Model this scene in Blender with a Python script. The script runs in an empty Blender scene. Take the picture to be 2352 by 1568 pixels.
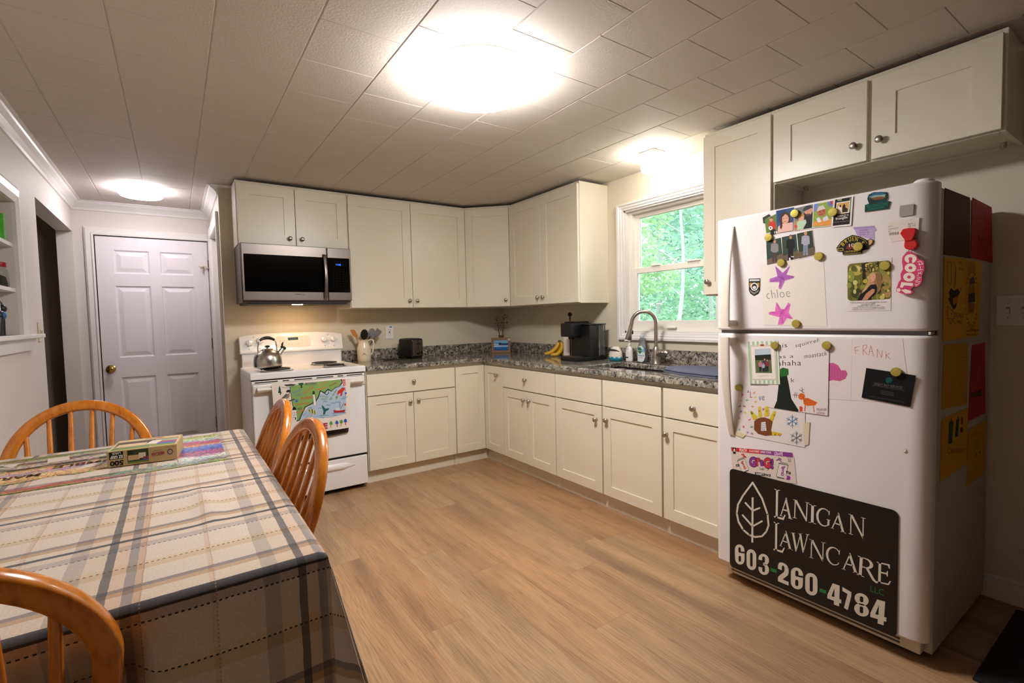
import bpy, math, random
from mathutils import Vector, Matrix
random.seed(7)
SC = bpy.context.scene
COL = SC.collection
PI = math.pi

# ---------------------------------------------------------------- camera numbers
E_MAIN, E_HALL, E_SINK, E_SKY, E_TASK, EXPO = 84., 40., 55., 5.2, 190., .06
CAM = Vector((-2.8503, -4.2705, 1.2519))
YAW, PIT, ROL, FPX = 0.60635, -0.04861, -0.02248, 1116.51
IW, IH = 2352.0, 1568.0
_f = Vector((math.sin(YAW)*math.cos(PIT), math.cos(YAW)*math.cos(PIT), math.sin(PIT)))
_r = Vector((math.cos(YAW), -math.sin(YAW), 0))
_u = _r.cross(_f)
CR = math.cos(ROL)*_r + math.sin(ROL)*_u
CU = -math.sin(ROL)*_r + math.cos(ROL)*_u
CF = _f
def ray(u, v): return CR*((u-IW/2)/FPX) - CU*((v-IH/2)/FPX) + CF
def onx(u, v, x): d = ray(u, v); return CAM + d*((x-CAM.x)/d.x)
def ony(u, v, y): d = ray(u, v); return CAM + d*((y-CAM.y)/d.y)
def onz(u, v, z): d = ray(u, v); return CAM + d*((z-CAM.z)/d.z)
def Zm(ox, oy, s): return lambda x, y: (ox+x/s, oy+y/s)

# ---------------------------------------------------------------- materials
def lin(c):
    if isinstance(c, str):
        c = c.lstrip('#'); c = [int(c[i:i+2], 16)/255 for i in (0, 2, 4)]
        return tuple(x/12.92 if x <= .04045 else ((x+.055)/1.055)**2.4 for x in c)
    return tuple(c)
MATS = {}
class NT:
    def __init__(s, name):
        s.m = bpy.data.materials.new(name); s.m.use_nodes = True
        s.t = s.m.node_tree; s.b = s.t.nodes['Principled BSDF']
    def n(s, typ, props=None, **inp):
        nd = s.t.nodes.new(typ)
        for k, v in (props or {}).items(): setattr(nd, k, v)
        for k, v in inp.items():
            key = int(k[1:]) if k[0] == 'i' and k[1:].isdigit() else k.replace('_', ' ')
            s.put(nd.inputs[key], v)
        return nd
    def put(s, sock, v):
        if isinstance(v, bpy.types.NodeSocket): s.t.links.new(v, sock)
        elif isinstance(v, bpy.types.Node): s.t.links.new(v.outputs[0], sock)
        else:
            if isinstance(v, str): v = lin(v)
            if hasattr(v, '__len__') and sock.type == 'RGBA' and len(v) == 3: v = (*v, 1)
            sock.default_value = v
    def math(s, op, a, b=0.0, c=0.0): return s.n('ShaderNodeMath', {'operation': op}, i0=a, i1=b, i2=c).outputs[0]
    def mix(s, fac, a, b, mode='MIX'):
        nd = s.t.nodes.new('ShaderNodeMix'); nd.data_type = 'RGBA'; nd.blend_type = mode
        s.put(nd.inputs[0], fac); s.put(nd.inputs[6], a); s.put(nd.inputs[7], b); return nd.outputs[2]
    def ramp(s, fac, stops, interp='LINEAR'):
        nd = s.t.nodes.new('ShaderNodeValToRGB'); r = nd.color_ramp; r.interpolation = interp
        while len(r.elements) > 1: r.elements.remove(r.elements[-1])
        r.elements[0].position = stops[0][0]; r.elements[0].color = (*lin(stops[0][1]), 1)
        for p, c in stops[1:]:
            e = r.elements.new(p); e.color = (*lin(c), 1)
        s.put(nd.inputs[0], fac); return nd.outputs[0]
    def coord(s, which='Object'): return s.n('ShaderNodeTexCoord').outputs[which]
    def scale(s, vec, sc): return s.n('ShaderNodeMapping', Vector=vec, Scale=sc).outputs[0]
    def noise(s, vec, scale, detail=3, rough=.5, out=0):
        return s.n('ShaderNodeTexNoise', Vector=vec, Scale=scale, Detail=detail, Roughness=rough).outputs[out]
    def bump(s, h, strength=.2, dist=.01):
        nd = s.n('ShaderNodeBump', Strength=strength, Distance=dist, Height=h); s.put(s.b.inputs['Normal'], nd.outputs[0]); return nd
    def set(s, **k):
        for a, v in k.items(): s.put(s.b.inputs[a.replace('_', ' ')], v)
        return s
def M(name, col='#808080', rough=.5, metal=0., emit=None, estr=0., bump=None, **kw):
    if name in MATS: return MATS[name]
    t = NT(name); t.set(Base_Color=col, Roughness=rough, Metallic=metal)
    if emit: t.set(Emission_Color=emit, Emission_Strength=estr)
    for k, v in kw.items(): t.put(t.b.inputs[k.replace('_', ' ')], v)
    if bump:
        sc, st, di = bump
        t.bump(t.noise(t.coord(), sc, 3), st, di)
    MATS[name] = t.m
    return t.m
def P(col):                       # ink / print colour
    return M('print_'+col.lstrip('#'), col, .6, Specular_IOR_Level=.2)

# ---------------------------------------------------------------- mesh builder
class MB:
    def __init__(s): s.v = []; s.f = []; s.mi = []; s.uv = {}
    def add(s, vs, fs, mi=0):
        b = len(s.v); s.v += [tuple(p) for p in vs]
        for f in fs: s.f.append(tuple(b+i for i in f)); s.mi.append(mi)
        return s
    def box(s, x0, x1, y0, y1, z0, z1, mi=0):
        x0, x1 = min(x0, x1), max(x0, x1); y0, y1 = min(y0, y1), max(y0, y1); z0, z1 = min(z0, z1), max(z0, z1)
        v = [(x, y, z) for z in (z0, z1) for (x, y) in ((x0, y0), (x1, y0), (x1, y1), (x0, y1))]
        return s.add(v, [(3, 2, 1, 0), (4, 5, 6, 7), (0, 1, 5, 4), (1, 2, 6, 5), (2, 3, 7, 6), (3, 0, 4, 7)], mi)
    def prism(s, poly, fn0, fn1, mi=0):
        """poly of 2d points; fn0/fn1 map (a,b) to the near and far 3d point"""
        n = len(poly); v = [fn0(*p) for p in poly]+[fn1(*p) for p in poly]
        fs = [tuple(range(n)), tuple(range(2*n-1, n-1, -1))]+[(i+n, (i+1) % n+n, (i+1) % n, i) for i in range(n)]
        return s.add(v, fs, mi)
    def lathe(s, prof, c=(0, 0, 0), seg=28, axis='z', mi=0, caps=True):
        vs = []; fs = []; n = len(prof)
        for (r, h) in prof:
            for k in range(seg):
                a = 2*PI*k/seg; p = (r*math.cos(a), r*math.sin(a), h)
                if axis == 'y': p = (p[0], p[2], p[1])
                if axis == 'x': p = (p[2], p[0], p[1])
                vs.append((p[0]+c[0], p[1]+c[1], p[2]+c[2]))
        for i in range(n-1):
            for k in range(seg):
                k2 = (k+1) % seg; fs.append((i*seg+k, i*seg+k2, (i+1)*seg+k2, (i+1)*seg+k))
        if caps:
            fs.append(tuple(range(seg-1, -1, -1))); fs.append(tuple((n-1)*seg+k for k in range(seg)))
        return s.add(vs, fs, mi)
    def tube(s, path, rad, seg=10, mi=0, flat=None, closed=False, up=None):
        """swept tube; rad number or list; flat=(a,b) gives a rounded-rect/ellipse section"""
        path = [Vector(p) for p in path]; n = len(path)
        rs = rad if hasattr(rad, '__len__') else [rad]*n
        vs = []; prev = None
        for i, p in enumerate(path):
            if closed: t = path[(i+1) % n]-path[i-1]
            else: t = path[min(i+1, n-1)]-path[max(i-1, 0)]
            t.normalize()
            if up is not None: a = Vector(up)-t*t.dot(Vector(up))
            elif prev is None: a = t.orthogonal()
            else: a = prev-t*t.dot(prev)
            a.normalize(); prev = a; b = t.cross(a)
            for k in range(seg):
                th = 2*PI*k/seg; ca, sa = math.cos(th), math.sin(th)
                if flat:
                    ca = math.copysign(abs(ca)**.5, ca)*flat[0]; sa = math.copysign(abs(sa)**.5, sa)*flat[1]
                vs.append(p+(a*ca+b*sa)*rs[i])
        fs = []
        for i in range(n if closed else n-1):
            j = (i+1) % n
            for k in range(seg):
                k2 = (k+1) % seg; fs.append((i*seg+k, i*seg+k2, j*seg+k2, j*seg+k))
        if not closed: fs += [tuple(range(seg-1, -1, -1)), tuple((n-1)*seg+k for k in range(seg))]
        return s.add(vs, fs, mi)
    def ball(s, c, r, seg=16, rings=10, mi=0):
        if not hasattr(r, '__len__'): r = (r, r, r)
        vs = [(c[0], c[1], c[2]-r[2])]; fs = []
        for i in range(1, rings):
            a = -PI/2+PI*i/rings
            for k in range(seg):
                b = 2*PI*k/seg; vs.append((c[0]+r[0]*math.cos(a)*math.cos(b), c[1]+r[1]*math.cos(a)*math.sin(b), c[2]+r[2]*math.sin(a)))
        vs.append((c[0], c[1], c[2]+r[2])); N = len(vs)-1
        for k in range(seg):
            k2 = (k+1) % seg; fs.append((0, 1+k2, 1+k)); fs.append((N, N-seg+k, N-seg+k2))
            for i in range(rings-2):
                fs.append((1+i*seg+k, 1+i*seg+k2, 1+(i+1)*seg+k2, 1+(i+1)*seg+k))
        return s.add(vs, fs, mi)
    def xf(s, fn, start=0):
        s.v = s.v[:start]+[tuple(fn(Vector(p))) for p in s.v[start:]]; return s
def obj(name, mb, mats, smooth=None, bevel=0, bseg=2):
    me = bpy.data.meshes.new(name)
    me.from_pydata(mb.v, [], mb.f)
    mats = mats if isinstance(mats, (list, tuple)) else [mats]
    for m in mats: me.materials.append(m)
    me.polygons.foreach_set('material_index', mb.mi)
    if smooth is not None:
        me.polygons.foreach_set('use_smooth', [True]*len(me.polygons))
        me.set_sharp_from_angle(angle=math.radians(smooth))
    me.update()
    o = bpy.data.objects.new(name, me); COL.objects.link(o)
    if bevel:
        b = o.modifiers.new('bevel', 'BEVEL'); b.width = bevel; b.segments = bseg; b.limit_method = 'ANGLE'; b.angle_limit = math.radians(35)
        b.harden_normals = False
    return o
def thing(name, label, cat, loc=(0, 0, 0), group=None):
    o = bpy.data.objects.new(name, None); o.empty_display_size = .05; COL.objects.link(o); o.location = loc
    o['label'] = label; o['category'] = cat
    if group: o['group'] = group
    return o
def tag(o, label, cat, group=None):
    o['label'] = label; o['category'] = cat
    if group: o['group'] = group
    return o
def struct(o): o['kind'] = 'structure'; return o
def part(name, mb, mats, root, **k):
    """child of an Empty; mesh in world coordinates"""
    o = obj(name, mb, mats, **k)
    o.parent = root
    # roots carry location only (or are meshes at the origin): shift the mesh into the root's space
    r = root; t = Vector((0, 0, 0))
    while r is not None: t += r.location; r = r.parent
    o.data.transform(Matrix.Translation(-t))
    return o
def copy_tree(o, parent=None):
    c = o.copy(); COL.objects.link(c)
    if parent is not None: c.parent = parent
    for ch in list(o.children): copy_tree(ch, c)
    return c

# ---------------------------------------------------------------- text
_tc = {}
def glyphs(txt, bold=0., font_spacing=1.):
    k = (txt, bold, font_spacing)
    if k in _tc: return _tc[k]
    cu = bpy.data.curves.new('t', 'FONT'); cu.body = txt; cu.offset = bold; cu.space_character = font_spacing; cu.resolution_u = 3
    cu.dimensions = '2D'
    ob = bpy.data.objects.new('t', cu); COL.objects.link(ob)
    dg = bpy.context.evaluated_depsgraph_get(); dg.update()
    ev = ob.evaluated_get(dg); me = ev.to_mesh()
    vs = [tuple(v.co) for v in me.vertices]; fs = [tuple(p.vertices) for p in me.polygons]
    ev.to_mesh_clear(); bpy.data.objects.remove(ob); bpy.data.curves.remove(cu)
    if vs:
        x0 = min(v[0] for v in vs); x1 = max(v[0] for v in vs); y0 = min(v[1] for v in vs); y1 = max(v[1] for v in vs)
        vs = [((v[0]-x0)/max(x1-x0, 1e-6), (v[1]-y0)/max(y1-y0, 1e-6)) for v in vs]
    _tc[k] = (vs, fs); return _tc[k]

# ---------------------------------------------------------------- flat printed things (posters, papers, photos) at their real place
class Sheet:
    """paper on a plane; px coordinates are turned into points of the plane, n points to the viewer's side"""
    def __init__(s, plane, n, off=0.001, th=.0006):
        s.pl = plane; s.n = Vector(n); s.off = off; s.th = th; s.mb = MB(); s.mats = []; s.k = 0
    def mi(s, m):
        if isinstance(m, str): m = P(m)
        if m not in s.mats: s.mats.append(m)
        return s.mats.index(m)
    def base(s, px, mat, uv=None):
        i = s.mi(mat)
        q = [s.pl(*p)+s.n*(s.off+s.th) for p in px]; r = [s.pl(*p)+s.n*s.off for p in px]
        n = len(q); fs = [tuple(range(n)), tuple(range(2*n-1, n-1, -1))]+[(a+n, (a+1) % n+n, (a+1) % n, a) for a in range(n)]
        s.mb.add(q+r, fs, i); s.k = 1; return s
    def lay(s): return s.n*(s.off+s.th+.00004*s.k)
    def poly(s, px, mat, up=True):
        if up: s.k += .5
        s.mb.add([s.pl(*p)+s.lay() for p in px], [tuple(range(len(px)))], s.mi(mat)); return s
    def line(s, px, w, mat):
        s.k += .25; i = s.mi(mat)
        for a, b in zip(px[:-1], px[1:]):
            dx, dy = b[0]-a[0], b[1]-a[1]; L = math.hypot(dx, dy) or 1; nx, ny = -dy/L*w/2, dx/L*w/2; ex, ey = dx/L*w*.3, dy/L*w*.3
            s.mb.add([s.pl(*p)+s.lay() for p in ((a[0]+nx-ex, a[1]+ny-ey), (b[0]+nx+ex, b[1]+ny+ey), (b[0]-nx+ex, b[1]-ny+ey), (a[0]-nx-ex, a[1]-ny-ey))], [(0, 1, 2, 3)], i)
        return s
    def disc(s, c, rx, ry, mat, n=16):
        return s.poly([(c[0]+rx*math.cos(2*PI*k/n), c[1]+ry*math.sin(2*PI*k/n)) for k in range(n)], mat)
    def text(s, t, bl, br, tl, mat, bold=0., sp=1.):
        s.k += .4; vs, fs = glyphs(t, bold, sp)
        A, B, C = s.pl(*bl), s.pl(*br), s.pl(*tl)
        s.mb.add([A+(B-A)*x+(C-A)*y+s.lay() for x, y in vs], fs, s.mi(mat)); return s
    def shape(s, polys, bl, br, tl, mat):
        s.k += .3; A, B, C = s.pl(*bl), s.pl(*br), s.pl(*tl)
        for p in polys: s.mb.add([A+(B-A)*x+(C-A)*y+s.lay() for x, y in p], [tuple(range(len(p)))], s.mi(mat))
        return s
    def make(s, name, label, cat, group=None, parent=None):
        o = part(name, s.mb, s.mats, parent) if parent else obj(name, s.mb, s.mats)
        if label: tag(o, label, cat, group)
        return o
def arc(c, rx, ry, a0, a1, n=12): return [(c[0]+rx*math.cos(math.radians(a0+(a1-a0)*i/n)), c[1]+ry*math.sin(math.radians(a0+(a1-a0)*i/n))) for i in range(n+1)]
def rrect(a0, a1, b0, b1, r, n=5):
    out = []
    for cx, cy, s0 in ((a1-r, b1-r, 0), (a0+r, b1-r, 90), (a0+r, b0+r, 180), (a1-r, b0+r, 270)):
        out += [(cx+r*math.cos(math.radians(s0+90*i/n)), cy+r*math.sin(math.radians(s0+90*i/n))) for i in range(n+1)]
    return out
# ================================================================ surfaces
WALL = M('wall_paint', '#DBD1BA', .6)
WALLP = M('hall_paint', '#D8D1C8', .6)
TRIM = M('trim_paint', '#E4E0DB', .35)
CABW = M('cabinet_paint', '#E6DEC9', .33)
APPL = M('appliance_white', '#EFEDEA', .22)
APPG = M('appliance_cream', '#E9E4DA', .3)
BLACK = M('black_plastic', '#0B0B0C', .32)
DARK = M('dark_gap', '#15130F', .7)
STEEL = M('brushed_steel', '#7F7770', .36, 1.0)
NICK = M('brushed_nickel', '#BFB4AA', .27, 1.0)
CHROME = M('chrome', '#D8D4D0', .1, 1.0)
BRASS = M('polished_brass', '#C9A55A', .18, 1.0)
GLASSBLK = M('black_glass', '#060606', .06)

def ceiling_mat():
    t = NT('ceiling_tile'); c = t.coord()
    t.set(Base_Color='#CFC7BC', Roughness=.75)
    t.bump(t.noise(c, 120, 3), .3, .003); return t.m
def floor_mat():
    t = NT('oak_plank'); c = t.coord(); sx = t.n('ShaderNodeSeparateXYZ', Vector=c)
    W_, L_ = .19, 1.52
    a = t.math('DIVIDE', sx.outputs[0], W_); row = t.math('FLOOR', a); fx = t.math('FRACT', a)
    rn = t.n('ShaderNodeTexWhiteNoise', {'noise_dimensions': '1D'}, W=row).outputs[0]
    b = t.math('ADD', t.math('DIVIDE', sx.outputs[1], L_), rn); col = t.math('FLOOR', b); fy = t.math('FRACT', b)
    idv = t.math('ADD', t.math('MULTIPLY', row, 17.3), t.math('MULTIPLY', col, 5.71))
    wn = t.n('ShaderNodeTexWhiteNoise', {'noise_dimensions': '1D'}, W=idv)
    off = t.n('ShaderNodeCombineXYZ', X=t.math('MULTIPLY', wn.outputs[0], 7.), Y=t.math('MULTIPLY', wn.outputs[0], 31.))
    v = t.n('ShaderNodeVectorMath', {'operation': 'ADD'}, i0=c, i1=off).outputs[0]
    broad = t.noise(t.scale(v, (6.5, .55, 1)), 1., 3, .6)
    dist = t.noise(t.scale(v, (3, .8, 1)), 1.3, 2)
    wv = t.n('ShaderNodeVectorMath', {'operation': 'ADD'}, i0=t.scale(v, (1, .085, 1)), i1=t.n('ShaderNodeCombineXYZ', X=t.math('MULTIPLY', dist, .16))).outputs[0]
    grain = t.n('ShaderNodeTexWave', {'wave_type': 'BANDS', 'bands_direction': 'X', 'wave_profile': 'SAW'}, Vector=wv, Scale=22., Distortion=4.5, Detail=3.).outputs[1]
    fine = t.noise(t.scale(v, (240, 6, 1)), 1., 3, .6)
    base = t.ramp(broad, [(.28, '#8C7056'), (.43, '#A68868'), (.57, '#B99A76'), (.76, '#92765B')])
    tone = t.ramp(wn.outputs[0], [(0, '#F6EDE2'), (.35, '#FFFAF4'), (.7, '#FFEFE0'), (1, '#F4EEE8')])
    x = t.mix(1., base, tone, 'MULTIPLY')
    x = t.mix(.30, x, t.ramp(grain, [(0, '#E8E2DA'), (.7, '#FFFFFF'), (.92, '#B79C83'), (1, '#C9B29A')]), 'MULTIPLY')
    x = t.mix(.55, x, t.ramp(fine, [(.3, '#9A8570'), (.5, '#FFFFFF'), (1, '#FFFFFF')]), 'MULTIPLY')
    e = t.math('MAXIMUM', t.math('GREATER_THAN', t.math('ABSOLUTE', t.math('SUBTRACT', fx, .5)), .4945), t.math('GREATER_THAN', t.math('ABSOLUTE', t.math('SUBTRACT', fy, .5)), .4991))
    x = t.mix(t.math('MULTIPLY', e, .45), x, '#6B4A30')
    t.set(Base_Color=x, Roughness=t.math('ADD', .34, t.math('MULTIPLY', fine, .15)))
    t.bump(t.math('SUBTRACT', fine, t.math('MULTIPLY', e, .8)), .12, .002); return t.m
def granite_mat():
    t = NT('speckled_granite'); c = t.coord()
    d = t.n('ShaderNodeVectorMath', {'operation': 'ADD'}, i0=c, i1=t.n('ShaderNodeVectorMath', {'operation': 'SCALE'}, i0=t.noise(c, 30, 2, out=1), Scale=.03).outputs[0]).outputs[0]
    n1 = t.noise(d, 26, 4, .62); n2 = t.noise(d, 75, 3, .6); vor = t.n('ShaderNodeTexVoronoi', Vector=d, Scale=120.).outputs[1]
    x = t.ramp(n1, [(.34, '#5C5B57'), (.45, '#858277'), (.54, '#AAA598'), (.66, '#CFC8B6')])
    x = t.mix(.5, x, t.ramp(vor, [(0, '#6E6A62'), (.5, '#D4CFC4'), (1, '#FFFFFF')]), 'MULTIPLY')
    x = t.mix(t.ramp(n2, [(.56, '#000000'), (.62, '#FFFFFF')]), x, '#1B191C')
    x = t.mix(t.ramp(t.noise(d, 48, 3, .6), [(.6, '#000000'), (.66, '#FFFFFF')]), x, '#2B2930')
    t.set(Base_Color=x, Roughness=.07); return t.m
def chairwood_mat():
    t = NT('honey_oak'); c = t.coord()
    n = t.noise(t.scale(c, (60, 60, 4)), 1., 3, .6); b = t.noise(c, 9, 2)
    x = t.ramp(n, [(.25, '#B0651A'), (.5, '#CF7C20'), (.8, '#DA8C34')])
    x = t.mix(.25, x, t.ramp(b, [(.3, '#CC9450'), (.7, '#FFFFFF')]), 'MULTIPLY')
    t.set(Base_Color=x, Roughness=.22); t.put(t.b.inputs['Coat Weight'], .5); t.put(t.b.inputs['Coat Roughness'], .12); return t.m
GRAN, OAKF, CHW, CEILM = granite_mat(), floor_mat(), chairwood_mat(), ceiling_mat()

# ================================================================ room shell
CZ = 2.295                     # ceiling
XL, YN = -3.5, -9.5            # left wall, wall behind the camera
YH = 1.09                      # far end of the hall
HX = -2.535                    # right wall of the hall
struct(obj('floor', MB().box(-4.9, .14, YN-.1, 1.4, -.06, 0), OAKF))
mb = MB(); sp = .2985; x = -.60+2*sp; row = 0
while x > -3.6:
    xa, xb = x, x-sp; y = YN-.1+((row % 2)*.1524+.005)
    # rows run along the room, tiles staggered by half
    y0 = -2.940 if row % 2 == 0 else -2.797
    y = y0-12*.3048
    while y < 1.2:
        g1, g2, dz = .0042, .0022, .0035
        o_ = [(xa, y, CZ+dz), (xa, y+.3048, CZ+dz), (xb, y+.3048, CZ+dz), (xb, y, CZ+dz)]
        i_ = [(xa-g1, y+g2, CZ), (xa-g1, y+.3048-g2, CZ), (xb+g1, y+.3048-g2, CZ), (xb+g1, y+g2, CZ)]
        mb.add(o_+i_, [(7, 6, 5, 4)]+[(k, 4+k, 4+(k+1) % 4, (k+1) % 4) for k in range(4)])
        y += .3048
    x -= sp; row += 1
mb.box(-4.9, .14, YN-.1, 1.4, CZ+.004, CZ+.08)
struct(obj('ceiling', mb, CEILM))
struct(obj('wall_back', MB().box(HX, .12, 0, .11, 0, CZ+.003), WALL))
# right wall with the window hole
WY0, WY1, WZ0, WZ1 = -2.52, -1.693, 1.118, 2.042
mb = MB().box(0, .12, YN, WY0, 0, CZ+.003).box(0, .12, WY1, .0, 0, CZ+.003).box(0, .12, WY0, WY1, 0, WZ0).box(0, .12, WY0, WY1, WZ1, CZ+.003)
struct(obj('wall_right', mb, WALL))
# left wall: built-in niche and the dark opening
OY0, OY1, OZ = -.23, 1.07, 2.04
NY0, NY1, NZ0, NZ1 = -1.75, -.79, 1.222, 1.895
mb = MB().box(XL-.1, XL, YN, NY0, 0, CZ+.003).box(XL-.1, XL, NY1, OY0, 0, CZ+.003).box(XL-.1, XL, NY0, NY1, 0, NZ0).box(XL-.1, XL, NY0, NY1, NZ1, CZ+.003)
mb.box(XL-.1, XL, OY0, OY1, OZ, CZ+.003).box(XL-.1, XL, OY1, 1.36, 0, CZ+.003)
struct(obj('wall_left', mb, WALLP))
struct(obj('wall_hall_end', MB().box(XL, HX+.1, YH, YH+.1, 0, CZ+.003), WALLP))
mb = MB().box(HX, HX+.1, .11, .17, 0, CZ+.003).box(HX, HX+.1, .93, YH, 0, CZ+.003).box(HX, HX+.1, .17, .93, 2.03, CZ+.003)
struct(obj('wall_hall_right', mb, WALLP))
struct(obj('wall_rear', MB().box(XL-.1, .12, YN-.1, YN, 0, CZ+.003), M('rear_room_paint', '#5A5048', .8)))
# dim room beyond the opening
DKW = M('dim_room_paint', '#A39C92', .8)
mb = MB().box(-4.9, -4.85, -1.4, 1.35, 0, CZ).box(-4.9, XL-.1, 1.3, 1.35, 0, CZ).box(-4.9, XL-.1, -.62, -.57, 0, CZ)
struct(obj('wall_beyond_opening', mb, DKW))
# built-in niche
NICHE = M('niche_paint', '#E6E2E0', .5)
mb = MB().box(XL-.26, XL-.1, NY0-.02, NY0, NZ0, NZ1).box(XL-.26, XL-.1, NY1, NY1+.02, NZ0, NZ1).box(XL-.28, XL-.26, NY0-.02, NY1+.02, NZ0, NZ1)
mb.box(XL-.26, XL-.1, NY0-.02, NY1+.02, NZ1, NZ1+.02).box(XL-.26, XL-.1, NY0-.02, NY1+.02, NZ0-.02, NZ0)
nic = thing('wall_niche', 'recessed white shelf niche set in the left wall above a small ledge', 'niche', (XL, NY1, NZ0))
part('back_box', mb, NICHE, nic)
for z in (1.448, 1.676): part('shelf', MB().box(XL-.26, XL-.004, NY0, NY1, z-.009, z+.009), NICHE, nic)
cs = MB(); prof = [(0, 0), (0, .016), (.03, .026), (.07, .022), (.095, .008), (.095, 0)]
def casing(mb, pts, out, n, prof, closed=False):
    """mitred profile along a planar open path; out(i)-> outward 2d dir handled by offset of points"""
    pts = [Vector(p) for p in pts]; n = Vector(n); k = len(pts); vs = []; fs = []
    for i in range(k):
        d0 = (pts[i]-pts[i-1]).normalized() if (i > 0 or closed) else None
        d1 = (pts[(i+1) % k]-pts[i]).normalized() if (i < k-1 or closed) else None
        s0 = d0.cross(n)*out if d0 else None; s1 = d1.cross(n)*out if d1 else None
        if s0 and s1: w = (s0+s1); w = w/(w.dot(s0))
        else: w = s0 or s1
        for a, h in prof: vs.append(pts[i]+w*a+n*h)
    m = len(prof)
    for i in range(k if closed else k-1):
        j = (i+1) % k
        for q in range(m-1): fs.append((i*m+q, i*m+q+1, j*m+q+1, j*m+q))
    if not closed: fs += [tuple(range(m)), tuple(range(k*m-1, (k-1)*m-1, -1))]
    return mb.add(vs, fs)
casing(cs, [(XL, NY0, NZ0), (XL, NY0, NZ1), (XL, NY1, NZ1), (XL, NY1, NZ0)], -1, (1, 0, 0), prof)
part('casing', cs, TRIM, nic)
part('ledge', MB().box(XL-.1, XL+.05, NY0-.09, -.50, NZ0-.022, NZ0), TRIM, nic, bevel=.004)
ap = MB(); ap.prism([(NY0-.07, NZ0-.022), (-.545, NZ0-.022), (-.555, NZ0-.05), (-.60, NZ0-.085), (NY0-.07, NZ0-.085)], lambda a, b: (XL+.018, a, b), lambda a, b: (XL, a, b))
part('apron', ap, TRIM, nic)
# crown mouldings
cprof = [(0, 0), (0, .012), (.012, .016), (.022, .03), (.045, .048), (.055, .058), (.065, .06), (.065, 0)]
def crown(name, a, b, inward):
    a, b = Vector(a), Vector(b); inw = Vector(inward); mb = MB(); pr_ = [(0, .075), (.010, .072), (.014, .055), (.03, .035), (.05, .018), (.055, .008), (.07, .006), (.07, 0), (0, 0)]
    vs = [p+inw*u-Vector((0, 0, 1))*w for p in (a, b) for u, w in pr_]; m = len(pr_)
    mb.add(vs, [tuple(range(m)), tuple(range(2*m-1, m-1, -1))]+[(i, (i+1) % m, (i+1) % m+m, i+m) for i in range(m)])
    return struct(obj(name, mb, TRIM))
crown('trim_1', (XL, YN, CZ), (XL, YH, CZ), (1, 0, 0))
crown('trim_2', (XL, YH, CZ), (HX, YH, CZ), (0, -1, 0))
crown('trim_3', (HX, 0.0, CZ), (HX, YH, CZ), (-1, 0, 0))
# baseboards
def bb(name, x0, x1, y0, y1, ins):
    mb = MB().box(x0, x1, y0, y1, 0, .088); mb.box(x0+ins[0], x1+ins[1], y0+ins[2], y1+ins[3], .088, .104); return struct(obj(name, mb, TRIM, bevel=.003))
bb('baseboard_right', -.016, 0, YN, -3.0, (.006, 0, 0, 0))
bb('baseboard_left', XL, XL+.016, YN, OY0, (0, -.006, 0, 0))
bb('baseboard_back', HX, -2.46, -.016, 0, (0, 0, .006, 0))

# ================================================================ six-panel door in the hall
DX0, DX1, DZ = -3.362, -2.566, 2.018
d = struct(bpy.data.objects.new('door_1', None)); COL.objects.link(d); d.location = (DX0, YH, 0)
def raised_panel(mb, x0, x1, z0, z1, y, dep=.010, mi=0):
    """moulded recess with raised centre; faces -y"""
    r = [(0, 0), (.010, dep), (.018, dep), (.048, .002)]
    rings = [[(x0+a, y+h, z0+a), (x1-a, y+h, z0+a), (x1-a, y+h, z1-a), (x0+a, y+h, z1-a)] for a, h in r]
    vs = sum(rings, []); fs = []
    for i in range(len(r)-1):
        for k in range(4): fs.append((i*4+k, i*4+(k+1) % 4, (i+1)*4+(k+1) % 4, (i+1)*4+k))
    fs.append(tuple((len(r)-1)*4+k for k in range(4))); mb.add(vs, fs, mi)
def holed_front(mb, X, Z, holes, y, mi=0):
    """grid front face at y with rectangular holes"""
    for i in range(len(X)-1):
        for j in range(len(Z)-1):
            if (i, j) in holes: continue
            mb.add([(X[i], y, Z[j]), (X[i+1], y, Z[j]), (X[i+1], y, Z[j+1]), (X[i], y, Z[j+1])], [(0, 1, 2, 3)], mi)
DOORM = M('door_paint', '#E4DEE0', .38)
mb = MB(); yf = YH-.012; W_ = DX1-DX0
X = [DX0, DX0+.115, DX0+.115+.245, DX1-.115-.245, DX1-.115, DX1]
Z = [.004, .23, .815, .985, 1.60, 1.705, 1.905, DZ-.003]
holes = {(i, j) for i in (1, 3) for j in (1, 3, 5)}
holed_front(mb, X, Z, holes, yf)
for i, j in holes: raised_panel(mb, X[i], X[i+1], Z[j], Z[j+1], yf)
mb.box(DX0, DX1, yf+.012, YH-.0005, .004, DZ-.003)
for a, b in ((DX0, DX0), (DX1, DX1)): mb.add([(a, yf, .004), (a, yf, DZ-.003), (a, yf+.012, DZ-.003), (a, yf+.012, .004)], [(0, 1, 2, 3)])
mb.add([(DX0, yf, DZ-.003), (DX1, yf, DZ-.003), (DX1, yf+.012, DZ-.003), (DX0, yf+.012, DZ-.003)], [(0, 1, 2, 3)])
part('door_slab', mb, DOORM, d)
cs = MB(); casing(cs, [(DX0-.008, YH, 0), (DX0-.008, YH, DZ+.006), (DX1+.008, YH, DZ+.006), (DX1+.008, YH, 0)], -1, (0, -1, 0), [(0, 0), (0, .022), (.012, .024), (.02, .018), (.05, .020), (.062, .012), (.066, 0)])
part('door_frame', cs, TRIM, d)
part('door_gap', MB().box(DX0-.006, DX0, YH-.006, YH-.001, 0, DZ+.003).box(DX0, DX1, YH-.006, YH-.001, DZ-.002, DZ+.004), DARK, d)
kx, kz = ony(254, 848, YH-.06).x, ony(254, 848, YH-.06).z
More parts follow.
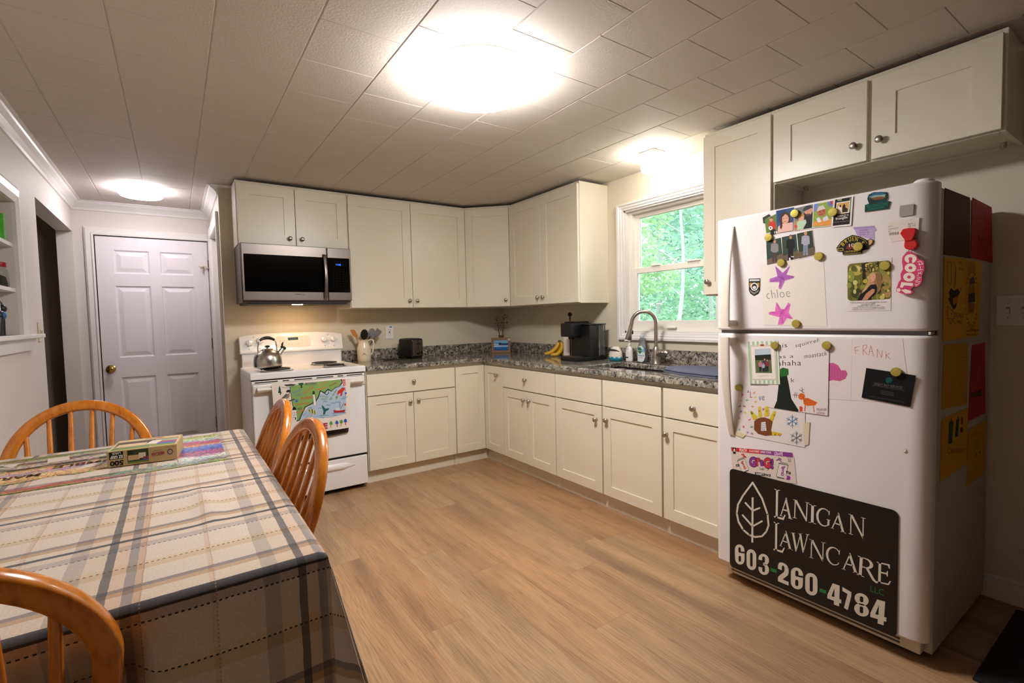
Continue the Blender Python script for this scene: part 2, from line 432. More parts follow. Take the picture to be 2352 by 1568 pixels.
mb = MB().lathe([(.033, yf), (.034, yf-.006), (.014, yf-.012), (.012, yf-.03), (.022, yf-.036), (.031, yf-.05), (.030, yf-.064), (.016, yf-.072)], (kx, 0, kz), 24, 'y')
part('door_knob', mb, BRASS, d, smooth=40)
for z in (.33, 1.075, 1.80): part('hinge', MB().box(DX1-.002, DX1+.014, yf-.006, yf+.004, z-.05, z+.05), M('hinge_bronze', '#8B7B76', .4, .8), d)
# door latch cord on the frame
p = ony(467, 612, YH-.035)
mb = MB().tube([(p.x-.012, YH-.03, p.z-.055), (p.x-.006, YH-.03, p.z), (p.x-.008, YH-.03, p.z+.008)], .006, 8)
mb.tube([(p.x-.035, YH-.035, p.z+.006), (p.x-.012, YH-.045, p.z-.006), (p.x+.006, YH-.04, p.z+.004), (p.x+.03, YH-.03, p.z-.012), (p.x+.045, YH-.026, p.z-.012)], .005, 8)
tag(obj('door_latch', mb, M('ivory_plastic', '#D8CBB0', .5), smooth=40), 'small ivory tie latch on the hinge side of the white panel door', 'latch')
# casing and slab of the doorway in the hall's right wall
d2 = struct(bpy.data.objects.new('door_2', None)); COL.objects.link(d2); d2.location = (HX, .2, 0)
cs = MB(); casing(cs, [(HX, .17, 0), (HX, .17, 2.03), (HX, .93, 2.03), (HX, .93, 0)], 1, (-1, 0, 0), [(0, 0), (0, .016), (.03, .02), (.07, .022), (.085, .02), (.085, 0)])
part('door_frame', cs, TRIM, d2)
part('door_slab', MB().box(HX+.04, HX+.075, .17, .93, .004, 2.03), DOORM, d2)

# ================================================================ window over the sink
w = struct(bpy.data.objects.new('window_1', None)); COL.objects.link(w); w.location = (0, WY1, WZ0)
cs = MB(); casing(cs, [(0, WY0, WZ0), (0, WY0, WZ1), (0, WY1, WZ1), (0, WY1, WZ0)], 1, (-1, 0, 0), [(0, 0), (0, .012), (.012, .014), (.016, .02), (.03, .022), (.036, .03), (.052, .03), (.056, 0)], closed=True)
part('window_casing', cs, TRIM, w)
VIN = M('vinyl_frame', '#EFEAE0', .35)
jm = MB().box(0, .12, WY1-.012, WY1+.001, WZ0, WZ1).box(0, .12, WY0-.001, WY0+.012, WZ0, WZ1).box(0, .12, WY0, WY1, WZ1-.012, WZ1+.001).box(0, .12, WY0, WY1, WZ0-.001, WZ0+.016)
part('window_jamb', jm, TRIM, w)
def sash(name, x0, x1, z0, z1, st, bt, tp, y0=WY0+.05, y1=WY1-.045):
    mb = MB().box(x0, x1, y1-st, y1, z0, z1).box(x0, x1, y0, y0+st, z0, z1).box(x0, x1, y0+st, y1-st, z0, z0+bt).box(x0, x1, y0+st, y1-st, z1-tp, z1)
    o = part(name, mb, VIN, w, bevel=.003); return o, (y0+st, y1-st, z0+bt, z1-tp)
fr = MB().box(.035, .118, WY1-.046, WY1-.012, WZ0, WZ1).box(.035, .118, WY0+.012, WY0+.05, WZ0, WZ1).box(.035, .118, WY0+.05, WY1-.046, WZ1-.03, WZ1).box(.035, .118, WY0+.05, WY1-.046, WZ0, WZ0+.02)
part('window_frame', fr, VIN, w, bevel=.003)
def glass_mat():
    t = NT('window_glass'); t.set(Base_Color='#FFFFFF', Roughness=0.)
    t.put(t.b.inputs['Transmission Weight'], 1.0); t.put(t.b.inputs['IOR'], 1.45)
    tr = t.n('ShaderNodeBsdfTransparent', Color='#F4FAF8'); gl = t.n('ShaderNodeBsdfGlossy', Roughness=.0)
    fz = t.n('ShaderNodeFresnel', IOR=1.35)
    mx = t.n('ShaderNodeMixShader', i0=fz.outputs[0], i1=tr.outputs[0], i2=gl.outputs[0])
    t.t.links.new(mx.outputs[0], t.t.nodes['Material Output'].inputs['Surface']); return t.m
PANE = glass_mat()
us, g = sash('upper_sash', .075, .105, 1.575, WZ1-.03, .036, .035, .03)
part('pane', MB().box(.089, .092, g[0], g[1], g[2], g[3]), PANE, us)
ls, g = sash('lower_sash', .04, .07, WZ0+.02, 1.605, .04, .07, .042)
part('pane', MB().box(.054, .057, g[0], g[1], g[2], g[3]), PANE, ls)
part('sash_lock', MB().box(.03, .06, -2.0, -1.92, 1.605, 1.617).box(.03, .06, -2.32, -2.22, 1.605, 1.617), VIN, ls, bevel=.004)
pz = onx(1544, 755, .035)
part('sash_lift', MB().box(.012, .042, pz.y-.04, pz.y+.04, WZ0+.035, WZ0+.047), VIN, ls, bevel=.005)

# ================================================================ cabinets
class Fr:
    """local frame: u right along the front, n outwards, z up"""
    def __init__(s, o, u): s.o = Vector((*o, 0)); s.u = Vector((*u, 0)).normalized(); s.n = Vector((0, 0, 0)); s.n = Vector((s.u.y, -s.u.x, 0))
    def __call__(s, a, n, z): return s.o+s.u*a+s.n*n+Vector((0, 0, z))
def fbox(mb, fr, a0, a1, n0, n1, z0, z1, mi=0):
    k = len(mb.v); mb.box(a0, a1, -n1, -n0, z0, z1, mi)
    mb.v[k:] = [tuple(fr(p[0], -p[1], p[2])) for p in mb.v[k:]]; return mb
def shaker(fr, a0, a1, z0, z1, st, n0=0., t=.019, rec=.007):
    mb = MB(); b = .003
    A = [(a0, z0), (a1, z0), (a1, z1), (a0, z1)]
    def ringp(i, n): return [fr(a0+i, n, z0+i), fr(a1-i, n, z0+i), fr(a1-i, n, z1-i), fr(a0+i, n, z1-i)]
    rs = [ringp(0, n0), ringp(0, n0+t-.0015), ringp(.0015, n0+t), ringp(st, n0+t), ringp(st+.0012, n0+t-rec)]
    vs = sum(rs, []); fs = [(3, 2, 1, 0)]
    for i in range(len(rs)-1):
        for k in range(4): fs.append((i*4+k, i*4+(k+1) % 4, (i+1)*4+(k+1) % 4, (i+1)*4+k))
    q = (len(rs)-1)*4; fs.append((q, q+1, q+2, q+3)); return mb.add(vs, fs)
def slab(fr, a0, a1, z0, z1, n0=0., t=.019):
    return fbox(MB(), fr, a0, a1, n0, n0+t, z0, z1)
KNOB = MB().lathe([(.0095, 0), (.009, .003), (.0065, .006), (.006, .012), (.0085, .016), (.0145, .020), (.0155, .024), (.013, .028), (.006, .0305)], seg=20)
def knob(fr, a, z, n, par):
    mb = MB(); mb.v = [tuple(fr(a+p[0], n+p[2], z+p[1])) for p in KNOB.v]; mb.f = [f[::-1] for f in KNOB.f]; mb.mi = list(KNOB.mi)
    return part('knob', mb, NICK, par, smooth=40)
def cab_body(root, fr, w_, dep, z0, z1, bottom='lip', toe=0.):
    mb = MB()
    if toe:
        t = .018; fbox(mb, fr, 0, t, -dep, 0, z0, z1); fbox(mb, fr, w_-t, w_, -dep, 0, z0, z1); fbox(mb, fr, t, w_-t, -dep, -dep+.006, z0, z1)
        fbox(mb, fr, t, w_-t, -dep+.006, -.018, z0, z0+.018); fbox(mb, fr, t, w_-t, -.018, 0, z0, z1); fbox(mb, fr, 0, w_, -dep, -toe, 0, z0)
    else:
        t = .018; fbox(mb, fr, 0, t, -dep, 0, z0, z1); fbox(mb, fr, w_-t, w_, -dep, 0, z0, z1); fbox(mb, fr, t, w_-t, -dep, -dep+.006, z0, z1)
        fbox(mb, fr, t, w_-t, -dep+.006, 0, z1-.02, z1); fbox(mb, fr, t, w_-t, -dep+.006, -.02, z0+.014, z0+.03); fbox(mb, fr, t, w_-t, -.02, 0, z0, z0+.04)
        fbox(mb, fr, t, w_-t, -.02, 0, z0+.04, z1-.02)
    return part('body', mb, CABW, root, bevel=.0012, bseg=1)
ZUB, ZUT, ZTOP = 1.358, 2.2516, 2.272
def upper(label, o, u, w_, z0, doors, dep=.30, st=.075, group='white upper cabinets', zt=ZUT):
    fr = Fr(o, u); c = fr(0, 0, z0); r = thing('wall_cabinet', label, 'cabinet', c, group)
    cab_body(r, fr, w_, dep, z0-.004, ZTOP)
    for a0, a1, ka in doors:
        dm = part('door', shaker(fr, a0, a1, z0+.002, zt, st, .0015), CABW, r)
        if ka: knob(fr, ka[0], ka[1], .0205, dm)
    return r
FB, FRX = -.30, -.30           # upper fronts (carcass), doors add 19 mm
XM0, XM1, XU1 = -2.453, -1.678, -.6075
w1 = XM1-XM0
upper('white two-door wall cabinet hung directly above the microwave', (XM0, FB), (1, 0), w1-.001, 1.8243, [(.005, w1/2-.0025, (w1/2-.045, 1.8243+.055)), (w1/2+.0015, w1-.006, (w1/2+.04, 1.8243+.055))])
w2 = XU1-XM1
upper('wide white two-door wall cabinet over the toaster, right of the microwave', (XM1, FB), (1, 0), w2-.001, ZUB, [(.005, w2/2-.002, (w2/2-.035, ZUB+.06)), (w2/2+.002, w2-.006, (w2/2+.035, ZUB+.06))])
# diagonal corner cabinet
r = thing('wall_cabinet', 'white diagonal wall cabinet in the corner of the room, single door', 'cabinet', (-.3, -.3, ZUB), 'white upper cabinets')
pl = [(-.0005, -.0005), (-.607, -.0005), (-.607, -.30), (-.30, -.607), (-.0005, -.607)]
part('body', MB().prism(pl, lambda a, b: (a, b, ZUB-.004), lambda a, b: (a, b, ZTOP)), CABW, r)
fr = Fr((-.607, -.30), (1, -1)); wd = .307*math.sqrt(2)
dm = part('door', shaker(fr, .013, wd-.013, ZUB+.002, ZUT, .07, .0015), CABW, r); knob(fr, wd-.05, ZUB+.06, .0205, dm)
w3 = 1.525-.608
upper('white two-door wall cabinet on the window wall, between corner cabinet and window', (FRX, -.608), (0, -1), w3, ZUB, [(.006, w3/2-.002, (w3/2-.035, ZUB+.06)), (w3/2+.002, w3-.005, (w3/2+.035, ZUB+.06))])
w4 = 2.977-2.582
upper('tall narrow white wall cabinet with one door, between window and fridge cabinet', (FRX, -2.582), (0, -1), w4, ZUB, [(.002, w4-.010, (.035, ZUB+.075))], st=.07)
w5 = 3.811+.008-2.977; ZF = 1.9046
r = upper('short wide white cabinet mounted over the refrigerator', (FRX, -2.977), (0, -1), w5, ZF, [(.002, w5/2-.013, (w5/2-.058, ZF+.075)), (w5/2+.004, w5-.010, (w5/2+.038, ZF+.075))], st=.085)
for yy in (-3.02, -3.77): part('mounting_bolt', MB().lathe([(.010, ZF-.012), (.010, ZF+.01)], (-.06, yy, 0), 12), NICK, r)

# base cabinets
BD, ZDB, ZDM, ZDT, ZBT = .613, .107, .6785, .8445, .872
def base_body(root, fr, w_, toe=.033): cab_body(root, fr, w_, BD-.001, ZDB-.004, ZBT, toe=toe)
def base(label, o, u, w_, fronts, dep=None):
    fr = Fr(o, u); r = thing('base_cabinet', label, 'cabinet', fr(0, 0, 0), 'white base cabinets'); base_body(r, fr, w_)
    for kind, a0, a1, z0, z1, k in fronts:
        dm = part({'d': 'door', 'w': 'drawer', 'f': 'false_drawer_front'}[kind], shaker(fr, a0, a1, z0, z1, .065, .0015) if kind == 'd' else slab(fr, a0, a1, z0, z1, .0015), CABW, r, **({} if kind == 'd' else {'bevel': .0015, 'bseg': 1}))
        if k: knob(fr, k[0], k[1], .0205, dm)
    return r
XB0, XB1 = -1.678, -.921
wb = XB1-XB0; zg = .004
base('white base cabinet with one drawer over two doors, right of the stove', (XB0, -BD), (1, 0), wb-.001, [
    ('w', .006, wb-.004, ZDM+zg, ZDT, (wb/2, .765)), ('d', .006, wb/2-.002, ZDB, ZDM-zg, (wb/2-.035, ZDM-.075)), ('d', wb/2+.002, wb-.006, ZDB, ZDM-zg, (wb/2+.035, ZDM-.07))])
# corner unit with folding doors
r = thing('base_cabinet', 'white L-shaped corner base cabinet with a narrow door on each side of the inner corner', 'cabinet', (-.62, -.62, 0), 'white base cabinets')
pl = [(-.001, -.001), (XB1+.001, -.001), (XB1+.001, -BD), (-BD, -BD), (-BD, XB1+.001), (-.001, XB1+.001)]
tl = [(-.001, -.001), (XB1+.001, -.001), (XB1+.001, -.58), (-.58, -.58), (-.58, XB1+.001), (-.001, XB1+.001)]
part('body', MB().prism(pl, lambda a, b: (a, b, ZDB-.004), lambda a, b: (a, b, ZBT)).prism(tl, lambda a, b: (a, b, 0), lambda a, b: (a, b, ZDB-.004)), CABW, r)
fr = Fr((XB1, -BD), (1, 0)); part('door', shaker(fr, .006, -XB1-BD-.022, ZDB, ZDT, .062, .0015), CABW, r)
fr = Fr((-BD, -BD), (0, -1)); dm = part('door', shaker(fr, .022, -XB1-BD-.006, ZDB, ZDT, .062, .0015), CABW, r); knob(fr, .31-.08, ZDT-.075, .0205, dm)
Y1, Y2, Y3, Y4 = -.921, -1.599, -2.5296, -2.935
wa = Y1-Y2
base('white base cabinet with one drawer over two narrow doors, left of the sink base', (-BD, Y1), (0, -1), wa-.001, [
    ('w', .006, wa-.004, ZDM+zg, ZDT, (wa/2-.01, .767)), ('d', .006, wa/2-.002, ZDB, ZDM-zg, (wa/2-.035, ZDM-.07)), ('d', wa/2+.002, wa-.006, ZDB, ZDM-zg, (wa/2+.035, ZDM-.07))])
ws = Y2-Y3
base('white sink base cabinet with two plain false fronts over two wide doors', (-BD, Y2), (0, -1), ws-.001, [
    ('f', .006, ws/2-.006, ZDM+zg, ZDT, None), ('f', ws/2+.006, ws-.006, ZDM+zg, ZDT, None),
    ('d', .006, ws/2-.006, ZDB, ZDM-zg, (ws/2-.05, ZDM-.095)), ('d', ws/2+.006, ws-.006, ZDB, ZDM-zg, (ws/2+.045, ZDM-.085))])
wl = Y3-Y4
base('narrow white base cabinet with one drawer over one door, beside the refrigerator', (-BD, Y3), (0, -1), wl, [
    ('w', .007, wl-.006, ZDM+zg, ZDT, (.205, .757)), ('d', .007, wl-.006, ZDB, ZDM-zg, (.032, ZDM-.09))])

# countertop with sink cut-out and upstand
CT = .909; CE = -.655
SX0, SX1, SY0, SY1 = -.50, -.17, -2.43, -1.80       # basin opening
ctop = thing('countertop', 'speckled grey granite L-shaped countertop with matching upstand', 'countertop', (-.62, -.62, ZBT))
mb = MB(); zb, zt = ZBT, CT
def ctslab(x0, x1, y0, y1): mb.box(x0, x1, y0, y1, zb, zt)
bm_pts = []
# top built as one grid so that no seams show
gx = [XB0+.002, CE, SX0, SX1, -.001]; gy = [Y4, SY0, SY1, CE, -.001]
def solid(i, j):
    x = (gx[i]+gx[i+1])/2; y = (gy[j]+gy[j+1])/2
    if x < CE and y < CE: return False
    if SX0 < x < SX1 and SY0 < y < SY1: return False
    return True
vid = {}
def vv(i, j, z):
    k = (i, j, z)
    if k not in vid: vid[k] = len(mb.v); mb.v.append((gx[i], gy[j], z))
    return vid[k]
for i in range(4):
    for j in range(4):
        if not solid(i, j): continue
        mb.f.append((vv(i, j, zt), vv(i+1, j, zt), vv(i+1, j+1, zt), vv(i, j+1, zt))); mb.f.append((vv(i, j+1, zb), vv(i+1, j+1, zb), vv(i+1, j, zb), vv(i, j, zb)))
        for di, dj, e in ((-1, 0, ((i, j+1), (i, j))), (1, 0, ((i+1, j), (i+1, j+1))), (0, -1, ((i, j), (i+1, j))), (0, 1, ((i+1, j+1), (i, j+1)))):
            a, b = i+di, j+dj
            if 0 <= a < 4 and 0 <= b < 4 and solid(a, b): continue
            mb.f.append((vv(*e[0], zb), vv(*e[1], zb), vv(*e[1], zt), vv(*e[0], zt)))
mb.mi = [0]*len(mb.f)
part('slab', mb, GRAN, ctop, bevel=.008, bseg=3)
up_ = MB().box(XB0+.002, -.001, -.021, -.001, CT, 1.003).box(-.021, -.001, Y4, -.021, CT, 1.003)
part('upstand', up_, GRAN, ctop, bevel=.003)
SINKM = M('sink_steel', '#8E8780', .34, 1.0)
sk = MB(); zbm = CT-.21
rg = [rrect(SX0-.012, SX1+.012, SY0-.012, SY1+.012, .06, 6), rrect(SX0, SX1, SY0, SY1, .06, 6), rrect(SX0+.02, SX1-.02, SY0+.02, SY1-.02, .06, 6)]
zz = [ZBT-.0015, ZBT-.004, zbm]; n = len(rg[0]); vs = []
for g_, z in zip(rg, zz): vs += [(a, b, z) for a, b in g_]
fs = []
for i in range(2):
    for k in range(n): fs.append((i*n+k, (i+1)*n+k, (i+1)*n+(k+1) % n, i*n+(k+1) % n))
fs.append(tuple(2*n+k for k in range(n))); sk.add(vs, fs)
sink = obj('sink_basin', sk, SINKM, smooth=40); tag(sink, 'undermounted stainless steel sink basin set in the granite counter', 'sink')
# ================================================================ stove
SX_0, SX_1 = -2.452, -1.694
SF = -.672                      # oven door front
sv = thing('stove', 'white freestanding electric coil range with a map towel on its door', 'stove', (-2.07, -.35, 0))
mb = MB().box(SX_0, SX_1, -.63, -.03, .03, .885); part('body', mb, APPL, sv, bevel=.004)
mb = MB().box(SX_0+.02, SX_1-.02, -.60, -.06, .0, .03); part('kick', mb, DARK, sv)
mb = MB()                       # cooktop with raised rim
x0, x1, y0, y1 = SX_0-.003, SX_1+.003, -.675, -.09
rr = [(0, .878), (0, .916), (.006, .922), (.022, .922), (.03, .916)]
vs = []; fs = []
for i, z in rr: vs += [(x0+i, y0+i, z), (x1-i, y0+i, z), (x1-i, y1-i, z), (x0+i, y1-i, z)]
fs.append((3, 2, 1, 0))
for i in range(len(rr)-1):
    for k in range(4): fs.append((i*4+k, i*4+(k+1) % 4, (i+1)*4+(k+1) % 4, (i+1)*4+k))
q = (len(rr)-1)*4; fs.append((q, q+1, q+2, q+3)); mb.add(vs, fs)
part('cooktop', mb, APPL, sv, bevel=.004)
part('seam', MB().box(SX_0+.004, SX_1-.004, -.648, -.6, .868, .8785), DARK, sv)
# vent strip with slots above the door
mb = MB().box(SX_0+.004, SX_1-.004, -.665, -.6, .848, .868); part('vent_strip', mb, APPG, sv, bevel=.002)
mb = MB(); xs = [-2.43, -2.29, -2.26, -2.22, -2.185, -2.07, -2.04, -1.925, -1.895, -1.855, -1.83, -1.715]
for a, b in zip(xs[::2], xs[1::2]): mb.box(a, b, -.6662, -.66, .855, .862)
part('vent_slots', mb, DARK, sv)
dr = part('oven_door', MB().box(SX_0+.006, SX_1-.006, SF, -.63, .268, .846), APPL, sv, bevel=.006)
hm = MB().box(SX_0+.008, SX_1-.008, SF-.012, SF+.001, .783, .845)
part('handle_panel', hm, APPG, dr, bevel=.006)
hm = MB().tube([(SX_0+.03, SF-.035, .812), (SX_1-.03, SF-.035, .812)], 1., 16, flat=(.012, .017)).box(SX_0+.03, SX_0+.06, SF-.03, SF-.01, .797, .827).box(SX_1-.06, SX_1-.03, SF-.03, SF-.01, .797, .827)
part('handle', hm, APPG, dr, smooth=50)
dw = part('drawer', MB().box(SX_0+.006, SX_1-.006, SF+.004, -.63, .035, .252), APPL, sv, bevel=.006)
hm = MB(); zc = .196; xa, xb = SX_0+.10, SX_1-.10
pr_ = [(0, .026, 0), (.006, .018, .004), (.016, 0, .006), (.010, -.018, .004), (0, -.026, 0)]
vs = []; fs = []
for n_, dz, _ in pr_:
    for e in range(13):
        tt = e/12; ex = xa+(xb-xa)*tt; k = min(1, 6*tt, 6*(1-tt)); vs.append((ex, SF+.004-n_*k, zc+dz*(.4+.6*k)))
for i in range(4):
    for e in range(12): fs.append((i*13+e, (i+1)*13+e, (i+1)*13+e+1, i*13+e+1))
hm.add(vs, fs); part('grip_lip', hm, APPL, dw, smooth=60)
part('seam', MB().box(SX_0+.01, SX_1-.01, SF+.012, -.62, .252, .268), DARK, sv)
# backguard: riser and curved control panel
part('riser', MB().box(SX_0+.012, SX_1-.012, -.095, -.03, .916, 1.02), APPL, sv, bevel=.004)
mb = MB(); nseg = 24; vs = []; fs = []
sec = [(-.088, 1.018), (-.105, 1.022), (-.112, 1.03), (-.088, 1.140), (-.076, 1.152), (-.03, 1.156), (-.03, 1.018)]
m_ = len(sec)
for i in range(nseg+1):
    t_ = i/nseg; xx = SX_0+(SX_1-SX_0)*t_; arch = .022*(1-(2*t_-1)**4)
    for y, z in sec: vs.append((xx, y, z+(arch if z > 1.1 else 0)))
for i in range(nseg):
    for k in range(m_): fs.append((i*m_+k, (i+1)*m_+k, (i+1)*m_+(k+1) % m_, i*m_+(k+1) % m_))
fs += [tuple(range(m_)), tuple(range(len(vs)-1, len(vs)-m_-1, -1))]
mb.add(vs, fs); cp = part('control_panel', mb, APPL, sv, smooth=35, bevel=.003)
# panel plane: from (-.112,1.03) to (-.088,1.14+arch)
PA, PB = Vector((0, -.112, 1.03)), Vector((0, -.088, 1.162)); PD = (PB-PA).normalized(); PN = Vector((0, -PD.z, PD.y))
def onpanel(x, s, n=0): return Vector((x, 0, 0))+PA+PD*s+PN*n
rot = Matrix(((1, 0, 0), (0, PN.y, PD.y), (0, PN.z, PD.z)))      # local z->PD, y->PN
for px_, lab in (((573, 788), None), ((597, 783), None), ((744, 779), None), ((765, 778), None)):
    o_ = ony(px_[0], px_[1], -.105); c0 = onpanel(o_.x, (o_.z-1.03)/PD.z)
    k = MB().lathe([(.026, .001), (.024, .006), (.021, .012), (.019, .022), (.004, .024)], (0, 0, 0), 20, 'y'); k.box(-.006, .006, .018, .028, -.019, .019)
    k.v = [tuple(c0+rot @ Vector(p)) for p in k.v]
    part('control_knob', k, APPL, cp, smooth=40)
def pnl(u, v): o_ = ony(u, v, -.1); return onpanel(o_.x, (o_.z-1.03)/PD.z)
ZS = Zm(530, 740, 7.127)
sh = Sheet(pnl, PN, .0006)
b_ = [ZS(745, 245), ZS(770, 228), ZS(1270, 212), ZS(1300, 235), ZS(1310, 385), ZS(1280, 400), ZS(770, 420), ZS(745, 400)]
sh.base(b_, P('#E8E1D6'))
sh.make('button_area', None, None, parent=cp)
sh = Sheet(pnl, PN, .0012); sh.base([ZS(935, 250), ZS(1103, 242), ZS(1105, 285), ZS(938, 295)], M('clock_glass', '#20241C', .15))
sh.text('11:02', ZS(985, 283), ZS(1075, 278), ZS(985, 258), M('clock_green', '#2E5A35', .5, emit='#2E6A38', estr=.08)); sh.make('clock', None, None, parent=cp)
sh = Sheet(pnl, PN, .0008)
for tx, ty in ((800, 262), (866, 258), (808, 300), (872, 300), (812, 318), (876, 316), (1166, 245), (1226, 242), (1172, 290), (1230, 288), (950, 352), (1000, 356), (1058, 352), (1105, 350)):
    sh.line([ZS(tx-13, ty), ZS(tx+13, ty-1)], .6, '#A9A39B')
for tx, ty in ((375, 248), (300, 440), (478, 428), (1540, 378), (1690, 374), (1592, 203)): sh.line([ZS(tx-5, ty), ZS(tx+5, ty)], 1.3, '#55504B')
sh.make('panel_marks', None, None, parent=cp)  # small printed tick marks on the panel, no letters
# coil burners: drip pan, coil
def burner(cx, cy, R):
    z = .918
    c = part('burner', MB().lathe([(R+.012, z), (R+.016, z+.004), (R+.008, z+.005), (R-.02, z+.001), (.02, z+.0005)], (cx, cy, 0), 36), CHROME, sv, smooth=40)
    path = []; turns = 4.5; n = 130
    for i in range(n):
        a = turns*2*PI*i/n; r_ = R*(.2+.8*i/n); path.append((cx+r_*math.cos(a), cy+r_*math.sin(a), z+.011))
    part('coil', MB().tube(path, 1., 8, flat=(.004, .0052)), M('burner_iron', '#17140F', .5, .3), c, smooth=60)
BRN = [(-1.87, -.22, .095), (-1.87, -.50, .072), (-2.27, -.50, .095), (-2.27, -.22, .072)]
for b in BRN: burner(*b)

# kettle standing on the front-left burner
kc = Vector((-2.315, -.455, .9405))
q = onz(606, 852, .9405); kc = Vector((q.x, q.y, .9405)) if -.66 < q.y < -.1 else kc
KST = M('kettle_steel', '#C4BDB5', .27, 1.0)
kt = thing('kettle', 'brushed steel whistling kettle with black handle on the front left burner', 'kettle', kc)
R = .092
kp = [(R*.93, 0), (R*.98, .004), (R, .012), (R*.995, .05), (R*.95, .075), (R*.84, .097), (R*.66, .113), (R*.42, .124), (R*.3, .127)]
part('body', MB().lathe([(r_, kc.z+h) for r_, h in kp], (kc.x, kc.y, 0), 40), KST, kt, smooth=50)
ld = part('lid', MB().lathe([(R*.4, kc.z+.125), (R*.36, kc.z+.131), (.006, kc.z+.134), (.006, kc.z+.14)], (kc.x, kc.y, 0), 28), KST, kt, smooth=40)
part('lid_knob', MB().lathe([(.006, kc.z+.139), (.016, kc.z+.143), (.018, kc.z+.149), (.012, kc.z+.155), (.003, kc.z+.156)], (kc.x, kc.y, 0), 20), BLACK, ld, smooth=40)
sdir = Vector((.95, .31, 0)).normalized()
def kpt(d, h): return kc+sdir*d+Vector((0, 0, h))
part('spout', MB().tube([kpt(.062, .075), kpt(.085, .098), kpt(.112, .128)], [.024, .019, .0165], 18), KST, kt, smooth=40)
part('whistle', MB().tube([kpt(.108, .124), kpt(.118, .135), kpt(.121, .138)], [.019, .0205, .017], 18).tube([kpt(.112, .14), kpt(.108, .158), kpt(.116, .172)], [.008, .007, .004], 8), BLACK, kt, smooth=40)
hp = []
for i in range(25):
    a = PI*i/24; hp.append(kpt(-.073*math.cos(a)*(1.0 if .15 < i/24 < .85 else .92), .105+.102*min(1, math.sin(a)**.55)))
part('handle', MB().tube(hp, .0042, 10), CHROME, kt, smooth=60)
gp = [p+Vector((0, 0, .002)) for p in hp[6:19]]; part('grip', MB().tube(gp, [.008+.004*math.sin(PI*i/12) for i in range(13)], 12), BLACK, kt, smooth=60)

# ================================================================ over-the-range microwave
MX0, MX1, MZ0, MZ1, MF = -2.452, -1.690, 1.402, 1.8195, -.405
mv = thing('microwave', 'stainless over-the-range microwave with black glass door above the stove', 'microwave', (-2.07, -.2, MZ0))
MSIDE = M('microwave_side', '#5F5652', .45, .6)
part('body', MB().box(MX0+.004, MX1-.004, -.375, -.006, MZ0, MZ1-.001), MSIDE, mv, bevel=.003)
xd = ony(755, 690, MF).x
part('door_hinge_strip', MB().box(MX0+.002, MX0+.012, MF+.002, -.372, MZ0+.02, MZ1-.003), CHROME, mv)
dm = part('door', MB().box(MX0+.006, xd-.0015, MF, -.376, MZ0+.014, MZ1-.002), STEEL, mv, bevel=.004)
pp = part('control_column', MB().box(xd+.0015, MX1, MF, -.376, MZ0+.014, MZ1-.002), STEEL, mv, bevel=.004)
ZMW = Zm(530, 540, 7.84)
a_ = ony(*ZMW(215, 378), MF); b_ = ony(*ZMW(245, 990), MF); zt_, zb_ = 1.742, 1.478
part('glass', MB().prism(rrect(a_.x+.004, xd-.002, zb_, zt_, .006, 3), lambda a, b: (a, MF-.0012, b), lambda a, b: (a, MF+.002, b)), GLASSBLK, dm)
part('keypad', MB().prism(rrect(xd+.002, MX1-.012, zb_, zt_, .006, 3), lambda a, b: (a, MF-.0012, b), lambda a, b: (a, MF+.002, b)), GLASSBLK, pp)
pl_ = lambda u, v: ony(u, v, MF-.0012)
sh = Sheet(pl_, (0, -1, 0), .0001); sh.text('11:02', ZMW(1897, 543), ZMW(1982, 547), ZMW(1897, 515), M('clock_blue', '#2A62FF', .4, emit='#2A6BFF', estr=3.)); sh.make('clock_digits', None, None, parent=pp)
sh = Sheet(pl_, (0, -1, 0), .0001)
for i in range(4):
    for j in range(8):
        tx, ty = 1855+i*58, 610+j*42+i*3
        sh.line([ZMW(tx-9, ty), ZMW(tx+9, ty+1)], .5, '#1B1B1D')
sh.make('key_marks', None, None, parent=pp)
sh = Sheet(lambda u, v: ony(u, v, MF), (0, -1, 0), .0001); sh.text('SAMSUNG', ZMW(1163, 1073), ZMW(1335, 1079), ZMW(1163, 1050), '#2B2624', .012, 1.1); sh.make('maker_lettering', None, None, parent=dm)
hx = ony(749, 640, MF-.04).x
hp = [(hx, MF+.002, 1.758), (hx, MF-.02, 1.752)]+[(hx, MF-.022-.026*math.sin(PI*i/12), 1.745-.30*i/12) for i in range(13)]+[(hx, MF-.02, 1.438), (hx, MF+.002, 1.432)]
part('handle', MB().tube(hp, 1., 14, flat=(.012, .008), up=(1, 0, 0)), STEEL, dm, smooth=50)
mb = MB().box(MX0+.02, MX1-.03, -.37, -.03, MZ0-.012, MZ0); part('base_plate', mb, M('vent_dark', '#241F1D', .5, .4), mv)
for xf_ in (MX0+.04, MX1-.26): part('grease_filter', MB().box(xf_, xf_+.2, -.36, -.2, MZ0-.015, MZ0-.011), STEEL, mv)
part('task_lamp', MB().box(-2.105, -2.035, -.30, -.265, MZ0-.0145, MZ0-.011), M('lamp_warm', '#FFD9A0', .5, emit='#FFCB90', estr=E_TASK), mv)
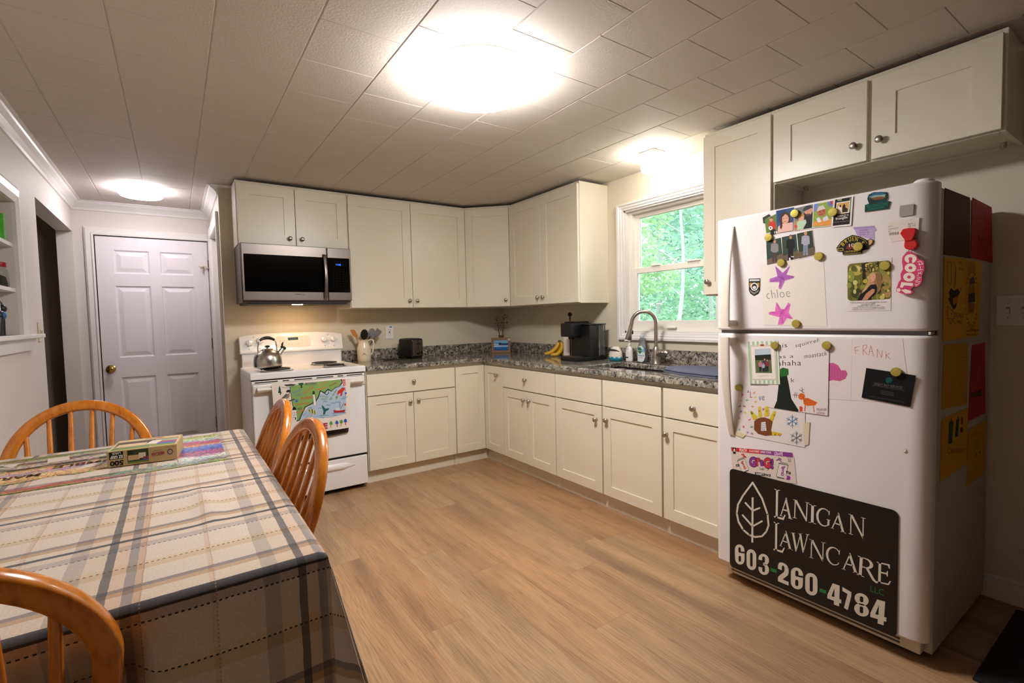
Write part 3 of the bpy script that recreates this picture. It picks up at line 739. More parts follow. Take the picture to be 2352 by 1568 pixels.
# ================================================================ refrigerator
FX = -.785                      # front of the doors
FY0, FY1, FSIDE = -2.957, -3.742, -3.737
FBODY = -.70
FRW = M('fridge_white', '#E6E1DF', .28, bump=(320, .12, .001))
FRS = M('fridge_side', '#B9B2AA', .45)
FRH = M('fridge_cream', '#E3DACB', .3)
fg = thing('refrigerator', 'white top-freezer refrigerator covered in photos, papers and magnets', 'refrigerator', (-.4, -3.35, 0))
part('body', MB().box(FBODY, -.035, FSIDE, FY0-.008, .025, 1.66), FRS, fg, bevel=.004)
def door_plan():
    r1, r2 = .05, .028; pts = [(FBODY-.012, FY0), (FX+.02, FY0)]
    pts += [(FX+.022-.022*math.sin(a*PI/12), FY0-.022+.022*math.cos(a*PI/12)) for a in range(1, 7)]
    pts += [(FX+.045-.045*math.cos(a*PI/16), FY1+.06-.06*math.sin(a*PI/16)) for a in range(0, 9)]
    pts += [(FBODY-.012, FY1)]
    return pts
dp = door_plan()
def fdoor(name, z0, z1):
    return part(name, MB().prism(dp[::-1], lambda a, b: (a, b, z1), lambda a, b: (a, b, z0)), FRW, fg, smooth=35, bevel=.009, bseg=3)
fz = fdoor('freezer_door', 1.176, 1.676)
fd = fdoor('fridge_door', .088, 1.160)
part('door_gasket', MB().box(FBODY-.012, FBODY+.001, FY1+.012, FY0-.016, .10, 1.655), M('gasket_grey', '#8E8781', .6), fg)
part('divider', MB().box(FBODY-.06, FBODY+.01, FY1+.02, FY0-.012, 1.160, 1.176), M('seam_grey', '#77736E', .6), fg)
part('hinge', MB().box(FX+.03, FBODY, FY1+.012, FY1+.075, 1.163, 1.173), CHROME, fg)
part('hinge_cap', MB().lathe([(.03, 1.675), (.029, 1.684), (.02, 1.691), (.006, 1.693)], (FBODY-.03, FY1+.045, 0), 20), FRW, fg, smooth=50)
def bow(z0, z1, up):
    """flat bar: stands off at z0 (door seam), meets the door at z1"""
    pts = []; n = 16; y = FY0-.083
    for i in range(n+1):
        t = i/n; pts.append((FX-.003-.062*(1-t**2.0), y+.004*t, z0+(z1-z0)*t))
    mb = MB().tube(pts, [1.-.42*(i/n)**1.5 for i in range(n+1)], 14, flat=(.022, .0085), up=(0, 1, 0))
    s = 1 if z1 > z0 else -1
    mb.tube([(FX+.004, y, z0+s*.016), (FX-.066, y, z0+s*.016)], 1., 12, flat=(.022, .014), up=(0, 1, 0))
    return mb
part('handle', bow(1.19, 1.635, 1), FRH, fz, smooth=50)
part('handle', bow(1.145, .70, -1), FRH, fd, smooth=50)
part('grille', MB().box(FX+.055, FBODY+.01, FY1+.03, FY0-.02, .022, .084), FRH, fg, bevel=.006)
gm = MB()
for k in range(3): gm.box(FX+.052, FX+.058, FY1+.09, FY0-.045, .036+k*.014, .042+k*.014)
part('grille_slots', gm, M('grille_dark', '#5A4F45', .6), fg)
part('foot', MB().lathe([(.02, 0), (.022, .026)], (FBODY+.04, FY1+.06, 0), 14).lathe([(.02, 0), (.022, .026)], (FBODY+.04, FY0-.06, 0), 14).lathe([(.02, 0), (.022, .026)], (-.08, FY1+.06, 0), 14).lathe([(.02, 0), (.022, .026)], (-.08, FY0-.06, 0), 14), BLACK, fg)
q = onx(2077, 1033, FX); part('door_plug', MB().lathe([(.0065, FX-.004), (.006, FX), (.003, FX+.002)], (0, q.y, q.z), 14, 'x'), FRH, fd, smooth=50)

# ---- flat things on the doors
FP = lambda u, v: onx(u, v, FX)
NF = (-1, 0, 0)
FA, FBm, FC, FD_ = Zm(1640, 400, 4.357), Zm(1900, 400, 4.357), Zm(1650, 750, 4.357), Zm(1900, 750, 4.357)
FI = Zm(1740, 440, 8.7125); FS = Zm(1680, 1040, 3.5625)
def pp_(z, *pts): return [z(*p) for p in pts]
WHITE = '#E9E5E0'; GPH = 'photographs on the freezer door'; SKIN = '#C98F75'; INK = '#15130F'
def person_print(s, z, x, y, h, hair, top, legs, skin=SKIN, w=.17):
    """small printed figure: head at y, feet at y+h"""
    hw = h*w
    s.poly(pp_(z, (x-hw*.9, y+h*.2), (x-hw*.5, y+h*.16), (x+hw*.5, y+h*.16), (x+hw*.9, y+h*.2), (x+hw*1.0, y+h*.5), (x+hw*.62, y+h*.5), (x+hw*.55, y+h*.56), (x-hw*.55, y+h*.56), (x-hw*.62, y+h*.5), (x-hw*1.0, y+h*.5)), top)
    s.poly(pp_(z, (x-hw*.55, y+h*.55), (x+hw*.55, y+h*.55), (x+hw*.6, y+h*.95), (x+hw*.1, y+h*.95), (x, y+h*.66), (x-hw*.1, y+h*.95), (x-hw*.6, y+h*.95)), legs)
    s.disc(z(x, y+h*.07), h*.062/z_s(z), h*.085/z_s(z), hair)
    s.disc(z(x, y+h*.09), h*.05/z_s(z), h*.066/z_s(z), skin)
def z_s(z): a, b = z(0, 0), z(100, 0); return 100/(b[0]-a[0])
# 1 boy with the football (cut-out photo)
s = Sheet(FP, NF, .0012); s.base(pp_(FI, (105, 520), (235, 448), (270, 480), (375, 440), (412, 838), (290, 870), (150, 850), (160, 800)), '#DAD5D1')
s.poly(pp_(FI, (105, 520), (235, 448), (275, 490), (150, 560), (160, 640), (118, 632)), '#3A3836').poly(pp_(FI, (150, 560), (375, 445), (405, 790), (180, 830)), '#5F7C37')
s.poly(pp_(FI, (240, 610), (330, 588), (370, 640), (365, 745), (270, 760), (220, 690)), '#C13227').disc(FI(275, 555), 4.2, 5.6, SKIN).poly(pp_(FI, (240, 545), (262, 508), (308, 515), (310, 545), (276, 530)), '#5A4030')
s.poly(pp_(FI, (262, 780), (350, 740), (385, 838), (300, 870), (262, 840)), '#1B1A1C').disc(FI(265, 727), 4.6, 4.4, '#EFEDEA').disc(FI(265, 727), 1.8, 1.8, INK)
s.text('21', FI(335, 835), FI(378, 828), FI(335, 798), WHITE, .02)
s.make('photo_print', 'cut-out photo of a child in a red shirt holding a black and white football', 'photo', GPH)
# 2 portrait
s = Sheet(FP, NF, .0026); s.base(pp_(FI, (378, 385), (732, 312), (715, 780), (402, 828)), '#34507F')
s.poly(pp_(FI, (395, 395), (560, 360), (600, 520), (420, 600)), '#27406E').poly(pp_(FI, (450, 560), (480, 450), (560, 400), (630, 420), (665, 540), (660, 650), (560, 700), (480, 770)), '#4A2B22')
s.poly(pp_(FI, (405, 828), (420, 700), (510, 640), (640, 625), (715, 610), (712, 780)), '#E3B7A8').poly(pp_(FI, (540, 640), (600, 640), (610, 600), (540, 600)), SKIN).disc(FI(560, 550), 8.3, 11., '#DDA48C')
s.poly(pp_(FI, (455, 720), (480, 500), (520, 430), (600, 410), (560, 450), (500, 520), (505, 700), (480, 760)), '#4A2B22').disc(FI(530, 540), 1.1, .8, INK).disc(FI(590, 530), 1.1, .8, INK).line(pp_(FI, (535, 600), (575, 595)), 1., '#A8463F')
s.make('photo_print', 'portrait photo of a long-haired person in pale pink on a blue backdrop', 'photo', GPH)
# 3 adult with cap and toddler
s = Sheet(FP, NF, .0014); s.base(pp_(FI, (735, 322), (1128, 240), (1105, 735), (722, 790)), WHITE)
s.poly(pp_(FI, (742, 335), (1118, 252), (1095, 725), (732, 780)), '#7C7F7C').poly(pp_(FI, (735, 600), (850, 560), (860, 770), (732, 780)), '#B08D63').poly(pp_(FI, (850, 460), (1112, 400), (1096, 725), (900, 750)), '#2A292D')
s.poly(pp_(FI, (905, 370), (960, 290), (1060, 265), (1110, 320), (940, 390)), '#3D3F42').poly(pp_(FI, (940, 400), (1080, 330), (1118, 350), (1080, 450), (980, 480)), '#D59A80').poly(pp_(FI, (960, 450), (1060, 440), (1030, 490), (980, 490)), '#5A4336')
s.poly(pp_(FI, (790, 620), (850, 570), (970, 560), (985, 620), (910, 750), (800, 770)), '#B9D5B4').disc(FI(880, 520), 6.6, 8., '#E3AA90').poly(pp_(FI, (830, 520), (840, 450), (900, 430), (945, 470), (935, 510), (870, 480)), '#C79B55').disc(FI(770, 695), 4, 3.4, '#C9534A')
s.make('photo_print', 'photo of a bearded person in a grey cap holding a toddler in mint green', 'photo', GPH)
# 4 bright baby picture
s = Sheet(FP, NF, .0022); s.base(pp_(FI, (1128, 240), (1530, 175), (1490, 690), (1105, 725)), WHITE)
s.poly(pp_(FI, (1138, 252), (1518, 185), (1480, 680), (1112, 712)), '#8FA94A').poly(pp_(FI, (1138, 252), (1240, 234), (1180, 380), (1130, 420)), '#7A86C9').poly(pp_(FI, (1400, 205), (1518, 185), (1510, 300), (1420, 290)), '#6D86C4').poly(pp_(FI, (1460, 190), (1518, 185), (1510, 260), (1470, 260)), '#C04252')
s.poly(pp_(FI, (1115, 690), (1130, 620), (1230, 560), (1440, 530), (1490, 560), (1480, 680)), '#E39A4A').poly(pp_(FI, (1180, 540), (1240, 510), (1290, 600), (1220, 620)), '#D9DCE2').poly(pp_(FI, (1310, 530), (1400, 480), (1430, 560), (1330, 600)), '#CFD6E6')
s.disc(FI(1285, 400), 10.2, 10.6, '#B86A4C').poly(pp_(FI, (1190, 400), (1230, 300), (1320, 270), (1370, 350), (1330, 350), (1240, 380)), '#D5CFC6').disc(FI(1255, 405), 1.4, 1., INK).disc(FI(1330, 390), 1.4, 1., INK).line(pp_(FI, (1260, 455), (1320, 450)), 1.2, '#8A3A33')
s.make('photo_print', 'colourful photo of a baby in a white cap on green and orange', 'photo', GPH)
# 5 wedding card
s = Sheet(FP, NF, .0030); s.base(pp_(FI, (1540, 150), (1922, 92), (1882, 680), (1490, 715)), '#ECE9E4')
s.poly(pp_(FI, (1560, 162), (1892, 108), (1852, 650), (1512, 688)), '#211D1B').poly(pp_(FI, (1600, 155), (1700, 140), (1690, 185), (1610, 190)), '#8F9B74').poly(pp_(FI, (1850, 130), (1890, 120), (1870, 420), (1850, 420)), '#7E8A66').poly(pp_(FI, (1590, 222), (1862, 180), (1840, 425), (1575, 450)), WHITE)
s.poly(pp_(FI, (1605, 240), (1845, 200), (1825, 410), (1592, 432)), '#D5A85E').poly(pp_(FI, (1605, 420), (1625, 300), (1660, 262), (1690, 300), (1690, 380), (1720, 415)), '#EDE6DE').poly(pp_(FI, (1700, 420), (1710, 290), (1740, 245), (1770, 280), (1765, 320), (1815, 340), (1805, 405)), '#2A2320').disc(FI(1665, 290), 2.3, 2.8, '#4A2F25')
s.text('CHARLEY M.', FI(1600, 515), FI(1835, 485), FI(1600, 478), WHITE).text('Frongillo', FI(1580, 585), FI(1815, 548), FI(1572, 525), WHITE, .012).text('JUNE 4, 2011 - NOVEMBER 2, 2024', FI(1535, 625), FI(1835, 592), FI(1535, 612), '#C9C2BA')
s.line(pp_(FI, (1600, 450), (1760, 440)), 1., '#B8912F').make('photo_card', 'white-bordered dark card with a framed photo of a couple', 'card', GPH)
# strip of three standing children
s = Sheet(FP, NF, .0008); s.base(pp_(FI, (168, 985), (470, 915), (1100, 765), (1155, 1275), (830, 1350), (195, 1480)), WHITE)
for (a, b, c, d_), g1 in (((175, 990, 470, 920), '#33463A'), ((485, 912, 775, 850), '#354638'), ((790, 840, 1095, 775), '#33402F')):
    i0 = (a-175)/4*.0
    lo = lambda x: 1478-(x-195)*.2135
    s.poly(pp_(FI, (a, b), (c, d_), (c+52, lo(c+52)-8), (a+20+(a-175)*.05, lo(a+20)-8)), g1)
    s.poly(pp_(FI, (a+16, lo(a)-120), (c+46, lo(c)-190), (c+52, lo(c+52)-8), (a+20, lo(a+20)-8)), '#6B5A48')
person_print(s, FI, 345, 960, 470, '#A08658', '#8A8787', '#4B3A3C'); person_print(s, FI, 665, 868, 520, '#3A2A22', '#17181B', '#141416'); person_print(s, FI, 965, 798, 500, '#C9A77A', '#A9A6B8', '#7D8CA0')
s.poly(pp_(FI, (630, 1330), (655, 1320), (668, 1375), (640, 1380)), '#ECEAE6').poly(pp_(FI, (680, 1290), (735, 1295), (730, 1312), (680, 1306)), '#ECEAE6')
s.make('photo_strip', 'strip of three photos, each a child standing before green shrubs', 'photo', GPH)
# crayon drawing with sea stars and the name chloe
s = Sheet(FP, NF, .0002); s.base(pp_(FA, (468, 900), (880, 850), (1098, 862), (1132, 1522), (500, 1508)), '#E6DED2')
def starfish(s, z, pts, col, dark):
    s.poly(pp_(z, *pts), col)
    cx = sum(p[0] for p in pts)/len(pts); cy = sum(p[1] for p in pts)/len(pts)
    for p in pts[::2]:
        for k in (-.10, 0, .10): s.line(pp_(z, (cx+(p[1]-cy)*k, cy-(p[0]-cx)*k), (cx+(p[0]-cx)*.86+(p[1]-cy)*k*.4, cy+(p[1]-cy)*.86-(p[0]-cx)*k*.4)), .7, dark)
starfish(s, FA, [(612, 915), (690, 985), (765, 912), (728, 1005), (808, 1022), (800, 1040), (712, 1065), (672, 1150), (650, 1145), (655, 1080), (555, 1080), (560, 1045), (635, 1020)], '#B56FBB', '#8E3F9C')
starfish(s, FA, [(625, 1278), (665, 1345), (705, 1350), (745, 1282), (768, 1300), (748, 1385), (795, 1450), (730, 1440), (690, 1505), (640, 1505), (655, 1430), (550, 1402), (548, 1380), (610, 1375)], '#DE74BE', '#C247A0')
def scrawl(s, t, z, bl, br, tl, col, bold=-.018): s.text(t, z(*bl), z(*br), z(*tl), col, bold, 1.1)
scrawl(s, 'chloe', FA, (530, 1248), (765, 1225), (520, 1165), '#8C867E')
s.make('drawing', 'cream drawing sheet with crayon sea stars and the pencilled name chloe', 'drawing')
# shield sticker
s = Sheet(FP, NF, .0004); s.base(pp_(FA, (348, 1045), (465, 1042), (462, 1160), (445, 1195), (402, 1218), (365, 1195), (350, 1165)), '#22211F')
s.poly(pp_(FA, (356, 1052), (458, 1050), (458, 1068), (356, 1070)), '#CFCDCB').poly(pp_(FA, (356, 1085), (380, 1085), (372, 1130), (358, 1132)), '#B98A3A').poly(pp_(FA, (432, 1085), (456, 1085), (454, 1130), (440, 1130)), '#B98A3A')
s.disc(FA(405, 1125), 8.6, 9.4, '#E2E0DE').disc(FA(405, 1125), 6.2, 6.9, '#22211F').disc(FA(405, 1133), 4.3, 3.6, '#DAD8D6').line(pp_(FA, (360, 1160), (402, 1188), (450, 1160)), .9, '#C9C6C2').line(pp_(FA, (365, 1175), (402, 1200), (442, 1175)), .7, '#C9C6C2')
s.make('sticker', 'small black and white shield sticker left of the crayon drawing', 'sticker')
# bison magnet
s = Sheet(FP, NF, .0005, .004)
s.base(pp_(FBm, (405, 245), (420, 205), (470, 182), (540, 178), (598, 180), (605, 235), (590, 262), (632, 272), (612, 345), (380, 378), (382, 310), (422, 295)), '#11413C')
s.poly(pp_(FBm, (412, 232), (470, 190), (540, 184), (590, 188), (560, 206), (480, 212)), '#2E6C93').poly(pp_(FBm, (420, 232), (480, 212), (560, 206), (590, 200), (580, 232), (480, 240)), '#8FA9A0').poly(pp_(FBm, (440, 240), (540, 224), (590, 232), (560, 250), (480, 262)), '#7A4E2A').poly(pp_(FBm, (412, 250), (470, 262), (560, 250), (540, 262), (470, 292), (440, 300), (425, 290)), '#15302F')
s.text('YELLOWSTONE', FBm(392, 345), FBm(612, 310), FBm(392, 312), '#1C6E5E', .02).text('NATIONAL PARK', FBm(412, 365), FBm(580, 335), FBm(412, 350), '#2F8F7A')
s.make('bison_magnet', 'teal bison-shaped souvenir magnet at the top of the freezer door', 'magnet')
# plain silver square magnet
s = Sheet(FP, NF, .0005, .004); s.base(pp_(FBm, (730, 330), (738, 316), (862, 297), (872, 305), (866, 402), (856, 410), (736, 428), (726, 418)), M('satin_silver', '#A9A4A2', .3, .6)); s.make('square_magnet', 'plain silver square magnet above the price slip', 'magnet')
# receipt slip
s = Sheet(FP, NF, .0004); s.base(pp_(FBm, (610, 485), (922, 430), (912, 640), (645, 678), (612, 600)), '#DCD5C9')
s.text('DATE #', FBm(612, 532), FBm(660, 524), FBm(612, 520), '#55504A').text('1-534-90-6723', FBm(612, 558), FBm(712, 545), FBm(612, 542), '#55504A').text('M27', FBm(612, 580), FBm(638, 576), FBm(612, 567), '#55504A')
for k in range(12): s.line(pp_(FBm, (622+k*8.4, 611-k*.8), (622+k*8.4, 586-k*.8)), 1.0 if k % 3 else .5, '#3A3632')
s.text('PARTY: 11', FBm(812, 508), FBm(886, 498), FBm(812, 494), '#55504A').text('TBL: D-8', FBm(812, 528), FBm(882, 518), FBm(812, 514), '#55504A').make('paper_slip', 'cream printed slip with a barcode behind the red clip', 'paper')
# lilac torn note
s = Sheet(FP, NF, .0003); s.base(pp_(FBm, (262, 530), (470, 515), (495, 560), (470, 580), (475, 660), (300, 610)), '#B9A2CB')
s.poly(pp_(FBm, (262, 530), (470, 515), (478, 536), (268, 552)), '#A88FBE').text('remember', FBm(322, 570), FBm(412, 562), FBm(322, 552), '#5B4A78').text('book us', FBm(322, 590), FBm(420, 582), FBm(322, 574), '#5B4A78').text('dinner x', FBm(322, 610), FBm(415, 604), FBm(322, 596), '#5B4A78').make('torn_note', 'torn lilac handwritten note tucked behind the black and gold arched magnet', 'note')
# arched hockey magnet
s = Sheet(FP, NF, .0012, .003); GOLD = '#D0B23C'
ao = [(97, 735), (140, 678), (190, 640), (255, 608), (330, 622), (385, 650), (405, 662), (440, 645), (468, 662), (455, 700), (418, 725), (415, 748), (352, 765), (352, 792), (160, 808), (158, 775), (105, 772)]
s.base(pp_(FBm, *ao), '#17140F')
s.line(pp_(FBm, (112, 735), (150, 688), (200, 650), (256, 622), (325, 634), (378, 660), (402, 690)), .9, GOLD)
s.poly(pp_(FBm, (108, 742), (165, 738), (168, 764), (108, 767)), GOLD).poly(pp_(FBm, (114, 747), (160, 743), (162, 760), (114, 763)), '#17140F').poly(pp_(FBm, (418, 662), (440, 650), (462, 664), (450, 695), (422, 712)), '#C9A76A')
for ch, x, y, an in (('B', 160, 700, 42), ('R', 195, 672, 30), ('U', 232, 655, 14), ('I', 262, 650, 4), ('N', 298, 652, -10), ('S', 360, 690, -38)):
    a = math.radians(an); w_ = 13 if ch != 'I' else 4.5; hh = 19; ux, uy = math.cos(a), -math.sin(a); vx, vy = -math.sin(a), -math.cos(a)
    c_ = (x, y); bl = (x-ux*w_-vx*hh, y-uy*w_-vy*hh); s.text(ch, FBm(*bl), FBm(bl[0]+2*ux*w_, bl[1]+2*uy*w_), FBm(bl[0]+2*vx*hh, bl[1]+2*vy*hh), GOLD, .015)
s.poly(pp_(FBm, (188, 742), (215, 705), (260, 692), (310, 705), (300, 740), (255, 742), (225, 758)), '#7A2E20').text('100', FBm(224, 730), FBm(312, 720), FBm(222, 698), WHITE).text('CENTENNIAL', FBm(175, 788), FBm(345, 772), FBm(175, 770), GOLD)
s.line(pp_(FBm, (166, 802), (346, 786)), .8, GOLD)
s.make('arched_magnet', 'black and gold arched team magnet with a red 100', 'magnet')
# graduation invitation
s = Sheet(FP, NF, .0005); s.base(pp_(FBm, (205, 880), (648, 830), (636, 1362), (205, 1372)), '#E3DCD6')
s.poly(pp_(FBm, (205, 930), (220, 905), (240, 895), (610, 862), (640, 880), (640, 1225), (625, 1248), (240, 1268), (212, 1255), (204, 1235)), '#6F6B2C')
for (cx, cy, rx, ry, c_) in ((290, 960, 16, 12, '#B9A94A'), (430, 930, 18, 10, '#C9B95E'), (580, 960, 13, 16, '#8A8A42'), (260, 1100, 12, 14, '#4A5222'), (590, 1080, 11, 18, '#A38A4A'), (600, 1190, 9, 10, '#B08A5A'), (300, 1190, 14, 12, '#39401C'), (370, 1010, 4, 22, '#23230F'), (520, 1180, 14, 12, '#8A7440'), (240, 1020, 8, 14, '#8B9140')): s.disc(FBm(cx, cy), rx, ry, c_)
s.poly(pp_(FBm, (345, 895), (372, 890), (385, 1000), (360, 1010)), '#2B2A15')
rg = random.Random(8)
for k in range(46):
    bx_, by_ = rg.uniform(222, 622), rg.uniform(915, 1235); c_ = rg.choice(('#B9A94A', '#8B9140', '#5A6028', '#A38A4A', '#C9BE66', '#39401C', '#8A7440', '#7A7A34', '#D0C878'))
    s.disc(FBm(bx_, by_), rg.uniform(2.5, 7), rg.uniform(2.5, 7), c_, 12)
s.poly(pp_(FBm, (345, 895), (372, 890), (385, 1000), (360, 1030)), '#2B2A15')
s.poly(pp_(FBm, (410, 1060), (425, 1005), (465, 976), (515, 980), (545, 1015), (548, 1080), (535, 1150), (500, 1200), (470, 1160), (400, 1150), (345, 1195), (350, 1165), (395, 1110)), '#9C7A4C')
s.poly(pp_(FBm, (425, 1085), (470, 1080), (480, 1120), (430, 1130)), '#C98F70').poly(pp_(FBm, (305, 1262), (340, 1190), (400, 1140), (440, 1105), (490, 1100), (505, 1140), (500, 1180), (455, 1225), (440, 1256)), '#17161A').poly(pp_(FBm, (350, 1260), (390, 1195), (450, 1148), (478, 1150), (475, 1180), (425, 1232), (405, 1258)), '#C98C6A')
s.poly(pp_(FBm, (416, 1035), (428, 1005), (460, 988), (484, 1000), (488, 1035), (470, 1072), (440, 1082), (422, 1062)), '#DBA488').line(pp_(FBm, (428, 1055), (450, 1062)), .8, '#9A4A40').disc(FBm(436, 1028), .9, .6, '#2A1C16', 8).disc(FBm(466, 1026), .9, .6, '#2A1C16', 8)
s.poly(pp_(FBm, (412, 1040), (425, 1000), (460, 978), (500, 985), (470, 992), (440, 1010), (428, 1050), (430, 1110), (390, 1160), (345, 1195), (385, 1120), (410, 1080)), '#C2A06A').poly(pp_(FBm, (500, 985), (530, 1000), (545, 1050), (530, 1130), (498, 1190), (505, 1120), (498, 1060), (488, 1010)), '#8A6A42')
s.text('Grad', FBm(368, 940), FBm(512, 925), FBm(368, 885), INK).text('PARTY', FBm(335, 985), FBm(496, 968), FBm(335, 945), '#1B1910')
for i, (t_, a, b) in enumerate((('PLEASE JOIN US TO CELEBRATE OLIVIA', 232, 602), ('CLASS OF 2024', 345, 482), ('SUNDAY, JUNE 23RD AT 2PM', 305, 525), ('HOSTED AT HER GRANDPARENTS HOME', 255, 575), ('6 IMPERIAL DR, LONDONDERRY, NH 03053', 250, 582))):
    y = 1292+i*17; s.text(t_, FBm(a, y), FBm(b, y-9), FBm(a, y-11), '#4B4650' if i < 3 else '#7A7680', .01 if i < 3 else 0)
s.make('invitation', 'graduation party invitation with a photo of a person in black among autumn trees', 'invitation')
# COOL keychain with red clip
s = Sheet(FP, NF, .012, .004); PINK = '#D2436F'
so = [(815, 775), (850, 775), (905, 800), (925, 845), (985, 870), (990, 960), (965, 1010), (965, 1080), (925, 1130), (890, 1120), (850, 1150), (880, 1180), (850, 1205), (760, 1195), (705, 1170), (712, 1140), (730, 1085), (755, 1050), (750, 1000), (775, 950), (765, 880), (770, 830)]
s.base(pp_(FBm, *so), PINK)
CRM = '#EFE3D2'
def olet(cx, cy, rx, ry, gap=None):
    s.disc(FBm(cx, cy), rx/4.357, ry/4.357, CRM, 20); s.disc(FBm(cx, cy), rx*.34/4.357, ry*.36/4.357, PINK, 14)
    if gap: s.poly(pp_(FBm, *gap), PINK)
olet(850, 848, 60, 46, [(838, 850), (862, 850), (868, 898), (832, 898)]); olet(850, 938, 58, 44); olet(836, 1030, 58, 44)
s.poly(pp_(FBm, (745, 1130), (760, 1080), (875, 1092), (872, 1120), (790, 1112), (768, 1138)), CRM).poly(pp_(FBm, (755, 1158), (800, 1150), (855, 1168), (855, 1190), (800, 1192)), CRM).disc(FBm(732, 1158), 4.6, 4.2, CRM)
for seg in ([(918, 880), (950, 872), (975, 900), (930, 905)], [(935, 888), (945, 915)], [(948, 925), (952, 950)], [(918, 962), (972, 955)], [(925, 985), (965, 1000)], [(960, 975), (925, 1005)], [(918, 1015), (930, 1022)], [(915, 1040), (955, 1035)], [(940, 1050), (900, 1070)], [(905, 1080), (950, 1075)], [(895, 1100), (910, 1105)], [(900, 1120), (940, 1090)]): s.line(pp_(FBm, *seg), 1.3, CRM)
kc_ = s.make('key_tag', 'pink rubber tag with cream bubble letters hanging from the red clip', 'tag')
mb = MB(); q0, q1 = FP(*FBm(838, 560)), FP(*FBm(868, 700))
RED = M('red_plastic', '#C4161C', .12, Subsurface_Weight=.1)
def yz(z, x, y): p = FP(*z(x, y)); return p.y, p.z
pts_ = [yz(FBm, *p) for p in ((757, 590), (785, 556), (850, 543), (910, 546), (914, 575), (905, 615), (886, 650), (880, 668), (806, 676), (800, 655), (775, 622))]
mb.prism(pts_, lambda a, b: (FX-.030, a, b), lambda a, b: (FX-.004, a, b))
cl = obj('magnet_clip', mb, RED, bevel=.002, bseg=2); tag(cl, 'red magnetic bag clip near the right edge of the freezer door', 'clip')
pts_ = [yz(FBm, *p) for p in ((800, 668), (850, 652), (905, 650), (928, 690), (934, 722), (900, 756), (850, 764), (806, 748), (792, 730))]
part('clip_jaw', MB().prism(pts_, lambda a, b: (FX-.026, a, b), lambda a, b: (FX-.002, a, b)), RED, cl, bevel=.004, bseg=3)
part('split_ring', MB().tube([Vector((FX-.014, *yz(FBm, 845+14*math.cos(t*PI/8), 768+18*math.sin(t*PI/8)))) for t in range(16)], .0012, 6, closed=True), NICK, kc_, smooth=60)

# ---- lower door papers
s = Sheet(FP, NF, .0002); s.base(pp_(FC, (1010, 150)) + pp_(FD_, (100, 126), (755, 120), (775, 300), (800, 470), (770, 750), (520, 752), (100, 728)) + pp_(FC, (1010, 715)), '#E3DAD5')
s.poly(pp_(FC, (1090, 365)) + pp_(FD_, (60, 362), (110, 385), (142, 438), (185, 435), (206, 470), (185, 520), (130, 545), (60, 535)) + pp_(FC, (1090, 545)), '#C95D93')
for k in range(6): s.line(pp_(FD_, (25+k*26, 375+k*12), (15+k*30, 530)), .8, '#B64A83')
s.line(pp_(FD_, (250, 130), (238, 735)), .5, '#B9AFA8').line(pp_(FD_, (50, 560), (130, 620)), .5, '#D7A9BB')
for seg in ([(275, 205), (285, 275)], [(275, 208), (325, 198)], [(280, 240), (315, 235)], [(358, 190), (362, 285)], [(358, 190), (390, 182), (400, 205), (362, 240)], [(370, 240), (405, 280)], [(415, 290), (438, 190), (465, 296)], [(420, 250), (455, 245)], [(505, 310), (502, 225), (545, 308), (552, 240)], [(585, 250), (590, 318)], [(625, 265), (592, 285), (632, 325)]): s.line(pp_(FD_, *seg), .9, '#C7504C')
s.make('drawing', 'folded white sheet with a pink crayon shape and the name frank in red', 'drawing')
# squirrel drawing
s = Sheet(FP, NF, .0030); s.base(pp_(FC, (500, 140), (900, 130), (1113, 170), (1098, 888), (700, 835), (508, 805)), '#E4DCD9')
for t_, bl, br, tl in (('this', (560, 215), (692, 205), (560, 170)), ('squirrel', (775, 220), (1000, 165), (775, 170)), ('has a', (560, 318), (755, 310), (560, 285)), ('moastack', (865, 318), (1092, 285), (865, 275)), ('hahaha', (548, 390), (832, 388), (548, 338)), ('k', (732, 555), (768, 552), (730, 515))): scrawl(s, t_, FC, bl, br, tl, '#2A2724', -.005)
s.poly(pp_(FC, (560, 812), (590, 740), (610, 560), (620, 470), (690, 480), (712, 590), (735, 720), (808, 835), (803, 850)), '#1B2420').poly(pp_(FC, (620, 425), (650, 408), (705, 422), (708, 478), (690, 492), (625, 500)), '#2F6A2B')
s.poly(pp_(FC, (850, 715), (900, 712), (995, 755), (975, 785), (900, 792), (858, 775)), '#D8682B').disc(FC(838, 697), 8., 7.6, '#D8682B').line(pp_(FC, (875, 785), (868, 842)), 2.2, '#C9542B').line(pp_(FC, (955, 780), (963, 855)), 1.6, '#C9542B').poly(pp_(FC, (815, 800), (830, 793), (848, 805), (847, 845), (818, 846)), '#D8522A')
for seg in ([(800, 685), (750, 680)], [(775, 655), (765, 705)], [(790, 660), (785, 708)], [(848, 660), (840, 610)], [(815, 628), (868, 665)], [(862, 625), (830, 640)], [(828, 690), (834, 682)], [(845, 700), (860, 712)]): s.line(pp_(FC, *seg), 1.0, '#4A1D18')
s.text('FRANK', FC(988, 842), FC(1090, 842), FC(988, 815), '#8B3A84', 0).text('chloe', FC(988, 870), FC(1068, 872), FC(988, 848), '#8B3A84')
s.make('drawing', 'childs drawing of a black tree and an orange antlered animal with handwriting above', 'drawing')
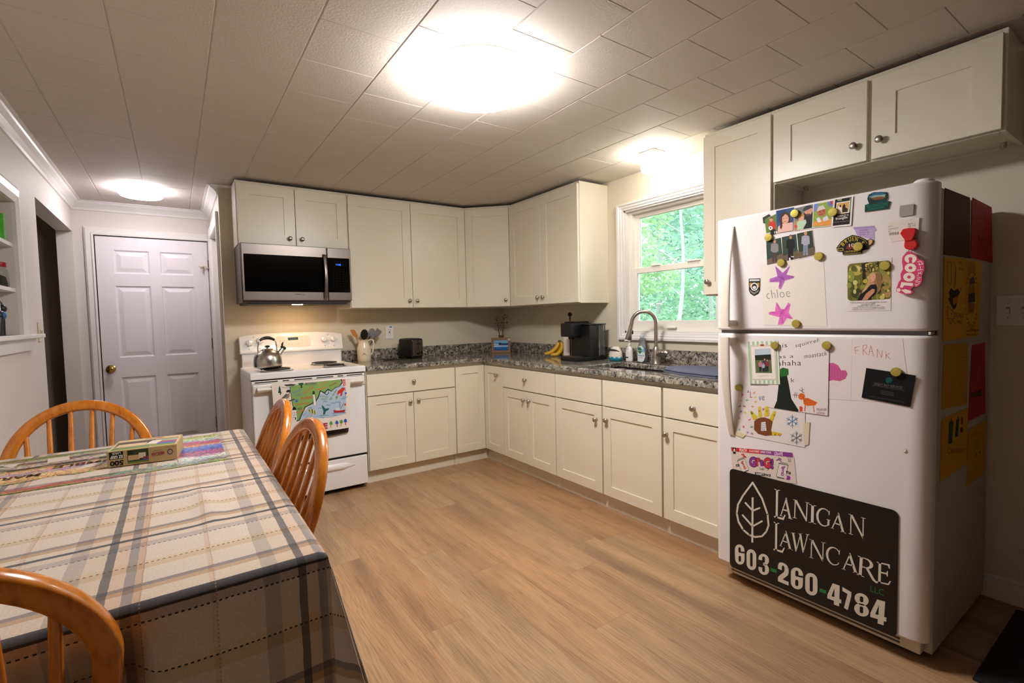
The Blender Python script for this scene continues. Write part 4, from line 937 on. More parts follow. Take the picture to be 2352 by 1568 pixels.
# striped photo card
s = Sheet(FP, NF, .0050); s.base(pp_(FC, (290, 150), (604, 140), (624, 575), (315, 570)), '#E5E4DA')
for k in range(7): a = .03+k/7.; s.poly(pp_(FC, (290+a*314, 150-a*10), (290+(a+.07)*314, 150-(a+.07)*10), (315+(a+.07)*309, 570+(a+.07)*5), (315+a*309, 570+a*5)), '#A9C3A2')
s.poly(pp_(FC, (322, 185), (580, 180), (592, 535), (345, 535)), '#CFC9B4').poly(pp_(FC, (335, 200), (565, 195), (578, 520), (352, 520)), '#E9E0D8').poly(pp_(FC, (370, 222), (530, 216), (545, 463), (380, 462)), '#5C6A44').poly(pp_(FC, (370, 222), (530, 216), (533, 275), (372, 285)), '#B9C3CC').poly(pp_(FC, (372, 285), (533, 275), (536, 330), (375, 335)), '#232B1E')
for x, c_, h_ in ((428, '#B9748A', 120), (470, '#3A3F5A', 140), (497, '#7A3034', 130), (458, '#9FB0B4', 95)): person_print(s, FC, x, 455-h_, h_, '#6A4A36', c_, '#20202A', w=.16)
s.line(pp_(FC, (400, 492), (510, 490)), .8, '#B9B2A8').poly(pp_(FC, (425, 178), (465, 175), (462, 192), (430, 193)), '#B03030')
s.make('photo_card', 'green and white striped card with a family photo, pinned over the squirrel drawing', 'card')
# handprint turkey sheet
s = Sheet(FP, NF, .0012); s.base(pp_(FC, (212, 610), (500, 600), (872, 680), (868, 1208), (290, 1092), (165, 1060)), '#E2DAD4')
rg = random.Random(3)
for x, y, c_ in ((245, 680, '#C0539B'), (300, 650, '#4F74B8'), (362, 660, '#DA8A3B'), (372, 705, '#E0C24A'), (230, 740, '#E3B445'), (290, 735, '#4FA08A'), (375, 752, '#E3A23C'), (215, 795, '#7A6FB4'), (262, 795, '#C2506A'), (345, 798, '#E29A4A'), (230, 850, '#5C83B8'), (272, 860, '#E2C44C'), (215, 912, '#DE7A4A'), (315, 930, '#D65A9A'), (255, 1000, '#CE4B5E'), (335, 1002, '#4F9C78'), (212, 1028, '#7FB4B0'), (295, 1055, '#9A8BC4'), (340, 1068, '#C95C92'), (452, 825, '#C8558E')):
    for k in range(3): a = k*PI/3+rg.random(); s.line(pp_(FC, (x-13*math.cos(a), y-13*math.sin(a)), (x+13*math.cos(a), y+13*math.sin(a))), .9, c_)
scrawl(s, 'I   L', FC, (235, 705), (345, 710), (235, 645), '#C06A9A', 0); scrawl(s, 've', FC, (405, 740), (465, 735), (405, 695), '#8A80B0', 0)
YEL = '#D6BE34'
for f_ in ([(320, 855), (335, 840), (395, 900), (372, 935), (350, 930)], [(400, 800), (425, 795), (442, 905), (405, 905)], [(470, 800), (505, 795), (512, 890), (460, 900)], [(550, 845), (580, 845), (545, 950), (512, 925)], [(535, 1045), (635, 1065), (630, 1085), (540, 1085)]): s.poly(pp_(FC, *f_), YEL)
s.poly(pp_(FC, (362, 945), (400, 915), (460, 905), (520, 925), (545, 950), (530, 1030), (540, 1085), (470, 1090), (400, 1070), (360, 1030)), '#7A4528').poly(pp_(FC, (432, 955), (475, 950), (485, 1040), (430, 1042)), '#E3DEDA')
for i, t_ in enumerate(('Love', 'One', 'and', 'Think')): s.text(t_, FC(436, 975+i*20), FC(476, 974+i*20), FC(436, 961+i*20), '#4A6A8A')
for ch, x, y in (('F', 340, 870), ('R', 415, 845), ('A', 487, 845), ('N', 560, 885), ('K', 575, 1080)): s.text(ch, FC(x-8, y+10), FC(x+8, y+10), FC(x-8, y-12), '#2A2A20')
s.line(pp_(FC, (330, 850), (345, 870)), 2.4, '#3F7A34').line(pp_(FC, (605, 1072), (618, 1095)), 1.2, '#B33A2A')
def flake(cx, cy, r, c_):
    for k in range(3):
        a = k*PI/3+.5; s.line(pp_(FC, (cx-r*math.cos(a), cy-r*math.sin(a)), (cx+r*math.cos(a), cy+r*math.sin(a))), 1.3, c_)
    for k in range(6):
        a = k*PI/3+.5
        for q_ in (-.5, .5): s.line(pp_(FC, (cx+r*.55*math.cos(a), cy+r*.55*math.sin(a)), (cx+r*.85*math.cos(a+q_*.7), cy+r*.85*math.sin(a+q_*.7))), .9, c_)
flake(742, 945, 62, '#4F86B4'); flake(785, 1110, 64, '#5F6F74')
s.make('drawing', 'white sheet with a brown and yellow handprint turkey and two snowflakes', 'drawing')
s = Sheet(FP, NF, .0022); s.base(pp_(FC, (850, 965), (918, 950), (905, 1175), (862, 1190)), '#D9CFAE'); s.make('tape_strip', 'yellowed tape on the right edge of the handprint sheet', 'tape', 'tape strips')
s = Sheet(FP, NF, .0022); s.base(pp_(FC, (160, 1045), (285, 1075), (245, 1112), (150, 1070)), '#D9CFAE'); s.make('tape_strip', 'yellowed tape on the lower left corner of the handprint sheet', 'tape', 'tape strips')
# black business card
s = Sheet(FP, NF, .0035); s.base(pp_(FD_, (395, 412), (893, 487), (835, 802), (348, 708)), '#0C0C10')
s.disc(FD_(621, 535), 7.6, 7.2, '#12474C').text('GREAT BAY SERVICES', FD_(472, 578), FD_(757, 622), FD_(474, 556), '#6E6A68').text('SUPPORTING MEANINGFUL LIVES', FD_(452, 588), FD_(775, 642), FD_(453, 577), '#5A5654')
for y in (645, 660, 675): s.line(pp_(FD_, (540, y-6), (670, y+14)), .6, '#6A6664')
s.text('A PRIVATE NONPROFIT ORGANIZATION', FD_(415, 697), FD_(772, 760), FD_(416, 687), '#55514F').make('business_card', 'black business card with pale lettering held under a gold magnet', 'card')
# soda carton panel
s = Sheet(FP, NF, .0010); s.base(pp_(FC, (128, 1205), (742, 1260), (760, 1320), (785, 1570), (150, 1500), (130, 1280)), '#DCCEC2')
s.poly(pp_(FC, (128, 1205), (430, 1232), (430, 1274), (134, 1245)), '#C8323B').poly(pp_(FC, (430, 1232), (742, 1260), (750, 1308), (430, 1274)), '#8A3C8E')
s.poly(pp_(FC, (146, 1207), (176, 1210), (176, 1272), (150, 1270)), '#16120F').text('8', FC(153, 1250), FC(171, 1252), FC(153, 1218), WHITE, .03)
s.text('PEACH', FC(212, 1250), FC(286, 1253), FC(212, 1218), '#F0D9D0', .03).text('FLAVORED', FC(313, 1253), FC(412, 1260), FC(313, 1232), '#F0D9D0', .02).text('HARD SODA', FC(424, 1262), FC(530, 1270), FC(424, 1240), '#F0D9D0', .02).text('GRAPE', FC(560, 1285), FC(647, 1290), FC(560, 1252), '#E6CDE0', .03)
def bubble(t_, x0, y0, x1, y1, h, c_, dy=0):
    s.text(t_, FC(x0-4, y0+5), FC(x1+4, y1+5), FC(x0-4, y0-h-5), '#2B1520', .09); s.text(t_, FC(x0, y0), FC(x1, y1), FC(x0, y0-h), c_, .06)
bubble('G', 312, 1398, 380, 1405, 98, '#8B3C92'); bubble('r', 384, 1390, 420, 1393, 78, '#C83A4A'); bubble('a', 420, 1395, 455, 1398, 62, '#8B3C92'); bubble('G', 456, 1412, 525, 1420, 105, '#C83A4A'); bubble('!', 532, 1420, 552, 1424, 100, '#8B3C92')
s.line(pp_(FC, (415, 1412), (430, 1425), (418, 1432)), .9, INK).line(pp_(FC, (440, 1415), (440, 1432), (455, 1432), (455, 1416), (440, 1415)), .9, INK).line(pp_(FC, (468, 1418), (472, 1424)), .9, INK).line(pp_(FC, (488, 1420), (506, 1422), (492, 1438)), .9, INK)
def can(cx, cy, w_, h, tilt, t_, c_):
    a = math.radians(tilt); f = lambda x, y: FC(cx+x*math.cos(a)-y*math.sin(a), cy+x*math.sin(a)+y*math.cos(a))
    s.poly([f(-w_, -h), f(-w_*.7, -h*1.2), f(w_*.7, -h*1.2), f(w_, -h), f(w_, h), f(w_*.7, h*1.15), f(-w_*.7, h*1.15), f(-w_, h)], '#4A4644').poly([f(-w_*.92, -h*.9), f(w_*.92, -h*.9), f(w_*.92, h), f(-w_*.92, h)], '#E2D8D0').poly([f(-w_*.8, -h*1.14), f(w_*.8, -h*1.14), f(w_*.85, -h*.98), f(-w_*.85, -h*.98)], '#A9A4A0')
    s.text(t_, f(-w_*.3, h*.75), f(-w_*.3, -h*.7), f(w_*.55, h*.75), c_, .05)
can(250, 1385, 38, 62, -22, 'Grog!', '#C23A3A'); can(642, 1440, 48, 68, 12, 'Grog!', '#8B3C92')
s.poly(pp_(FC, (176, 1378), (212, 1372), (214, 1395), (180, 1400)), '#16120F').text('6X', FC(184, 1396), FC(206, 1392), FC(184, 1380), WHITE).poly(pp_(FC, (682, 1438), (728, 1458), (722, 1478), (680, 1460)), '#16120F').text('6X', FC(690, 1462), FC(716, 1472), FC(692, 1447), WHITE)
s.poly(pp_(FC, (368, 1453), (468, 1465), (468, 1492), (370, 1484)), '#16120F').text('VARIETY', FC(376, 1480), FC(462, 1488), FC(376, 1460), WHITE, .03).text('PACK', FC(474, 1494), FC(530, 1500), FC(474, 1470), '#16120F', .03)
for pth in ([(232, 1275), (262, 1290), (280, 1305), (250, 1300)], [(248, 1270), (258, 1282)]): s.line(pp_(FC, *pth), 2., '#C8323B')
for pth in ([(585, 1335), (605, 1325), (632, 1345)], [(605, 1312), (632, 1325)]): s.line(pp_(FC, *pth), 2., '#8B3C92')
s.line(pp_(FC, (710, 1275), (690, 1310), (732, 1315), (710, 1275)), .6, '#6B6258').text('52', FC(700, 1350), FC(730, 1352), FC(700, 1325), '#4A443E').disc(FC(700, 1510), 5.5, 5., '#8B3C92').disc(FC(672, 1505), 4., 4., '#DCC6C8')
s.make('carton_panel', 'torn soda variety pack carton panel tucked behind the black lawncare sign', 'carton')

# ---- the big black sign
s = Sheet(FP, NF, .0030, .0012)
TLp, TRp, BRp, BLp = FS(-8, 128), FS(1382, 470), FS(1345, 1505), FS(-12, 922)
A, B, C_, D_ = FP(*TLp), FP(*TRp), FP(*BRp), FP(*BLp)
ya, yb = (A.y+D_.y)/2, (B.y+C_.y)/2; za, zb_ = (A.z+B.z)/2, (C_.z+D_.z)/2
mbp = rrect(min(ya, yb), max(ya, yb), zb_, za, .02, 6)
s.mb.prism(mbp[::-1], lambda a, b: (FX-.0042, a, b), lambda a, b: (FX-.0030, a, b), s.mi(M('sign_black', '#0D0C0B', .4))); s.k = 1
LET = P('#D9D0BE')
def ser(x0, x1, y, t=.045, up=1): return [(x0, y), (x1, y), (x1-.02, y+up*t*.5), ((x0+x1)/2+.06, y+up*t), ((x0+x1)/2-.06, y+up*t), (x0+.02, y+up*t*.5)]
def G_I(): return 1*.42, [[(.14, 0), (.28, 0), (.28, 1), (.14, 1)], ser(0, .42, 0), ser(0, .42, 1, .045, -1)]
def G_L(): return .74, [[(.12, 0), (.25, 0), (.25, 1), (.12, 1)], ser(0, .38, 1, .04, -1), [(0, 0), (.62, 0), (.74, .20), (.68, .2), (.56, .07), (.25, .06), (.05, .05)]]
def G_A(): return .92, [[(.06, 0), (.13, 0), (.50, .92), (.46, 1.0)], [(.44, 1.02), (.50, 1.02), (.88, 0), (.72, 0), (.42, .84)], [(.22, .33), (.66, .33), (.64, .40), (.25, .40)], ser(0, .24, 0, .035), ser(.62, .98, 0, .04)]
def G_N(): return 1.0, [[(.12, 0), (.18, 0), (.18, .95), (.12, .95)], [(.08, 1), (.24, 1), (.86, .06), (.86, -.02), (.80, -.02)], [(.80, 0), (.86, 0), (.86, 1), (.80, 1)], ser(.02, .30, 0, .035), ser(0, .22, 1, .035, -1), ser(.70, .98, 1, .035, -1)]
def cgl(): 
    o = arc((.52, .5), .52, .52, 45, 318, 22); i_ = arc((.56, .5), .40, .46, 318, 45, 22); quads = []
    i_ = i_[::-1]
    for k in range(22): quads.append([o[k], o[k+1], i_[k+1], i_[k]])
    return quads
def G_C(): return .98, cgl()+[[(.86, .70), (.92, .70), (.94, .98), (.90, .92), (.86, .86)], [(.86, .14), (.92, .22), (.88, .24), (.83, .18)]]
def G_G(): return 1.02, cgl()+[[(.86, .70), (.91, .70), (.93, .98), (.89, .92), (.85, .86)], [(.80, .08), (.93, .12), (.93, .42), (.80, .42)], ser(.70, 1.02, .44, .035, -1)]
def G_W(): return 1.25, [[(.08, 1), (.22, 1), (.46, .10), (.40, -.02), (.36, -.02)], [(.38, -.02), (.43, -.02), (.68, .95), (.62, .95)], [(.56, 1), (.70, 1), (.92, .10), (.87, -.02), (.83, -.02)], [(.85, -.02), (.90, -.02), (1.16, 1), (1.10, 1)], ser(0, .30, 1, .035, -1), ser(.5, .78, 1, .03, -1), ser(1.0, 1.25, 1, .035, -1)]
def G_R():
    o = arc((.42, .74), .34, .26, 90, -90, 10); i_ = arc((.40, .74), .20, .20, 90, -90, 10)
    return .98, [[(.12, 0), (.26, 0), (.26, 1), (.12, 1)], ser(0, .40, 0), [(0, 1), (.42, 1), (.42, .95), (.05, .95)]]+[[o[k], o[k+1], i_[k+1], i_[k]] for k in range(10)]+[[(.26, .48), (.44, .48), (.44, .54), (.26, .54)], [(.42, .50), (.56, .50), (.88, .06), (1.04, -.06), (.92, -.08), (.76, .0)]]
def G_E(): return .78, [[(.12, 0), (.26, 0), (.26, 1), (.12, 1)], [(0, 1), (.70, 1), (.72, .80), (.67, .80), (.60, .93), (.26, .94), (.05, .95)], [(.26, .49), (.54, .49), (.58, .40), (.62, .40), (.62, .66), (.58, .66), (.54, .56), (.26, .56)], [(0, 0), (.68, 0), (.80, .22), (.74, .22), (.64, .07), (.26, .06), (.05, .05)]]
GL = dict(I=G_I, L=G_L, A=G_A, N=G_N, C=G_C, G=G_G, W=G_W, R=G_R, E=G_E)
def serif_line(s, items, mat):
    """items: (letter, left-baseline px, right-baseline px, left-top px)"""
    for ch, bl, br, tl in items:
        w_, polys = GL[ch](); s.shape([[(x/w_, y) for x, y in p] for p in polys], FS(*bl), FS(*br), FS(*tl), mat)
serif_line(s, [('L', (350, 522), (447, 552), (354, 290)), ('A', (397, 510), (498, 541), (400, 352)), ('N', (500, 525), (642, 560), (506, 376)), ('I', (632, 565), (698, 581), (636, 415)), ('G', (695, 578), (815, 610), (700, 437)), ('A', (815, 610), (935, 655), (818, 468)), ('N', (958, 656), (1106, 700), (960, 494))], LET)
serif_line(s, [('L', (345, 790), (440, 820), (348, 560)), ('A', (393, 755), (500, 792), (396, 620)), ('W', (485, 795), (638, 815), (490, 648)), ('N', (636, 850), (775, 888), (640, 700)), ('C', (775, 890), (892, 930), (780, 750)), ('A', (905, 946), (1040, 985), (905, 800)), ('R', (1025, 990), (1195, 1050), (1035, 835)), ('E', (1185, 1052), (1306, 1082), (1190, 885))], LET)
lo_ = [(178, 240), (100, 345), (58, 420), (48, 490), (62, 560), (100, 625), (150, 668), (200, 685), (255, 678), (290, 640), (308, 590), (300, 500), (255, 370), (178, 240)]
s.line(pp_(FS, *lo_), 4.2, LET).line(pp_(FS, (178, 365), (175, 725)), 4.4, LET)
for pth in ([(118, 405), (178, 470), (235, 448)], [(95, 505), (178, 598), (255, 555)]): s.line(pp_(FS, *pth), 4., LET)
dg_ = [('6', (35, 905), (113, 915), (32, 742)), ('0', (128, 945), (208, 962), (128, 778)), ('3', (225, 985), (312, 1003), (225, 815)), ('2', (385, 1045), (472, 1082), (385, 880)), ('6', (490, 1100), (588, 1122), (492, 925)), ('0', (608, 1150), (708, 1172), (608, 970)), ('4', (788, 1215), (902, 1258), (792, 1048)), ('7', (912, 1255), (985, 1300), (912, 1092)), ('8', (1008, 1315), (1128, 1348), (1010, 1130)), ('4', (1138, 1370), (1268, 1412), (1150, 1180))]
def rr_(x0, x1, y0, y1, r, n=6):
    rx = min(r, (x1-x0)/2); ry = min(r*.55, (y1-y0)/2); o = []
    for cx, cy, s0 in ((x1-rx, y1-ry, 0), (x0+rx, y1-ry, 90), (x0+rx, y0+ry, 180), (x1-rx, y0+ry, 270)):
        o += [(cx+rx*math.cos(math.radians(s0+90*i/n)), cy+ry*math.sin(math.radians(s0+90*i/n))) for i in range(n+1)]
    return o
INKS = M('sign_black', '#0D0C0B', .4)
DG = {'0': ([rr_(0, 1, 0, 1, .5)], [rr_(.37, .63, .16, .84, .13)]),
      '6': ([rr_(0, 1, 0, 1, .5)], [rr_(.37, .63, .14, .44, .13), rr_(.37, .63, .58, .86, .13), [(.60, .58), (1.02, .58), (1.02, .66), (.60, .66)]]),
      '8': ([rr_(.02, .98, .48, 1, .48), rr_(0, 1, 0, .55, .5)], [rr_(.38, .62, .13, .43, .12), rr_(.38, .62, .61, .87, .12)]),
      '3': ([rr_(0, 1, .46, 1, .5), rr_(0, 1, 0, .56, .5)], [rr_(.36, .62, .13, .45, .12), rr_(.36, .62, .58, .87, .12), [(-.02, .34), (.40, .34), (.40, .68), (-.02, .68)], [(.36, .42), (.44, .42), (.44, .60), (.36, .60)]]),
      '2': ([[(0, .62), (0, .78), (.12, .94), (.35, 1), (.65, 1), (.88, .94), (1, .78), (1, .62), (.92, .48), (.55, .26), (.46, .18), (1, .18), (1, 0), (0, 0), (0, .17), (.12, .30), (.55, .56), (.62, .66), (.62, .80), (.55, .87), (.44, .87), (.37, .80), (.37, .62)]], []),
      '4': ([[(.36, 1), (.86, 1), (.86, .36), (1., .36), (1., .18), (.86, .18), (.86, 0), (.48, 0), (.48, .18), (0, .18), (0, .36)]], [[(.50, .80), (.50, .36), (.30, .36)]]),
      '7': ([[(0, 1), (1, 1), (1, .80), (.60, 0), (.18, 0), (.58, .80), (0, .80)]], [])}
for ch, bl, br, tl in dg_:
    fl, ho = DG[ch]; s.shape(fl, FS(*bl), FS(*br), FS(*tl), LET); s.shape(ho, FS(*bl), FS(*br), FS(*tl), INKS)
GRN = P('#2E7A3C')
s.poly(pp_(FS, (326, 935), (374, 952), (374, 980), (326, 964)), GRN).poly(pp_(FS, (725, 1102), (780, 1120), (780, 1150), (725, 1132)), GRN)
s.text('LLC', FS(1142, 1128), FS(1252, 1165), FS(1142, 1080), GRN, -.01)
s.make('magnetic_sign', 'large black magnetic lawncare sign with leaf outline and phone number on the fridge door', 'sign')

# ---- round gold magnets
GM = M('gold_cap', '#BDAE55', .32, .7)
gproto = None
def gmag(u, v, label, off=.001):
    q = FP(u, v); q = onx(u, v, FX-off-.005)
    global gproto
    if gproto is None:
        gproto = thing('round_magnet', label, 'magnet', (0, 0, 0), 'round gold magnets on the refrigerator')
        part('cap', MB().lathe([(.0148, 0), (.0158, -.0012), (.0158, -.0075), (.0145, -.0092), (.004, -.0096)], seg=28, axis='x'), GM, gproto, smooth=40)
        part('magnet_core', MB().lathe([(.0125, .0008), (.0125, -.002)], seg=20, axis='x'), M('ferrite', '#26221E', .6), gproto)
        o = gproto
    else:
        o = copy_tree(gproto); o['label'] = label
    o.location = (FX-off, q.y, q.z)
for u, v, off, lab in ((1825, 490, .0040, 'round gold magnet between the portrait photo and the photo of a capped adult'), (1913, 487, .0045, 'round gold magnet between the baby photo and the dark couple card'), (1765, 545, .0025, 'round gold magnet below the football child photo'), (1880, 588, .0024, 'round gold magnet at the right end of the three-child photo strip'), (1794, 603, .0024, 'round gold magnet at the bottom of the three-child photo strip'), (1828, 743, .0014, 'round gold magnet on the bottom edge of the crayon sea star drawing'),
    (1971, 566, .0052, 'round gold magnet covering the right part of the arched team magnet'), (2032, 610, .0016, 'round gold magnet on the graduation invitation'), (1779, 793, .0062, 'round gold magnet on the striped family photo card'), (1898, 793, .0042, 'round gold magnet on the right corner of the antlered animal drawing'), (1696, 890, .0024, 'round gold magnet on the corner of the handprint turkey sheet'), (2058, 854, .0048, 'round gold magnet on the black business card')): gmag(u, v, lab, off)

# ---- coloured papers on the side
SP = lambda u, v: ony(u, v, FSIDE)
NS = (0, -1, 0); FG = Zm(2120, 400, 3.918); FH = Zm(2120, 760, 3.918); GSP = 'coloured papers on the refrigerator side'
MK = '#241C0C'
s = Sheet(SP, NS, .0006); s.base(pp_(FG, (193, 122), (420, 212), (422, 758), (182, 722)), '#4A1F1C'); s.poly(pp_(FG, (252, 145), (345, 185), (340, 202), (255, 162)), '#5A2E2A'); s.make('coloured_paper', 'dark maroon paper taped at the top front of the refrigerator side', 'paper', GSP)
s = Sheet(SP, NS, .0012); s.base(pp_(FG, (437, 208), (612, 298), (622, 796), (428, 752)), '#B3201A'); s.poly(pp_(FG, (472, 230), (568, 285), (568, 305), (472, 250)), '#BF4A42').text('THE', FG(485, 380), FG(560, 400), FG(487, 325), '#5A0D0A').text('Rex', FG(490, 600), FG(555, 620), FG(490, 550), '#5A0D0A').make('coloured_paper', 'bright red paper taped at the top rear of the refrigerator side', 'paper', GSP)
s = Sheet(SP, NS, .0014); s.base(pp_(FG, (185, 742), (380, 765), (355, 1475), (172, 1505)), '#D9A514')
s.poly(pp_(FG, (225, 1060), (245, 1022), (275, 1050), (305, 1028), (325, 1060), (310, 1100), (290, 1200), (268, 1218), (245, 1180), (220, 1120), (235, 1105)), MK).poly(pp_(FG, (260, 1120), (310, 1092), (300, 1150), (265, 1180)), '#C77A1E')
for pth in ([(212, 785), (248, 795), (245, 995), (215, 970), (212, 785)], [(265, 780), (290, 840), (272, 1020)], [(290, 840), (285, 1000)], [(340, 1010), (318, 1080)], [(215, 1185), (280, 1250), (275, 1300), (212, 1300), (215, 1185)], [(225, 1310), (240, 1350), (262, 1310), (285, 1345)]): s.line(pp_(FG, *pth), 1., MK)
s.text('MY', FG(315, 812), FG(345, 815), FG(315, 785), MK).text('IDEAS', FG(315, 860), FG(368, 868), FG(315, 835), MK).text('SCALE', FG(285, 1285), FG(355, 1290), FG(285, 1245), MK).text('PIN', FG(300, 1345), FG(340, 1345), FG(300, 1312), MK).disc(FG(252, 1255), 2, 2.4, '#8A6A10')
s.make('coloured_paper', 'yellow paper with a black and orange bird drawing beside the freezer door edge', 'paper', GSP)
s = Sheet(SP, NS, .0008); s.base(pp_(FG, (382, 770), (525, 795), (495, 1455), (358, 1472)), '#D9A514')
rg = random.Random(5)
for k in range(60):
    a = 2*PI*k/60; r_ = 1+.12*(k % 2); x, y = 432+46*r_*math.cos(a), 1120+235*r_*math.sin(a); s.line(pp_(FG, (x, y), (x+8*math.cos(a), y+16*math.sin(a))), 1.1, MK)
s.poly(pp_(FG, (420, 940), (450, 920), (462, 980), (410, 990)), '#4A4A50').poly(pp_(FG, (412, 990), (455, 985), (462, 1060), (405, 1070)), '#B07A2A').poly(pp_(FG, (402, 1075), (460, 1065), (462, 1150), (400, 1160)), '#3F4048').poly(pp_(FG, (400, 1165), (460, 1160), (450, 1240), (405, 1250)), '#A06A28')
s.poly(pp_(FG, (390, 785), (460, 790), (470, 860), (395, 870)), '#B98430').text('my dragon', FG(385, 1425), FG(498, 1415), FG(385, 1395), MK).text('hibernates', FG(385, 1450), FG(470, 1448), FG(385, 1432), MK)
s.make('coloured_paper', 'yellow paper with a spiky grey and brown animal drawing', 'paper', GSP)
s = Sheet(SP, NS, .0008); s.base(pp_(FH, (187, 122), (402, 108), (392, 655), (166, 706)), '#C9960F')
for k in range(16): s.disc(FH(320+rg.random()*65, 430+rg.random()*200), .8, 1., '#6A4A10', 6)
for k in range(3): s.line(pp_(FH, (320, 215+k*32), (385, 200+k*32)), .7, '#8A6A18')
s.make('coloured_paper', 'yellow paper with faint dots, front one of the middle row on the fridge side', 'paper', GSP)
s = Sheet(SP, NS, .0012); s.base(pp_(FH, (438, 130), (553, 102), (556, 738), (404, 810)), '#B3201A')
for pth in ([(445, 190), (508, 170)], [(440, 258), (505, 242)], [(432, 325), (510, 290)], [(508, 170), (512, 292)], [(435, 370), (530, 322)], [(525, 330), (528, 520)]): s.line(pp_(FH, *pth), 1.2, '#4A1212')
s.poly(pp_(FH, (425, 560), (520, 520), (525, 585), (425, 600)), '#5A1815').make('coloured_paper', 'red paper with dark lines, rear one of the middle row on the fridge side', 'paper', GSP)
s = Sheet(SP, NS, .0008); s.base(pp_(FH, (165, 795), (405, 690), (388, 1190), (150, 1355)), '#D19E12')
s.poly(pp_(FH, (230, 815), (270, 808), (258, 1010), (222, 1015)), '#2A4A44').poly(pp_(FH, (295, 795), (320, 790), (310, 950), (283, 955)), '#3A2A24').poly(pp_(FH, (242, 815), (250, 775), (258, 812)), '#8A2A1A').poly(pp_(FH, (303, 792), (311, 762), (316, 790)), '#3A3A20').disc(FH(346, 805), 3., 9., '#8A3A1A').disc(FH(342, 888), 3.4, 6., MK).text('Character', FH(215, 1105), FH(375, 1085), FH(215, 1050), '#A0401A').make('coloured_paper', 'yellow paper with drawn candles and orange writing, lower row on the fridge side', 'paper', GSP)
s = Sheet(SP, NS, .0008); s.base(pp_(FH, (408, 890), (563, 800), (552, 1265), (388, 1405)), '#D19E12')
for k in range(30):
    a = 2*PI*k/30; s.line(pp_(FH, (478+30*math.cos(a), 1130+120*math.sin(a)), (478+22*math.cos(a), 1130+100*math.sin(a))), .8, '#8A9A2A')
s.text('HUNGRY', FH(430, 955), FH(520, 920), FH(430, 930), '#8A6A18').disc(FH(475, 1112), 1.3, 4., '#5A6A18').disc(FH(508, 1090), 1.3, 4., '#5A6A18').line(pp_(FH, (470, 980), (478, 1030), (492, 985), (496, 1020)), 1., '#8A9A2A').make('coloured_paper', 'yellow paper with a faint green rabbit drawing, lower rear on the fridge side', 'paper', GSP)
# ================================================================ map towel over the oven handle
TY = SF-.054
TW = Zm(600, 840, 8.711)
TP = lambda u, v: ony(u, v, TY)
CLO = M('towel_cotton', '#E6DDD2', .9)
s = Sheet(TP, (0, -1, 0), 0, .0012)
outl = [(205, 345), (1785, 250), (1765, 800), (1750, 1235), (1500, 1275), (1000, 1345), (560, 1450), (290, 1480), (262, 1000), (235, 700)]
s.base(pp_(TW, *outl), CLO)
GRE, SEA, INKG = '#86A860', '#AFC4D6', '#1F4A36'
s.poly(pp_(TW, (720, 1080), (800, 1010), (880, 880), (1010, 780), (1110, 690), (1170, 560), (1330, 520), (1420, 500), (1600, 380), (1690, 420), (1700, 700), (1690, 960), (1400, 1030), (1050, 1050), (780, 1130)), SEA)
s.poly(pp_(TW, (570, 415), (880, 345), (1600, 268), (1620, 330), (1560, 400), (1480, 440), (1400, 500), (1330, 470), (1260, 540), (1180, 500), (1140, 620), (1090, 700), (1000, 760), (880, 820), (850, 880), (800, 980), (760, 1080), (715, 1100), (660, 1000), (620, 760)), GRE)
s.line(pp_(TW, (570, 415), (612, 700), (650, 900)), 1.3, INKG).line(pp_(TW, (1600, 268), (1622, 335), (1560, 402), (1480, 442), (1400, 502), (1335, 470), (1262, 542), (1182, 500), (1142, 622), (1092, 702), (1002, 762), (882, 822), (852, 882), (802, 982), (762, 1082), (715, 1102)), 2.6, INKG)
s.line(pp_(TW, (1600, 300), (1560, 395), (1480, 450), (1400, 495)), 1., '#9FB08A').line(pp_(TW, (1340, 470), (1350, 540), (1310, 580), (1265, 545)), 1.6, INKG)
for t_, a, b, c, col in (('Augusta', (860, 590), (1050, 425), (845, 545), '#D8662A'), ('Camden', (1100, 500), (1305, 450), (1095, 455), '#D8763A'), ('Portland', (795, 685), (1000, 650), (795, 625), '#C9542A'), ('Kennebunkport', (700, 800), (970, 760), (700, 755), '#D0562E'), ('WELLS', (720, 885), (810, 865), (720, 845), '#2A3A2A'), ('Ogunquit', (720, 970), (860, 905), (712, 920), '#D8662A'), ('SEBAGO', (615, 570), (815, 490), (608, 535), '#6D86B4'), ('LAKE', (680, 620), (820, 570), (672, 585), '#6D86B4'), ('Acadia', (1360, 415), (1505, 345), (1355, 385), '#A8332A'), ('Bangor', (1170, 420), (1330, 340), (1160, 375), '#D8863A'), ('BOOTHBAY', (1170, 620), (1345, 650), (1170, 575), '#8FA06A'), ('HARBOR', (1190, 680), (1320, 690), (1190, 640), '#8FA06A'), ('Bar Harbor', (1390, 690), (1520, 480), (1365, 660), '#7F8E4A'), ('YORK', (830, 1020), (920, 950), (820, 980), '#7FA3C4'), ('ATLANTIC', (880, 1060), (990, 960), (868, 1030), '#7FA3C4'), ('MOOSEHEAD', (885, 385), (1110, 370), (880, 335), '#5A5A66')): s.text(t_, TW(*a), TW(*b), TW(*c), col, .02)
s.poly(pp_(TW, (335, 540), (352, 470), (345, 450), (366, 392), (392, 470), (385, 490), (412, 550)), INKG).poly(pp_(TW, (372, 545), (392, 545), (392, 580), (374, 580)), '#4A3522').poly(pp_(TW, (735, 345), (845, 335), (835, 378), (800, 392), (760, 385)), '#1F5A3A').poly(pp_(TW, (785, 390), (815, 390), (822, 435), (790, 438)), '#4A3522')
s.poly(pp_(TW, (455, 375), (600, 360), (705, 372), (640, 400), (500, 410)), '#3E4A4A').line(pp_(TW, (410, 430), (540, 440), (640, 415)), .8, '#4A6A7A')
